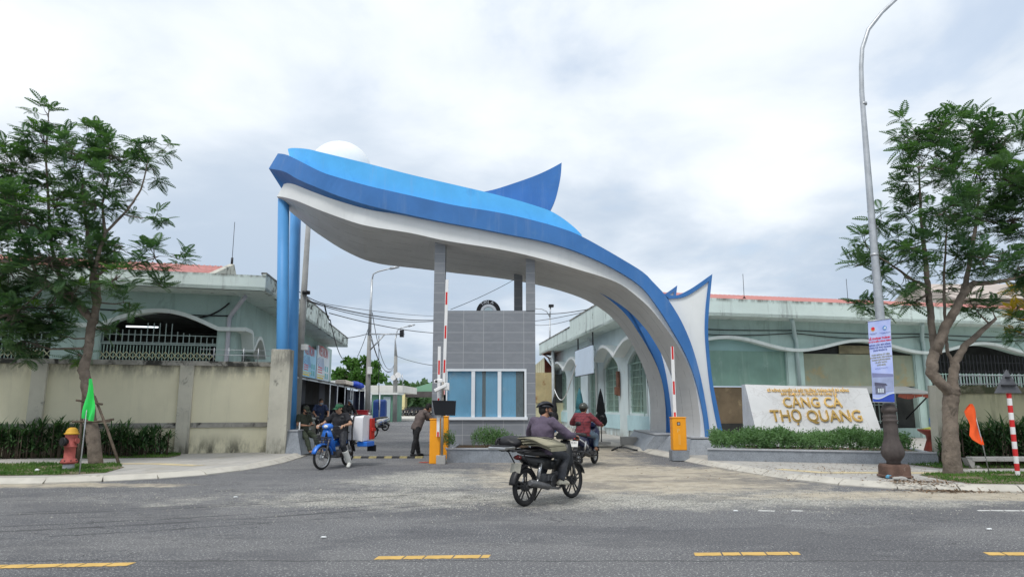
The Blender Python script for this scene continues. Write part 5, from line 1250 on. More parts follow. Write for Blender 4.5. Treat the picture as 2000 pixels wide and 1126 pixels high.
def cloth(pts, nfold, amp, dirv, n=10):
    """flag sheet: outline given as left and right edge point lists, top to bottom"""
    Lp_, Rp_ = pts; V = []; F = []
    rl = res(Lp_, n + 1); rr_ = res(Rp_, n + 1)
    for i in range(n + 1):
        for j in range(9):
            u = j / 8; p = rl[i].lerp(rr_[i], u) + Vector(dirv) * (amp * math.sin(u * PI * nfold + i * .5)); V.append(p)
    for i in range(n):
        for j in range(8): k = i * 9 + j; F.append((k, k + 1, k + 10, k + 9))
    b = MB(); b.add(V, F, 0, True); return b
f0 = gp(155, 925, KH); Yf_ = f0.y
fl = thing('green_flag', 'limp bright green flag on a thin pole beside the hydrant', 'flag', f0)
b = MB(); b.tube([f0 - Vector((0, 0, .05)), at(176, 742, Yf_ + .15)], .013, 6); b.build('pole', M['steel'], fl)
T = lambda px, py, o_=0.0: at(px, py, Yf_ + .1 + o_)
b = cloth(([T(175, 739), T(169, 765), T(164, 790), T(162, 816)], [T(177, 739), T(183, 765), T(188.5, 793), T(181, 822)]), 2.6, .05, (0, 1, 0))
gfm = mat('bright_green_cloth', (.05, .72, .14), .8, .05, 2); o = b.build('cloth', gfm, fl, fixn=False)
f1 = gp(1933, 925, KH); Yo = f1.y
fo = thing('orange_flag', 'small orange flag on a leaning stick in the right verge', 'flag', f1)
b = MB(); b.tube([f1 - Vector((0, 0, .04)), at(1918, 862, Yo), at(1899, 789, Yo)], .011, 6); b.build('pole', M['steel'], fo)
T = lambda px, py, o_=0.0: at(px, py, Yo - .02 + o_)
b = cloth(([T(1895, 788), T(1885, 803), T(1896, 828), T(1893, 853), T(1915, 868)], [T(1897, 788), T(1904, 800), T(1911, 828), T(1918, 852), T(1921, 868)]), 1.6, .04, (0, 1, 0))
b.build('cloth', mat('vivid_orange_cloth', (.95, .13, .03), .8, .05, 2), fo, fixn=False)
def crumple(name, c, r_, m, lab, cat, seed):
    b = MB(); b.ball((0, 0, 0), 1.0, 14, 8); rr = random.Random(seed)
    for i, v in enumerate(b.v):
        p = Vector(v); k = 1 + .35 * (mnoise.noise(p * 2.2 + Vector((seed, 0, 0)))) + .15 * mnoise.noise(p * 6); b.v[i] = (c[0] + p.x * r_[0] * k, c[1] + p.y * r_[1] * k, c[2] + r_[2] * .8 + max(-.8, p.z * k) * r_[2])
    b.sm = [False] * len(b.f); return tag(b.build(name, m), lab, cat)
lt = mat('litter_white', (.72, .74, .74), .5, .1, 4)
for px, py, rx, rz, lab, mm_, cat in ((58, 889, .26, .055, 'flat white plastic bag on the grass left of the hydrant', lt, 'litter'), (115, 886, .15, .05, 'crumpled pale bag behind the hydrant', mat('litter_cream', (.6, .58, .5), .6, .1, 4), 'litter'), (178, 893, .1, .03, 'thin white scrap by the tree foot', lt, 'litter'), (213, 889, .13, .05, 'white and blue wrapper right of the tree trunk', mat('litter_blue', (.35, .42, .68), .5, .3, 9), 'litter'), (237, 888, .1, .04, 'small pale green wrapper by the right stake', mat('litter_green', (.5, .58, .45), .6, .1, 4), 'litter'), (313, 886, .25, .045, 'clear crumpled plastic sheet near the wall pier', mat('litter_clear', (.5, .58, .6), .3, .1, 4), 'litter'),
                                     (423, 883, .22, .04, 'pale green plastic bag at the foot of the wall', mat('litter_mint', (.48, .6, .56), .4, .1, 4), 'litter'), (72, 920, .05, .03, 'small white cup in the verge grass', lt, 'litter'), (366, 884, .2, .025, 'flat grey scrap on the pavement by the pier', M['concrete'], 'litter'), (1738, 934, .08, .04, 'blue plastic scrap under the lamp post', mat('litter_teal', (.1, .3, .45), .5, .1, 4), 'litter'), (1758, 938, .14, .04, 'grey rubble heap under the lamp post', M['concrete'], 'rubble'), (1815, 908, .1, .02, 'white scrap in front of the granite planter', lt, 'litter')):
    p = gp(px, py, KH); crumple('litter' if cat == 'litter' else 'rubble_heap', (p.x, p.y, KH + .004), (rx, rx * .6, rz), mm_, lab, cat, int(px))
for px, py, lab in ((460, 971, 'tiny white scrap on the asphalt left of centre'), (632, 1050, 'white scrap on the dark lane'), (1437, 998, 'white scrap between road and dirt'), (1932, 1034, 'small white scrap near the right lane edge')):
    p = gp(px, py); crumple('litter', (p.x, p.y, .004), (.035, .02, .01), lt, lab, 'litter', px)
# dry leaf litter and stones by the lamp post and along the road edge
r2 = np.random.default_rng(5); V = []; F = []
def scatter(n, cx, cy, sx, sy, z, s, nm, m, lab):
    p = np.column_stack([r2.normal(cx, sx, n), r2.normal(cy, sy, n), np.full(n, z) + r2.uniform(.004, .02, n)]); d = unit(np.column_stack([r2.normal(size=(n, 2)), r2.normal(size=n) * .15])); V, F = quads_from(p, d, unit(r2.normal(size=(n, 3)) * .25 + [0, 0, 1]), s * r2.uniform(.5, 1.6, n), s * r2.uniform(.3, .7, n)); o = arr_mesh(nm, V, F, m); tag(o, lab, 'debris', kind='stuff')
dl = mat('dry_leaf_litter', (.20, .14, .09), .9, .4, 6)
scatter(500, 7.5, 13.0, .38, .25, KH, .06, 'leaf_debris', dl, 'dry leaves and rubbish heaped under the lamp post'); scatter(700, 7.9, 12.55, .5, .12, .0, .06, 'leaf_debris', dl, 'dry leaves heaped against the broken kerb')
scatter(900, 7, 15.6, 1.6, 1.2, KH, .045, 'leaf_debris', dl, 'dry leaves scattered over the right pavement')
n = 15000; px_ = np.where(r2.uniform(0, 1, n) < .8, r2.normal(2.0, 4.2, n), r2.normal(-1.2, 1.3, n)); py_ = np.where(px_ < -9, 11, 11.55 + r2.normal(0, .75, n)); k_ = r2.uniform(0, 1, n) < .16; py_ = np.where(k_, 14.3 + r2.normal(0, 1.4, n), py_); px_ = np.where(k_, r2.normal(-1.0, 1.4, n), px_); sz = r2.uniform(.004, .012, n) * np.where(r2.uniform(0, 1, n) > .96, 1.7, 1)
V = []; F = []; tet = np.array([(1, 0, 0), (-.6, .8, 0), (-.5, -.8, .1), (0, 0, .8)])
sz3 = sz[:, None, None]; ang = r2.uniform(0, 6.28, n); ca, sa = np.cos(ang), np.sin(ang)
rx_ = tet[None, :, 0] * ca[:, None] - tet[None, :, 1] * sa[:, None]; ry_ = tet[None, :, 0] * sa[:, None] + tet[None, :, 1] * ca[:, None]
V = np.stack([px_[:, None] + rx_ * sz[:, None], py_[:, None] + ry_ * sz[:, None], tet[None, :, 2] * sz[:, None] + .001], 2).reshape(-1, 3); F = (np.array([(0, 1, 3), (1, 2, 3), (2, 0, 3)])[None] + (np.arange(n) * 4)[:, None, None]).reshape(-1, 3)
tag(arr_mesh('gravel', V, F, mat('gravel_stone', (.36, .345, .31), .9, .6, 2.5)), 'loose gravel chips scattered over the worn asphalt', 'gravel', kind='stuff')

# ------------------------------------------------------------------ lamp post with event banner
l0 = gp(1748, 932, KH); YP = l0.y
lp = thing('street_lamp', 'tall grey street lamp with an ornate dark cast base at right', 'street lamp', l0)
cast = mat('dark_cast_iron', (.075, .062, .058), .7, .25, 5, stain=((.16, .13, .12), 5, .62), bump=.4); rust = mat('rusty_red_base', (.13, .078, .06), .85, .3, 4, stain=((.30, .24, .2), 5, .6), bump=.5)
b = MB(); 
prof = [(.245, .02), (.245, .05), (.22, .06), (.215, .22), (.20, .26)]
rings = [[(l0.x + r_ * 1.12 * (abs(math.cos(a)) ** .5) * math.copysign(1, math.cos(a)), l0.y + r_ * 1.12 * (abs(math.sin(a)) ** .5) * math.copysign(1, math.sin(a)), KH + z) for a in [2 * PI * k / 24 + .13 for k in range(24)]] for r_, z in prof]
b.loft(rings); b.build('plinth', rust, lp)
b = MB(); ns_ = 48; prof = [(.13, .262), (.12, .30), (.135, .33), (.185, .40), (.205, .47), (.20, .53), (.17, .62), (.14, .72), (.125, .84), (.128, .98), (.122, 1.06), (.14, 1.08), (.14, 1.11), (.115, 1.13), (.13, 1.16), (.13, 1.19), (.11, 1.21), (.115, 1.25), (.145, 1.27), (.145, 1.33), (.12, 1.35), (.12, 1.40)]
rings = []
for r_, z in prof:
    fl_ = .035 if .36 < z < .9 else (.02 if z < 1.06 else 0)
    rings.append([(l0.x + r_ * (1 + fl_ * math.cos(12 * 2 * PI * k / ns_)) * math.cos(2 * PI * k / ns_), l0.y + r_ * (1 + fl_ * math.cos(12 * 2 * PI * k / ns_)) * math.sin(2 * PI * k / ns_), KH + z) for k in range(ns_)])
b.loft(rings, 0, True); b.build('cast_base', cast, lp)
pts = [(1740, 794), (1734, 740), (1718, 620), (1703, 440), (1692, 280), (1685.5, 180), (1682, 130), (1684, 95), (1696, 58), (1722, 25), (1752, -3), (1790, -32)]
W_ = [at(px, py, YP) for px, py in pts]
for q in W_[:6]: q.x = l0.x + (q.x - l0.x) * .5
b = MB(); b.tube(W_, [.105, .10, .088, .072, .058, .05, .046, .044, .042, .04, .038, .036], 14); b.build('pole', M['steel'], lp)
b = MB(); e = W_[-1]; b.box(e.x, e.x + .6, e.y - .12, e.y + .12, e.z - .05, e.z + .06, rot=Matrix.Rotation(-.3, 3, 'Y')); b.build('lamp_head', M['steel'], lp, bevel=.03)
for px, py in ((1687, 205), (1708, 500)):
    q = at(px, py, YP); b = MB(); b.tube([q, q + Vector((.004, 0, .05))], .066 if py < 300 else .085, 12); b.build('clamp', M['steel'], lp)
# banner
YBn = YP - .16
c4 = [at(1695.2, 627, YBn), at(1739.4, 621.5, YBn), at(1747, 785.4, YBn), at(1705.3, 784.5, YBn)]
bn_ = thing('event_banner', 'pale blue printed event banner hanging on the lamp post', 'banner', c4[3])
def bil(u, v, o_=0.0): 
    p = c4[0].lerp(c4[1], u).lerp(c4[3].lerp(c4[2], u), v); return p + Vector((.0, -o_ + .012 * math.sin(v * 7), 0))
b = MB(); nn_ = 16
vs = [bil(j / 4, i / nn_) for i in range(nn_ + 1) for j in range(5)]; vs2 = [p + Vector((0, .004, 0)) for p in vs]
fs = [(i * 5 + j, i * 5 + j + 1, i * 5 + j + 6, i * 5 + j + 5) for i in range(nn_) for j in range(4)]
b.add(vs, fs, 0, True); b.add(vs2, [f[::-1] for f in fs], 0, True)
bc = bpy.data.materials.new('banner_cloth'); bc.use_nodes = True; t = NT(bc.node_tree); o_ = t.coord('Object'); X = t.sep(o_)
t.l.new(t.mix(t.ramp(t.noise(o_, 2.5, 3), .35, .65), (.42, .50, .88), (.55, .62, .92)), t.n['Principled BSDF'].inputs[0]); t.n['Principled BSDF'].inputs['Roughness'].default_value = .6
b.build('cloth', bc, bn_, fixn=False)
b = MB(); b.tube([bil(-.04, 0), bil(1.04, 0)], .012, 6); b.build('rod', M['steel'], bn_); b = MB(); b.tube([bil(-.02, 1), bil(1.02, 1)], .012, 6); b.build('rod', M['steel'], bn_)
Hb = (c4[0] - c4[3]).length; Wb = (c4[1] - c4[0]).length
def btext(s, u, v, size, m, bold=.0):
    P0 = bil(u, v, .006); o = text('lettering', s, size, plane_mat(P0, c4[1] - c4[0], c4[0] - c4[3]), m, bn_, .0005, offset=bold); return o
br_, bd, bg_ = mat('banner_print_red', (.75, .02, .06), .6), mat('banner_print_navy', (.03, .06, .32), .6), mat('banner_print_olive', (.30, .28, .12), .6)
btext('ỦY BAN NHÂN DÂN\nTP ĐÀ NẴNG', .2, .165, .017, bd); btext('SỞ NÔNG NGHIỆP VÀ MÔI TRƯỜNG\nTHÀNH PHỐ ĐÀ NẴNG', .73, .165, .0135, bd)
btext('LỄ KHÁNH THÀNH', .48, .225, .05, br_, .002); btext('VÀ GẮN BIỂN CÔNG TRÌNH', .48, .262, .036, br_, .0015)
btext('NÂNG CẤP, MỞ RỘNG', .47, .305, .042, bd, .001); btext('CẢNG CÁ THỌ QUANG', .47, .337, .042, bd, .001); btext('(GIAI ĐOẠN 2)', .47, .37, .042, bd, .001)
for i, s in enumerate(('CHÀO MỪNG KỶ NIỆM', '50 NĂM NGÀY GIẢI PHÓNG', 'THÀNH PHỐ ĐÀ NẴNG', 'VÀ ĐẤT NƯỚC', '(1975-2025)')): btext(s, .47, .425 + .031 * i, .035, bg_, .001)
btext('Đà Nẵng, ngày 28 tháng 3 năm 2025', .47, .59, .017, bd)
def bpatch(poly, m, nm, o_=.006):
    b = MB(); b.add([bil(u, v, o_) for u, v in poly], [tuple(range(len(poly)))]); return b.build(nm, m, bn_, fixn=False)
circ = lambda u, v, r_, n=16: [(u + r_ / Wb * math.cos(2 * PI * k / n), v + r_ / Hb * math.sin(2 * PI * k / n)) for k in range(n)]
em = bpatch(circ(.2, .105, .042), mat('emblem_gold', (.85, .45, .08), .5), 'emblem'); b = MB(); b.add([bil(u, v, .009) for u, v in circ(.2, .10, .032)], [tuple(range(16))]); b.build('emblem_field', br_, em)
em = bpatch(circ(.72, .105, .042), mat('emblem_blue', (.05, .25, .62), .5), 'emblem')
b = MB(); b.add([bil(u, v, .009) for u, v in [(.66, .118), (.70, .085), (.72, .098), (.745, .08), (.79, .118)]], [(0, 1, 2, 3, 4)]); b.build('emblem_hill', sw, em)
bpatch([(0.02, .645), (.98, .665), (.98, .70), (.02, .70)], mat('print_hills', (.22, .24, .42), .6), 'picture_hills'); bpatch([(0.02, .70), (.98, .70), (.98, .86), (.02, .90)], mat('print_water', (.38, .44, .66), .6, .15, 4), 'picture_water')
bpatch([(.10, .76), (.62, .775), (.70, .80), (.10, .80)], mat('print_roof', (.10, .10, .16), .6), 'picture_roof', .010); bpatch([(.13, .80), (.60, .80), (.60, .895), (.13, .90)], mat('print_wall', (.16, .17, .25), .6, .4, 30), 'picture_building', .010)
for k in range(3): bpatch([(.24 + .1 * k, .835), (.31 + .1 * k, .835), (.31 + .1 * k, .885), (.24 + .1 * k, .885)], sw, 'picture_window', .013)
wv = [(i / 12, .93 - .035 * math.cos(PI * (i / 12) * 1.25 + 2.4)) for i in range(13)]
bpatch([(u, v - .014) for u, v in wv] + [(u, v) for u, v in wv[::-1]], sw, 'white_wave', .014); bpatch(wv + [(1, .995), (0, .995)], mat('print_blue', (.04, .09, .48), .6), 'blue_wave', .012)

# warning sign seen from behind
s0_ = gp(1988, 928, KH); YS = s0_.y
ws = thing('warning_sign', 'grey back of a triangular road sign on a red and white striped pole', 'road sign', s0_)
p_top = at(1965, 722, YS); b = MB(); segs = 12; base_ = Vector((s0_.x, s0_.y, KH - .05)); 
d_ = (p_top - base_)
for i in range(segs):
    a, c = base_ + d_ * (i / segs * .80), base_ + d_ * ((i + 1) / segs * .80); b.tube([a, c], .045, 12, m=i % 2, caps=False)
b.tube([base_ + d_ * .80, p_top], .045, 12, m=2)
b.build('pole', [M['pwhite'], M['red'], M['blackmetal']], ws)
tri = [at(1943, 767, YS - .06), at(1996, 767, YS - .06), at(1966, 721, YS - .06)]; cc_ = (tri[0] + tri[1] + tri[2]) / 3
b = MB(); rin = [cc_ + (p - cc_) * .78 for p in tri]
b.loft([[p for p in tri], [p + Vector((0, .02, 0)) for p in tri]]); b.build('plate', mat('sign_back_grey', (.12, .125, .14), .7, .2, 4), ws)
for z in (.32, .66):
    b = MB(); a = tri[0].lerp(tri[2], z); c = tri[1].lerp(tri[2], z); b.box(a.x + .05, c.x - .05, YS - .10, YS - .062, a.z - .015, a.z + .015); b.build('bracket', M['blackmetal'], ws)
# broken concrete bench
bp = gp(1892, 913, KH); be = thing('concrete_bench', 'broken pale concrete bench beam behind the orange flag', 'bench', bp)
a, c = at(1893, 893, bp.y), at(2040, 899, bp.y - .1); b = MB(); b.box(a.x, c.x + 1, bp.y - .12, bp.y + .14, (a.z + c.z) / 2 - .045, (a.z + c.z) / 2 + .05); b.build('beam', M['concrete'], be, bevel=.015)
b = MB(); zz2 = (a.z + c.z) / 2 - .047
b.prism([(a.x - .12, zz2 + .08), (a.x + .05, zz2), (a.x + .04, zz2 - .1), (a.x + .14, KH + .06), (a.x + .22, KH), (a.x - .02, KH), (a.x - .06, zz2 - .08)], bp.y - .1, bp.y + .1, 'y'); b.build('leg', M['concrete'], be)

# ------------------------------------------------------------------ barriers
def barrier(c, wd, dp, ht, base_h, armtop, armbase, lab, logo=False, armw=.07):
    o = thing('boom_barrier', lab, 'barrier', c); x, y, z = c
    if base_h: b = MB(); b.box(x - wd * .62, x + wd * .62, y - dp * .62, y + dp * .62, z, z + base_h); b.build('foot', M['granite'], o)
    b = MB(); b.box(x - wd / 2, x + wd / 2, y - dp / 2, y + dp / 2, z + base_h + .002, z + base_h + ht); b.build('cabinet', M['orange'], o, bevel=.015)
    b = MB(); b.box(x - wd / 2 - .012, x + wd / 2 + .012, y - dp / 2 - .012, y + dp / 2 + .012, z + base_h + ht + .002, z + base_h + ht + .035); b.build('lid', M['orange'], o, bevel=.01)
    A_, B2 = Vector(armbase), Vector(armtop); n = int((B2 - A_).length / .12); d = (B2 - A_) / n; b = MB(); hw = armw / 2
    for i in range(n):
        p, q = A_ + d * i, A_ + d * (i + 1); b.loft([[p + Vector((-hw, -.02, 0)), p + Vector((hw, -.02, 0)), p + Vector((hw, .02, 0)), p + Vector((-hw, .02, 0))], [q + Vector((-hw, -.02, 0)), q + Vector((hw, -.02, 0)), q + Vector((hw, .02, 0)), q + Vector((-hw, .02, 0))]], 0, caps=i in (0, n - 1))
        if i % 8 in (5, 6, 7) or (i < 1): b.add([p + Vector((-hw * .62, -.022, 0)), p + Vector((hw * .62, -.022, 0)), q + Vector((hw * .62, -.022, 0)), q + Vector((-hw * .62, -.022, 0))], [(0, 1, 2, 3)], 1)
    b.build('boom', [M['pwhite'], M['red']], o)
    if logo:
        yy = y - dp / 2 - .004; b = MB(); n = 20; b.add([(x - .02 + .055 * max(-.8, min(.8, 1.2 * math.cos(2 * PI * k / n))), yy, z + base_h + ht - .14 + .055 * max(-.8, min(.8, 1.2 * math.sin(2 * PI * k / n)))) for k in range(n)], [tuple(range(n))]); b.build('badge', M['black'], o)
        b = MB(); b.add([(x - .02 + .03 * math.cos(2 * PI * k / n), yy - .003, z + base_h + ht - .14 + .03 * math.sin(2 * PI * k / n)) for k in range(n)], [tuple(range(n))]); b.build('badge_ring', M['chrome'], o)
        text('lettering', 'P', .14, plane_mat((x - .035, yy - .002, z + base_h + ht - .33), (1, 0, 0), (0, 0, 1)), mat('pale_print', (.85, .6, .2), .5), o, .001)
        for k in range(2): b = MB(); b.box(x - .03 + .03 * k, x - .022 + .03 * k, yy - .001, yy + .002, z + base_h + .15, z + base_h + ht - .42); b.build('stripe', MATS['pale_print'], o)
    return o
YB1 = gp(850, 904).y
c = gp(849.5, 904); xw = 19 / (FPX / YB1 / 1.02)
hcab = at(849, 817, YB1).z
barrier(c, .27, .34, hcab - .03, 0, at(858.3, 676, YB1 - .22), at(855.5, 852, YB1 - .22), 'orange boom barrier with its short striped arm raised beside the camera post', armw=.075)
yy = YB1 + 1.5; c2 = Vector((at(870, 850, yy).x, yy, 0)); barrier(c2, .17, .3, at(870, 812, yy).z - .03, 0, at(873.3, 546, yy - .2), at(866.5, 770, yy - .2), 'second orange boom barrier behind the camera post with its tall arm raised', armw=.085)
cR_ = gp(1325, 893, KH); cR_.y += .2; cR_.x = at(1325, 850, cR_.y).x
hc = at(1325, 814, cR_.y).z; bs = at(1325, 879, cR_.y - .2).z
barrier(Vector((cR_.x, cR_.y, .02)), .37, .32, hc - bs - .03, bs - .02, at(1312.8, 676, cR_.y - .0), at(1318, 813, cR_.y - .0), 'orange boom barrier with a round badge in front of the right gate leg', True, armw=.085)
# number plate camera post
c = gp(860, 906); Yc = c.y
cpst = thing('camera_post', 'steel post carrying a white plate camera and a black display by the booth', 'camera post', c)
b = MB(); b.box(c.x - .11, c.x + .12, c.y - .02, c.y + .22, 0, .22); b.build('foot', M['concrete'], cpst, bevel=.008)
b = MB(); b.tube([(c.x + .03, c.y + .05, .22), (at(864.5, 778, Yc + .05).x, Yc + .05, at(864, 775, Yc).z)], .035, 10); b.tube([at(864.5, 778, Yc + .05), at(865, 745, Yc + .05)], .03, 10); b.build('post', mat('tan_steel', (.36, .33, .29), .5, .1, 3, metal=.4), cpst)
b = MB(); s4 = [at(844, 781, Yc - .03), at(890.5, 782, Yc - .03), at(889, 811, Yc - .03), at(849, 810, Yc - .03)]; b.loft([s4, [p + Vector((0, .07, 0)) for p in s4]]); b.build('display', mat('display_black', (.008, .009, .012), .3, .1, 2), cpst, bevel=.005)
b = MB(); q = at(861, 757, Yc - .12); b.box(q.x - .17, q.x + .16, q.y - .13, q.y + .1, q.z - .04, q.z + .04, rot=Matrix.Rotation(-.45, 3, 'Y') ); b.build('camera_hood', M['pwhite'], cpst, bevel=.012)
b = MB(); q = at(857, 743, Yc - .1); b.box(q.x - .12, q.x + .1, q.y - .07, q.y + .05, q.z - .05, q.z + .04, rot=Matrix.Rotation(-.15, 3, 'Y')); b.build('camera', M['pwhite'], cpst, bevel=.02); q2 = at(852, 744, Yc - .2); b = MB(); b.ball(q2, .035, 10, 7); b.build('lens', M['black'], cpst)
b = MB(); q = at(872, 754, Yc + .05); b.box(q.x - .07, q.x + .07, q.y, q.y + .1, q.z - .1, q.z + .09); b.build('junction_box', M['pwhite'], cpst, bevel=.01)
wh = thing('cable_conduit', 'white bent plastic conduit loops at the foot of the camera post', 'conduit', gp(878, 902))
Yh = gp(878, 902).y
for P_ in ([(870, 873), (874, 880), (876, 890), (872, 898), (869, 902), (874, 902)], [(884, 873), (883.5, 885), (882, 895), (878, 901), (870, 902)]):
    b = MB(); b.tube([at(x, y, Yh) for x, y in P_], .022, 7); b.build('pipe', M['pwhite'], wh)
p = gp(828, 903); crumple('litter', (p.x, p.y, .0), (.14, .08, .015), mat('litter_red', (.35, .08, .06), .7), 'small dull red rag left of the orange barrier', 'litter', 77)

# ------------------------------------------------------------------ things along the right hall's street side
def umbrella(px, ytop, ycan, ybot, Yd, c, lab, wd=.17):
    p = at(px, ybot, Yd); zb = KH; o = thing('folded_parasol', lab, 'parasol', (p.x, Yd, zb), 'folded parasols by the shop front')
    b = MB(); zt = at(px, ytop, Yd).z; zc_ = at(px, ycan, Yd).z; b.tube([(p.x, Yd, zb + .05), (p.x, Yd, zt + .03)], .02, 6); b.build('pole', M['blackmetal'], o)
    rings = []; n = 18
    for u, r_ in ((0, .06), (.2, .30), (.45, .48), (.6, .58), (.63, .44), (.67, .58), (.78, .74), (.92, .78), (1, .5)):
        z = zt + (zc_ - zt) * u; rings.append([(p.x + wd * r_ * (1 + .13 * (k % 2)) * math.cos(2 * PI * k / n), Yd + wd * r_ * (1 + .13 * (k % 2)) * math.sin(2 * PI * k / n), z + .03 * (k % 3) * (u > .9)) for k in range(n)])
    b = MB(); b.loft(rings, 0, True); b.build('cloth', c, o)
    b = MB(); b.box(p.x - .3, p.x + .3, Yd - .25, Yd + .25, zb, zb + .08); b.build('base', M['concrete'], o)
ub = mat('black_parasol_cloth', (.02, .022, .025), .8, .3, 3); ut = mat('teal_parasol_cloth', (.04, .15, .18), .8, .3, 3)
gy = lambda px, py: gp(px, py, KH).y
umbrella(1175, 760, 832, 866, 25.6, ub, 'large folded black parasol left of the arched shop window', .26); umbrella(1083, 771, 823, 838, 34, ub, 'thin folded black parasol at the far end of the shops', .24); umbrella(1133, 757, 822, 840, 30.5, ut, 'folded teal parasol in front of the shop door', .3)
q = gp(1234, 868, KH); b = MB(); b.box(q.x - .35, q.x + .2, q.y, q.y + .4, KH, KH + .27); tag(b.build('concrete_block', M['concrete'], bevel=.01), 'square concrete block by the shop wall left of the gate leg', 'block')
q = gp(1240, 852, KH); b = MB(); b.box(q.x - .1, q.x + .12, q.y - .2, q.y, KH, 1.15); o = thing('switch_box', 'narrow grey steel cabinet against the shop wall by the rear gate leg', 'cabinet', (q.x, q.y, KH)); b.build('body', mat('cabinet_grey', (.34, .38, .39), .6, .1, 2), o, bevel=.01)
b = MB(); b.box(q.x - .08, q.x + .10, q.y - .215, q.y - .202, KH + .15, 1.08); b.build('door', mat('cabinet_grey2', (.26, .29, .30), .6, .1, 2), o)
# hanging white cable
b = MB(); P0, P1 = at(1125, 712, 28), at(1083, 760, 33); pts = [P0.lerp(P1, i / 20) + Vector((0, 0, -1.1 * math.sin(PI * i / 20) * (.5 + .5 * i / 20))) for i in range(21)]; b.tube(pts, .022, 5); tag(b.build('hanging_cable', M['pwhite']), 'loose white cable drooping across the far shop arches', 'cable')
b = MB(); pts = [gp(1195 + 3.6 * i, 880 - 5 * math.sin(i * .33) - (i * .4), KH * (i > 2)) + Vector((0, 0, .02)) for i in range(15)]; b.tube(pts, .03, 5); tag(b.build('black_hose', M['black']), 'black hose lying over the kerb beside the gate leg', 'hose')
# rusty shed beyond
sx0, sx1 = at(1046, 760, 46).x, at(1084, 760, 46).x
rs = thing('rusty_shed', 'tall patched shed of rusty and yellowed corrugated sheets beyond the shops', 'shed', ((sx0 + sx1) / 2, 46, 0))
zA, zB, zC = at(1060, 786, 46).z, at(1060, 727, 46).z, at(1060, 697, 46).z
def corr(x0, x1, z0, z1f, y, m, nm, k=22, amp=.04):
    b = MB(); 
    for i in range(k * 2):
        u0, u1 = i / (2 * k), (i + 1) / (2 * k); xa, xb = x0 + (x1 - x0) * u0, x0 + (x1 - x0) * u1; b.add([(xa, y + amp * (i % 2), z0), (xb, y + amp * ((i + 1) % 2), z0), (xb, y + amp * ((i + 1) % 2), z1f(u1)), (xa, y + amp * (i % 2), z1f(u0))], [(0, 1, 2, 3)])
    return b.build(nm, m, rs, fixn=False)
corr(sx0, sx1, zA, lambda u: zB, 46, mat('yellowed_sheet', (.60, .52, .32), .7, .15, 1, stain=((.36, .17, .07), 1.2, .55), drip=((.34, .15, .06), .8)), 'sheet_wall')
corr(sx0, sx0 + .6, zB, lambda u: zC - .5 + u * .5, 46.02, mat('pale_sheet', (.62, .60, .45), .7, .1, 1), 'gable_sheet', 5)
corr(sx0 + .6, sx1, zB, lambda u: zC - u * .9, 46.02, mat('dark_rust_sheet', (.20, .065, .045), .8, .25, 2, drip=((.10, .04, .03), .6)), 'gable_sheet')
b = MB(); b.box(sx0, sx1 + 3, 46.1, 50, 0, zA); b.build('base_wall', M['creamr'], rs)
b = MB(); b.box(sx0 + .1, sx1 + 3, 46.2, 50, zA, zB - .1); b.build('inner_wall', M['darkwall'], rs)
b = MB(); b.add([(sx0 + .5, 45.6, zC + .1), (sx1 + 1.5, 45.6, zC - 1.1), (sx1 + 1.5, 50, zC - .6), (sx0 + .5, 50, zC + .6)], [(0, 1, 2, 3)]); b.build('roof', mat('rust_roof', (.26, .10, .07), .8, .25, 1.5, drip=((.5, .4, .3), .3)), rs)
b = MB(); b.tube([(sx1 - .15, 45.4, 0), (sx1 - .15, 45.4, zC + .4)], .1, 8); tag(b.build('vent_pipe', mat('grey_pipe', (.5, .54, .56), .6, .1, 3)), 'upright grey pipe in front of the rusty shed', 'pipe')
blm = mat('blue_drum_plastic', (.03, .14, .42), .5, .15, 3)
for px, py, r_, h_, lay, lab in ((1060, 826, .36, .8, 0, 'blue plastic drum with a second colour lid at the shed corner'), (1073, 828, .36, .55, 0, 'low blue plastic tub right of the blue drums'), (1051, 828, .3, .6, 0, 'small blue drum partly hidden behind the booth'), (1066, 822, .3, 1.35, 0, 'tallest blue drum standing behind the others')):
    q = gp(px, 829, 0); q.y = 38 + (lay or 0) + (.9 if 'tallest' in lab else 0); q.x = at(px, py, q.y).x; o = thing('plastic_drum', lab, 'drum', (q.x, q.y, 0), 'blue drums by the rusty shed')
    b = MB(); b.lathe([(r_ * .9, .0), (r_, .05), (r_, h_ * .3), (r_ * .96, h_ * .33), (r_, h_ * .36), (r_, h_ * .66), (r_ * .96, h_ * .69), (r_, h_ * .72), (r_ * .92, h_)], (q.x, q.y, 0), 18); b.build('barrel', blm, o)
    b = MB(); b.lathe([(r_ * .95, h_ + .002), (r_ * .95, h_ + .04), (.02, h_ + .05)], (q.x, q.y, 0), 18); b.build('lid', blm, o)
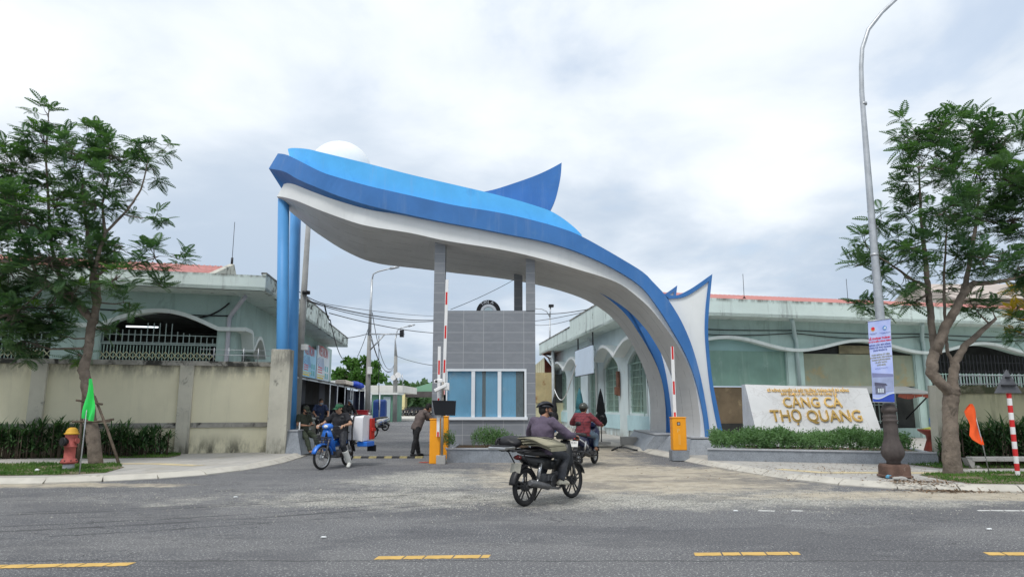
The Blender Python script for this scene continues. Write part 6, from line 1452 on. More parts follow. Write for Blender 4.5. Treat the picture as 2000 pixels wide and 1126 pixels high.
# awning on the right hall front
s0, s1 = FR.hit(1578, 760, -.7)[0], FR.hit(1822, 765, -1.5)[0]
aw = thing('sheet_awning', 'grey sheet awning under the olive boards behind the marble sign', 'awning', FR.M @ Vector(((s0 + s1) / 2, 0, 2)))
b = MB(); b.M = FR.M; b.loft([[(s0, -.05, 2.30), (s1, -.05, 2.30), (s1, -.05, 2.27), (s0, -.05, 2.27)], [(s0, -1.5, 2.0), (s1, -1.5, 2.0), (s1, -1.5, 1.95), (s0, -1.5, 1.95)]]); b.build('sheet', mat('awning_grey', (.27, .28, .28), .8, .1, 1), aw)
for s_ in (s1 - .1, s0 + .1): b = MB(); b.M = FR.M; b.tube([(s_, -1.45, 1.95), (s_ - .0, -.05, .9)], .03, 6); b.build('strut', M['blackmetal'], aw)
b = MB(); b.M = FR.M
for i in range(8): x = s1 - 1.6 + i * .2; b.add([(x, -1.4, 1.94), (x + .2, -1.4, 1.94), (x + .2, -1.35 + .03 * (i % 2), 1.78 - .05 * math.sin(i)), (x, -1.35, 1.78 - .05 * math.sin(i - 1))], [(0, 1, 2, 3)])
b.build('red_fringe', mat('faded_red_cloth', (.34, .09, .06), .8, .2, 3), aw, fixn=False)
q = at(1819, 860, 20.5); o = thing('offering_bowl', 'dark red pedestal bowl standing behind the planter end', 'pot', (q.x, 20.5, KH)); b = MB(); b.lathe([(.2, .12), (.22, .2), (.12, .5), (.14, .62), (.33, .75), (.34, .8), (.3, .8)], (q.x, 20.5, 0), 20); b.build('bowl', mat('maroon_glaze', (.16, .03, .02), .4, .2, 3), o); b = MB(); b.lathe([(.28, .8), (.02, .86)], (q.x, 20.5, 0), 14); b.build('offering', mat('mixed_offering', (.3, .33, .06), .8, .5, 20), o)
q = at(1827, 822, 21); b = MB(); b.lathe([(.16, 0), (.16, .28), (.07, .38), (.06, .46)], (q.x, 21, q.z - .2), 16); 
o = thing('water_bottle', 'blue water bottle standing on a stool behind the concrete post', 'bottle', (q.x, 21, q.z - .2)); b.build('bottle', blm, o); b = MB(); b.box(q.x - .22, q.x + .22, 20.8, 21.2, q.z - .26, q.z - .202); b.box(q.x - .18, q.x - .14, 20.85, 20.9, KH, q.z - .262); b.box(q.x + .14, q.x + .18, 20.85, 20.9, KH, q.z - .262); b.box(q.x - .18, q.x - .14, 21.1, 21.15, KH, q.z - .262); b.box(q.x + .14, q.x + .18, 21.1, 21.15, KH, q.z - .262)
tag(b.build('low_stool', M['red']), 'small red plastic stool under the blue bottle', 'stool')
# second building behind the right hall
hb_ = thing('distant_house', 'beige house with a red roof line rising behind the right hall', 'house', (at(1890, 560, 55).x, 55, 0))
x0, x1 = at(1865, 560, 55).x, at(2060, 560, 55).x; b = MB(); b.box(x0, x1, 55, 65, 0, at(1890, 588, 55).z); b.build('wall', mat('beige_wall', (.50, .43, .36), .9, .08, .4), hb_)
b = MB(); zz3 = at(1890, 586, 55).z; b.prism([(54, zz3), (60, zz3 + 2.2), (66, zz3)], x0 - .6, x1 + .6, 'x'); b.build('roof', mat('pale_roof', (.46, .40, .36), .9, .1, .4), hb_)
b = MB(); b.box(x0 + 1, x0 + 3, 54.94, 54.99, zz3 - 1.6, zz3 - .5); b.build('window', mat('pale_window', (.55, .62, .66), .4, .1, 1), hb_)

# ------------------------------------------------------------------ poles and wires over the lane
up_ = thing('utility_pole', 'tall leaning concrete utility pole behind the blue columns', 'utility pole', (at(575, 862, 27).x, 27, 0))
b = MB(); p0 = Vector((at(575, 862, 27).x, 27, 0)); p1 = at(606, 380, 27.4); b.tube([p0, p0.lerp(p1, .5), p1], [.17, .13, .09], 12); b.build('pole', M['gconc'], up_)
q = at(598, 571, 27.1); b = MB(); b.tube([q - Vector((0, 0, .06)), q + Vector((0, 0, .06))], .16, 12); b.build('clamp', M['blackmetal'], up_)
q = at(594, 678, 27.1); b = MB(); b.box(q.x - .02, q.x + .2, q.y - .35, q.y - .1, q.z - .12, q.z + .1); b.build('junction_box', M['pwhite'], up_)
def lamp_pole(name, lab, Yd, pts, rads, armpts, box=None):
    p0 = at(pts[0][0], pts[0][1], Yd); o = thing(name, lab, 'street lamp', (p0.x, Yd, 0)); P = [at(x, y, Yd) for x, y in pts]; P[0].z = 0
    b = MB(); k = 2; b.tube(P[:k + 1], rads[:k + 1], 10); b.build('pole', M['gconc'], o); b = MB(); b.tube(P[k:], rads[k:], 8); b.build('upper_pole', M['steel'], o)
    A = [at(x, y, Yd) for x, y in armpts]; b = MB(); b.tube(A, .05, 6); b.build('arm', M['steel'], o); e, e0 = A[-1], A[-2]; b = MB(); dd = (e - e0).normalized(); b.tube([e - dd * .1, e + dd * .5], [.1, .07], 8); b.build('lamp_head', M['steel'], o)
    return o
o = lamp_pole('street_lamp', 'nearer lane lamp on a patched concrete pole with a curved arm and camera bar', 44, [(718, 838), (719, 745), (721.5, 655), (724, 600), (726.5, 545)], [.17, .16, .12, .085, .07], [(726.5, 548), (729, 535), (738, 530), (757, 525), (765, 523.5)])
for p in ([(721, 652), (790, 652)], [(724, 682), (751, 653)]): b = MB(); b.tube([at(x, y, 43.9) for x, y in p], .05, 6); b.build('camera_bar', M['steel'], o)
q = at(785, 651, 43.9); b = MB(); b.box(q.x - .12, q.x + .12, q.y - .15, q.y + .15, q.z - .22, q.z + .22); b.build('camera', M['blackmetal'], o)
q = at(723, 722, 43.8); b = MB(); b.box(q.x - .15, q.x + .12, q.y - .15, q.y, q.z - .25, q.z + .2); b.build('junction_box', M['pwhite'], o)
o2 = lamp_pole('street_lamp', 'farther lane lamp with two white loudspeakers on its pole', 62, [(771, 822), (772, 740), (773, 695), (772, 665), (773, 655)], [.2, .19, .15, .06, .05], [(773, 660), (776, 645), (783, 640), (800, 636)])
for (px, py, r_, dx) in ((768, 737, .24, -.3), (777, 732, .26, .5)):
    q = at(px, py, 61.6); b = MB(); rg = []
    for u, rr in ((0, 1.0), (.1, .92), (.3, .5), (.7, .28), (.8, .3)): rg.append([(q.x + r_ * rr * math.cos(2 * PI * k / 16), q.y + u * .6, q.z + r_ * rr * math.sin(2 * PI * k / 16)) for k in range(16)])
    b.loft(rg, 0, True); b.build('loudspeaker', M['pwhite'], o2)
o3 = thing('street_lamp', 'twin armed lamp rising behind the shop roof at right of the booth', 'street lamp', (at(1074, 800, 60).x, 60, 0))
b = MB(); b.tube([(at(1074, 800, 60).x, 60, 0), at(1074, 660, 60), at(1074, 618, 60)], [.12, .09, .06], 8); b.build('pole', M['steel'], o3)
b = MB(); b.tube([at(1074, 620, 60), at(1075, 600, 60)], .07, 6); b.build('arm', M['steel'], o3); b = MB(); q = at(1077, 597, 60); b.box(q.x - .25, q.x + .2, 59.8, 60.2, q.z - .12, q.z + .12); b.build('lamp_head', M['blackmetal'], o3, bevel=.04)
b = MB(); b.tube([at(1074, 619, 60), at(1068, 608, 60), at(1058, 603, 60), at(1040, 602, 60)], .045, 6); b.build('arm', M['steel'], o3)
def wire(pts, Y0, Y1, sag, lab, r_=.018, nm='overhead_wire'):
    b = MB()
    for a, c in zip(pts, pts[1:]):
        A, B2 = at(a[0], a[1], Y0), at(c[0], c[1], Y1); P = [A.lerp(B2, i / 14) - Vector((0, 0, sag * 4 * (i / 14) * (1 - i / 14))) for i in range(15)]; b.tube(P, r_ * .72, 4, caps=False)
    o = b.build(nm, M['black']); tag(o, lab, 'wire', 'overhead wires')
wire([(570, 558), (634, 593)], 27, 30, .1, 'thick wire from the blue columns past the utility pole', .028); wire([(598, 586), (850, 625)], 28, 42, .25, 'long bundle of wires from the pole across to the booth', .035); wire([(600, 588), (850, 626.5)], 29, 44, .35, 'second wire just below the long bundle', .025)
wire([(634, 593), (850, 617)], 30, 50, .1, 'upper thin wire behind the nearer lane lamp'); wire([(643, 611), (850, 650)], 30, 44, .15, 'lower wire crossing the nearer lamp pole', .028); wire([(634, 595), (645, 625)], 29, 29.5, .15, 'short bundle falling from the junction', .05); wire([(645, 625), (671, 702)], 29.5, 40, .3, 'drooping cable falling to the broad leaved tree', .03)
wire([(672, 660), (722, 650)], 40, 44, .05, 'thin wire ending at the camera bar', .03); wire([(698, 696), (722, 632)], 44, 44, .15, 'slack stay wire left of the nearer lamp', .025)
for k, (a, c, sg_, lb_) in enumerate((((727, 610), (770, 712), 1.6, 'slack cable loop between the two lane lamps, outermost'), ((725, 655), (770, 715), 1.2, 'slack cable loop between the lane lamps, middle'), ((725, 662), (768, 722), .9, 'lowest slack cable loop between the lane lamps'))): wire([a, c], 44, 60, sg_, lb_, .03)
wire([(775, 695), (845, 713)], 62, 50, .1, 'thin wire from the loudspeaker lamp to the booth column', .03); wire([(740, 655), (740, 800)], 50, 50, .0, 'upright thin wire behind the nearer lamp', .035)
wire([(880, 604), (1004, 546)], 22, 24.3, .05, 'stay wire rising from the booth roof to the back column', .012)
wire([(1040, 612), (1180, 597)], 60, 40, .2, 'upper wire over the right shop roof', .04); wire([(1040, 627), (1175, 600)], 55, 38, .1, 'middle wire over the right shop roof', .03); wire([(1040, 634), (1160, 606)], 55, 38, .3, 'lower wire over the right shop roof', .025)

# ------------------------------------------------------------------ far end of the lane
gs0, gs1 = at(727, 780, 62), at(775, 780, 62)
gsd = thing('green_hut', 'small green hut with a grey metal door at the end of the lane', 'hut', ((gs0.x + gs1.x) / 2, 62, 0))
zt = at(750, 768, 62).z; b = MB(); b.box(gs0.x, gs1.x, 62, 65, 0, zt - .1); b.build('wall', mat('hut_green', (.13, .27, .20), .8, .12, .8, stain=((.2, .34, .28), 1.2, .6)), gsd)
b = MB(); b.box(at(749, 780, 62).x, at(763, 780, 62).x, 61.93, 61.99, .1, at(756, 774.5, 62).z); b.build('door', mat('grey_blue_door', (.36, .44, .48), .6, .06, 1), gsd)
b = MB(); b.box(gs0.x - .1, gs1.x + .1, 61.7, 65.2, zt - .09, zt + .08); b.build('roof', mat('white_roof_edge', (.66, .68, .66), .8, .08, 1), gsd)
fb0, fb1 = at(700, 770, 66).x, at(786, 770, 66).x; za, zb2 = at(740, 766, 66).z, at(740, 752, 66).z
fb = thing('flat_roof_building', 'low building with a broad white flat roof slab behind the green hut', 'building', ((fb0 + fb1) / 2, 66, 0))
b = MB(); b.box(fb0, fb1, 66, 76, za, zb2); b.build('roof_slab', mat('white_slab', (.66, .65, .62), .8, .08, .6, drip=((.4, .4, .36), .4)), fb); b = MB(); b.box(fb0, fb1 - 3.4, 66.3, 75, 0, za - .002); b.build('wall', mat('dim_green_wall', (.18, .27, .22), .8, .1, .6), fb)
b = MB(); b.box(fb0 - 8, fb1 - 6, 67, 76, zb2 + .002, zb2 + .5); b.build('upper_roof', mat('grey_sheet', (.5, .52, .52), .7, .1, .8), fb)
b = MB(); q0_ = at(786, 752, 66); b.tube([q0_, at(786, 730, 66)], .04, 5); b.tube([at(775, 751, 66), at(785, 732, 66)], .05, 5); b.build('railing', M['steel'], fb)
# blue tarp things and red crate near the shed end
q = at(726, 805, 52); o = thing('covered_goods', 'stack of goods under a dark blue tarpaulin at the end of the shed', 'goods', (q.x + .6, 52, 0)); b = MB(); b.box(q.x + .1, q.x + 1.0, 52.2, 52.9, 0, 1.9); b.sm = [True] * len(b.f)
for i, v in enumerate(b.v): p = Vector(v); k = mnoise.noise(p * 1.7) * .22; b.v[i] = (p.x + k, p.y + k, max(0, p.z + k * .6))
b.sm = [False] * len(b.f); b.build('tarpaulin', mat('royal_blue_tarp', (.02, .06, .24), .6, .2, 1), o, bevel=.15)
for px in (724, 741): b = MB(); b.tube([(at(px, 800, 51.5).x, 51.5, 0), (at(px, 800, 51.5).x, 51.5, 2.4)], .05, 6); b.build('post', M['steel'], o)
q = at(706, 800, 40); o = thing('red_crate', 'red plastic crate stacked at the shed end beside the nearer lamp', 'crate', (q.x, 40, 0)); b = MB(); b.box(q.x - .35, q.x + .35, 39.8, 40.3, .75, 1.15); b.build('body', mat('crate_red', (.40, .03, .04), .6, .15, 3), o, bevel=.02); b = MB(); b.box(q.x - .38, q.x + .38, 39.77, 40.33, 1.152, 1.2); b.build('rim', MATS['crate_red'], o)
b = MB(); b.box(q.x - .4, q.x + .4, 39.75, 40.35, .1, .745); tag(b.build('wooden_box', M['wood'], bevel=.01), 'dark wooden box under the red crate', 'box')
# great green roofed canopy
gc = thing('green_canopy', 'large open canopy with a green gabled roof and yellow columns at the far end', 'canopy', (-14, 100, 0))
A0, A1 = at(786, 765, 100), at(786, 764.5, 100); zE = at(800, 765, 100).z; zR = at(845, 744, 104).z
xe0, xe1 = at(783, 765, 100).x, at(950, 765, 100).x; b = MB(); xm_ = (xe0 + xe1) / 2 + 4
b.loft([[(xe0, 99, zE), (xm_, 99, zR + 1.3), (2 * xm_ - xe0, 99, zE), (xm_, 99, zR + .9)], [(xe0, 125, zE), (xm_, 125, zR + 1.3), (2 * xm_ - xe0, 125, zE), (xm_, 125, zR + .9)]])
gg = mat('faded_green_roof', (.19, .36, .25), .7, .06, .3); b.build('roof', gg, gc)
b = MB(); b.prism([(xe0, zE), (xm_, zR + 1.25), (2 * xm_ - xe0, zE)], 98.9, 98.98, 'y'); b.build('gable', gg, gc)
b = MB(); b.box(xe0 - .5, 2 * xm_ - xe0, 98.6, 98.88, zE - .75, zE + .05); b.build('beam', mat('dark_beam', (.08, .07, .07), .8, .2, 1), gc)
for px, w_, lab in ((785, .9, None), (791, .55, None)): q = at(px, 790, 98.5 + (px - 785) * .4); b = MB(); b.box(q.x - w_ / 2, q.x + w_ / 2, q.y - .4, q.y + .4, 0, zE - .76 if px > 786 else zE + .2); b.build('column', mat('pale_yellow_column', (.68, .60, .32), .8, .06, 1), gc)
# far wood, hills, water-side roofs
def leafblob(nm, blobs, n, size, m, lab, cat, kind=None, seed=3, trunk=None, group=None):
    r2 = np.random.default_rng(seed); P = []
    tot = sum(b_[3] ** 2 for b_ in blobs)
    for (x, y, z, r_) in blobs:
        k = int(n * r_ ** 2 / tot); v = unit(r2.normal(size=(k, 3))) * (r2.uniform(.55, 1.05, k) ** .6)[:, None]; P.append(np.array([x, y, z]) + v * np.array([r_, r_, r_ * .8]))
    P = np.concatenate(P); k = len(P); D = unit(r2.normal(size=(k, 3)) + [0, 0, -.1]); V, F = quads_from(P, D, unit(r2.normal(size=(k, 3)) + [0, 0, 1.0]), size * r2.uniform(.6, 1.4, k), size * r2.uniform(.5, .9, k))
    if kind == 'stuff': return tag(arr_mesh(nm, V, F, m), lab, cat, kind='stuff')
    root = thing(nm, lab, cat, trunk[0], group); arr_mesh('crown', V, F, m, root); b = MB(); b.tube(trunk, [.35, .28, .2][:len(trunk)], 8); b.build('trunk', M['bark'], root)
    cc_ = Vector(trunk[-1])
    for (x, y, z, r_) in blobs[::2]: b = MB(); b.tube([cc_, cc_.lerp(Vector((x, y, z)), .5) - Vector((0, 0, .3)), (x, y, z)], [.14, .1, .05], 6); b.build('limb', M['bark'], root)
    return root
rb = random.Random(2); bl = []
for i in range(60): px = 775 + i * 7.5; Yd = rb.uniform(230, 280); q = at(px, 800, Yd); bl.append((q.x, Yd, rb.uniform(2, 5), rb.uniform(4.5, 7.5)))
leafblob('far_trees', bl, 14000, 2.2, leafmat('far_leaves', (.06, .12, .06), (.10, .17, .08)), 'distant line of trees beyond the canopy', 'trees', 'stuff')
b = MB()
for i in range(40):
    x0 = -260 + 14 * i; x1 = x0 + 14; h = lambda x: 16 + 9 * math.sin(x * .021) + 5 * math.sin(x * .06 + 1); b.add([(x0, 1100, -2), (x1, 1100, -2), (x1, 1150, h(x1)), (x0, 1150, h(x0)), (x1, 1300, -2), (x0, 1300, -2)], [(0, 1, 2, 3), (3, 2, 4, 5)])
b.build('hills', mat('haze_blue_hills', (.30, .40, .50), .9, .05, .01), kind='structure', fixn=False)  # distance haze is put into the blue of the hills
bt = []
for (px, py, rp) in ((665, 730, 15), (690, 712, 17), (700, 735, 20), (728, 718, 17), (735, 735, 16), (748, 738, 9), (655, 735, 10), (680, 742, 14), (720, 745, 16), (712, 702, 9), (676, 704, 8)):
    q = at(px, py, 72 + rb.uniform(-2, 2)); bt.append((q.x, q.y, q.z, rp / (FPX / 72)))
q = at(703, 760, 72); leafblob('almond_tree', [(x, y, z, r_ * .86) for x, y, z, r_ in bt], 2600, .40, M['leafB'], 'broad leaved tree with a spreading crown behind the shed roofs', 'tree', seed=9, trunk=[(q.x, 72, 0), (q.x, 72, 2.2), (q.x + .2, 72, at(703, 735, 72).z)])
# ------------------------------------------------------------------ motorbikes
def arc_pts(cx, cz, r_, a0, a1, n=12): return [(cx + r_ * math.cos(R(a0 + (a1 - a0) * i / n)), cz + r_ * math.sin(R(a0 + (a1 - a0) * i / n))) for i in range(n + 1)]
def shell(b, secs, m=0, n=12):
    """smooth body panel lofted along x: (x, z, half width, half height)"""
    rings = []
    for x, z, w_, h_ in secs:
        rings.append([(x, w_ * math.copysign(abs(math.cos(a)) ** .7, math.cos(a)), z + h_ * math.copysign(abs(math.sin(a)) ** .7, math.sin(a))) for a in [2 * PI * k / n for k in range(n)]])
    b.loft(rings, m, True)
def fender(b, cx, cz, r_, a0, a1, w_, m=0, n=14):
    rings = []
    for i in range(n + 1):
        a = R(a0 + (a1 - a0) * i / n); c, s = math.cos(a), math.sin(a); q = lambda rr, y: (cx + rr * c, y, cz + rr * s)
        rings.append([q(r_ - .03, -w_), q(r_, -w_ * .85), q(r_ + .012, 0), q(r_, w_ * .85), q(r_ - .03, w_), q(r_ - .024, w_ * .8), q(r_ + .002, 0), q(r_ - .024, -w_ * .8)])
    b.loft(rings, m, True)
def mcol(n_, c, rough=.3, **k): return mat('bike_' + n_, c, rough, .05, 4, spec=.6, **k)
grey_dust = mat('dusty_plastic', (.05, .05, .052), .6, .3, 10)
def make_bike(nm, lab, paint, kind='underbone', alloy=False, group=None, paint2=None, extras=(), seatc=None, steer=0.0, plate=None, wall=None):
    root = thing(nm, lab, 'motorbike', (0, 0, 0), group)
    sc_ = kind == 'scooter'; rw = .235 if sc_ else .285; wb = .61; hb = .0
    tw = .045 if sc_ else .030
    p2_ = paint2 or paint
    for fx, s_ in ((wb, 'front'), (-wb, 'rear')):
        b = MB(); tr = tw * (1.25 if (alloy and s_ == 'rear') else 1); b.torus((fx, 0, rw), rw - tr, tr, 36, 10, sq=1.0); wh_ = b.build('wheel', M['rubber'], root)
        b = MB(); ri = rw - tr * 1.9; b.torus((fx, 0, rw), ri, .012, 36, 6, sq=1.5); b.tube([(fx, -.07, rw), (fx, .07, rw)], .035, 12)
        b.tube([(fx, -.04, rw), (fx, .04, rw)], .07, 14)
        if alloy or sc_:
            for k in range(5):
                a = 2 * PI * k / 5 + .3
                for da in (-.20, .20): b.tube([(fx + .05 * math.cos(a + da * 2), 0, rw + .05 * math.sin(a + da * 2)), (fx + ri * math.cos(a + da * .8), 0, rw + ri * math.sin(a + da * .8))], .013, 6)
        else:
            for k in range(20):
                a = 2 * PI * k / 20; y = .035 * (1 if k % 2 else -1); b.tube([(fx + .06 * math.cos(a + .5 * (1 if k % 4 < 2 else -1)), y, rw + .06 * math.sin(a + .5 * (1 if k % 4 < 2 else -1))), (fx + ri * math.cos(a), 0, rw + ri * math.sin(a))], .0028, 3, caps=False)
        b.build('rim', grey_dust if alloy else M['chrome'], wh_)
        if s_ == 'front' and steer: wh_.location = Vector((wb, 0, 0)) - Matrix.Rotation(steer, 3, 'Z') @ Vector((wb, 0, 0)); wh_.rotation_euler.z = steer
    # fork and front mudguard
    for y in (-.085, .085):
        b = MB(); b.tube([(wb, y, rw), (wb - .10, y, rw + .30), (wb - .13, y, rw + .42)], [.02, .024, .02], 8); fk = b.build('fork', M['engine'] if not sc_ else M['blackmetal'], root)
        if steer: fk.rotation_euler.z = steer; fk.location = wh_loc if False else Vector((wb, 0, 0)) - Matrix.Rotation(steer, 3, 'Z') @ Vector((wb, 0, 0))
    b = MB(); fender(b, wb, rw, rw + .028, 18, 172, .065); fe = b.build('front_mudguard', paint, root)
    if steer: fe.rotation_euler.z = steer; fe.location = Vector((wb, 0, 0)) - Matrix.Rotation(steer, 3, 'Z') @ Vector((wb, 0, 0))
    # leg shield / front apron
    b = MB()
    if sc_:
        b.loft([[(.47, -.10, 1.0), (.50, 0, 1.02), (.47, .10, 1.0), (.40, .10, .98), (.40, -.10, .98)], [(.45, -.21, .84), (.56, 0, .86), (.45, .21, .84), (.38, .19, .84), (.38, -.19, .84)],
                [(.43, -.22, .66), (.52, 0, .68), (.43, .22, .66), (.36, .19, .66), (.36, -.19, .66)], [(.34, -.16, .42), (.40, 0, .40), (.34, .16, .42), (.27, .15, .40), (.27, -.15, .40)]], 0, True)
        b.build('front_apron', paint, root, bevel=0)
        b = MB(); b.box(-.10, .34, -.15, .15, .27, .36); b.build('floorboard', grey_dust, root, bevel=.02)
        b = MB(); shell(b, [(-.80, .76, .03, .03), (-.72, .70, .09, .09), (-.50, .62, .14, .14), (-.25, .56, .15, .17), (-.10, .52, .12, .17), (-.06, .50, .08, .14)]); b.build('rear_body', paint, root)
        b = MB(); shell(b, [(-.72, .69, .095, .03), (-.5, .60, .146, .035), (-.25, .50, .155, .04), (-.14, .44, .12, .03)]); b.build('side_stripe', p2_, root)
    else:
        b.loft([[(.44, -.09, .93), (.47, 0, .94), (.44, .09, .93), (.38, .06, .92), (.38, -.06, .92)], [(.42, -.15, .78), (.46, 0, .80), (.42, .15, .78), (.36, .07, .76), (.36, -.07, .76)],
                [(.37, -.19, .60), (.40, 0, .62), (.37, .19, .60), (.30, .06, .60), (.30, -.06, .60)], [(.27, -.17, .40), (.28, 0, .42), (.27, .17, .40), (.2, .06, .44), (.2, -.06, .44)]], 0, True)
        b.build('leg_shield', paint, root)
        b = MB(); b.loft([[(.38, -.05, .80), (.38, .05, .80), (.32, .05, .66), (.32, -.05, .66)], [(.15, -.045, .62), (.15, .045, .62), (.15, .045, .50), (.15, -.045, .50)], [(-.08, -.06, .66), (-.08, .06, .66), (-.06, .06, .50), (-.06, -.06, .50)]], 0, True); b.build('centre_tunnel', paint, root)
        b = MB(); shell(b, [(-.78, .74, .03, .025), (-.62, .68, .10, .06), (-.35, .62, .125, .09), (-.08, .60, .10, .09)]); b.build('rear_body', paint, root)
    # engine and exhaust
    b = MB(); b.tube([(-.02, -.12, .33), (-.02, .12, .33)], .10, 14); b.tube([(.05, 0, .36), (.27, 0, .40)], [.075, .065], 10); b.box(-.16, .10, -.09, .09, .26, .42); b.build('engine', M['engine'], root, bevel=.01)
    b = MB(); b.tube([(.22, -.06, .36), (.20, -.14, .25), (0, -.17, .22), (-.22, -.18, .25), (-.25, -.18, .26)], .018, 8); b.tube([(-.22, -.18, .26), (-.28, -.18, .27), (-.70, -.19, .36), (-.74, -.19, .365)], [.03, .048, .052, .04], 12); b.build('exhaust', M['engine'] if not sc_ else M['blackmetal'], root)
    b = MB(); b.tube([(-.05, .10, .33), (-wb, .10, rw)], .025, 8); b.tube([(-.05, -.10, .33), (-wb, -.10, rw)], .022, 8); b.build('swing_arm', M['blackmetal'], root)
    b = MB(); b.box(-wb - .06, -.02, .10, .125, rw - .05, rw + .06); b.build('chain_case', M['blackmetal'], root, bevel=.02)
    for y in (-.135, .135):
        b = MB(); b.tube([(-.52, y, .30), (-.46, y, .42)], .015, 8); b.tube([(-.47, y, .41), (-.40, y, .62)], .028, 10); b.build('shock_absorber', M['chrome'], root)
    # seat
    b = MB(); shell(b, [(-.74, .80, .06, .02), (-.62, .79, .12, .04), (-.35, .765, .135, .05), (-.10, .735, .12, .045), (.04, .72, .07, .035)]); b.build('seat', seatc or grey_dust, root)
    # handlebar unit
    b = MB(); b.tube([(.28, -.34, .985), (.33, -.22, 1.0), (.40, 0, .985), (.33, .22, 1.0), (.28, .34, .985)], .012, 8); b.tube([(.40, 0, .99), (.47, 0, .70)], .03, 8); hbr = b.build('handlebar', M['blackmetal'], root)
    for y in (-1, 1):
        b = MB(); b.tube([(.275, y * .36, .985), (.31, y * .25, .997)], .018, 10); b.build('grip', M['black'], hbr)
        b = MB(); b.tube([(.33, y * .21, 1.0), (.345, y * .26, 1.08), (.34, y * .30, 1.17)], .006, 6); b.ball((.335, y * .33, 1.20), (.018, .06, .038), 12, 8); b.build('mirror', M['black'], root)
        b = MB(); b.tube([(.33, y * .22, 1.0), (.37, y * .33, .985)], .006, 5); b.build('brake_lever', M['chrome'], hbr)
    b = MB(); b.loft([[(.33, -.10, .95), (.33, .10, .95), (.33, .12, 1.0), (.33, .07, 1.05), (.33, -.07, 1.05), (.33, -.12, 1.0)], [(.42, -.13, .94), (.42, .13, .94), (.42, .15, 1.0), (.42, .08, 1.06), (.42, -.08, 1.06), (.42, -.15, 1.0)], [(.50, -.07, .95), (.50, .07, .95), (.51, .09, .99), (.50, .05, 1.03), (.50, -.05, 1.03), (.51, -.09, .99)]], 0, True); cw = b.build('headlight_cowl', paint, root)
    b = MB(); b.ball((.475, 0, .99), (.05, .075, .045), 14, 8); b.build('headlight', mat('lamp_glass', (.7, .72, .72), .1, .05, 4, spec=.8), cw)
    # tail
    b = MB(); fender(b, -wb, rw, rw + .045, 75, 172, .06); b.build('rear_mudguard', M['black'] if not sc_ else grey_dust, root)
    b = MB(); b.ball((-.79, 0, .72), (.035, .08, .035), 12, 8); b.build('tail_light', (mat('tail_red_lit', (.55, .02, .02), .2, .05, 4, emit=(.8, .03, .02, .5)) if plate == 'lit' else mat('tail_dark_red', (.10, .01, .01), .3, .05, 4)), root)
    b = MB(); b.box(-.838, -.83, -.095, .095, .50, .64, rot=Matrix.Rotation(.25, 3, 'Y')); pl_ = b.build('number_plate', mat('plate_white', (.66, .66, .64), .5, .08, 8) if 'digits' in extras else mat('plate_dusty', (.34, .33, .28), .6, .2, 12), root)
    if 'digits' in extras:
        for i, s in enumerate(('43-R1', '194.71')):
            P0 = Vector((-.848 + .017 * i, 0, .60 - .06 * i)); text('lettering', s, .062, plane_mat(P0, (0, -1, 0), (.25, 0, 1)), M['black'], pl_, .0005)
    b = MB(); b.tube([(-.02, -.25, .27), (-.02, .25, .27)], .014, 8)
    for y in (-.25, .25): b.tube([(-.02, y, .27), (-.02, y * 1.25, .27)], .022, 8)
    b.build('foot_peg', M['black'], root)
    if 'rack' in extras:
        b = MB(); 
        for y in (-.16, -.05, .05, .16): b.tube([(-.98, y, .82), (-.30, y, .84)], .011, 6)
        for x in (-.98, -.75, -.5, -.3): b.tube([(x, -.2, .83), (x, .2, .83)], .011, 6)
        for y in (-.14, .14): b.tube([(-.85, y, .82), (-.55, y, .45)], .010, 6)
        b.build('cargo_rack', M['blackmetal'], root)
    if 'basket' in extras:
        b = MB(); 
        for z, k in ((.56, .8), (.62, .9), (.68, .97), (.74, 1.0)):
            q = [(.50, -.17 * k, z), (.50, .17 * k, z), (.52 + .22 * k, .15 * k, z), (.52 + .22 * k, -.15 * k, z), (.50, -.17 * k, z)]; b.tube(q, .006 if z < .74 else .01, 5)
        for i in range(9): y = -.16 + .04 * i; b.tube([(.72, y * .8, .56), (.745, y, .74)], .004, 4); b.tube([(.50, y * .8, .56), (.50, y, .74)], .004, 4)
        for i in range(5): x = .52 + .05 * i; b.tube([(x, -.14, .56), (x, -.165, .74)], .004, 4); b.tube([(x, .14, .56), (x, .165, .74)], .004, 4)
        b.build('front_basket', M['blackmetal'], root)
    if 'stand' in extras: b = MB(); b.tube([(.0, .10, .28), (-.06, .26, .01)], .012, 6); b.build('side_stand', M['blackmetal'], root)
    return root
def place(o, p, heading, lean=0.0):
    o.location = p; o.rotation_euler = (lean, 0, heading)

# ------------------------------------------------------------------ people
TX = bpy.data.textures.new('creases', 'CLOUDS'); TX.noise_scale = .11; TX.noise_depth = 2
skin = mat('skin', (.36, .19, .12), .55, .06, 9); skin2 = mat('skin_pale', (.46, .27, .18), .55, .06, 9)
def remesh(o, vox, smooth=2, crease=0.0):
    m_ = o.modifiers.new('union', 'REMESH'); m_.mode = 'VOXEL'; m_.voxel_size = vox; m_.use_smooth_shade = True
    s_ = o.modifiers.new('soften', 'SMOOTH'); s_.iterations = smooth; s_.factor = .6
    if crease: d_ = o.modifiers.new('creases', 'DISPLACE'); d_.texture = TX; d_.strength = crease; d_.mid_level = .5; d_.texture_coords = 'LOCAL'
    return o
def etube(b, pts, wd, dp, lat):
    """limb or trunk with oval section: widths across lat, depths across the rest"""
    rings = []; pts = [Vector(p) for p in pts]; lat = Vector(lat).normalized()
    for i, p in enumerate(pts):
        d = (pts[min(i + 1, len(pts) - 1)] - pts[max(i - 1, 0)]).normalized(); l_ = (lat - d * lat.dot(d)).normalized(); f = d.cross(l_)
        rings.append([p + l_ * (wd[i] * math.cos(2 * PI * k / 16)) + f * (dp[i] * math.sin(2 * PI * k / 16)) for k in range(16)])
    b.loft(rings, 0, True)
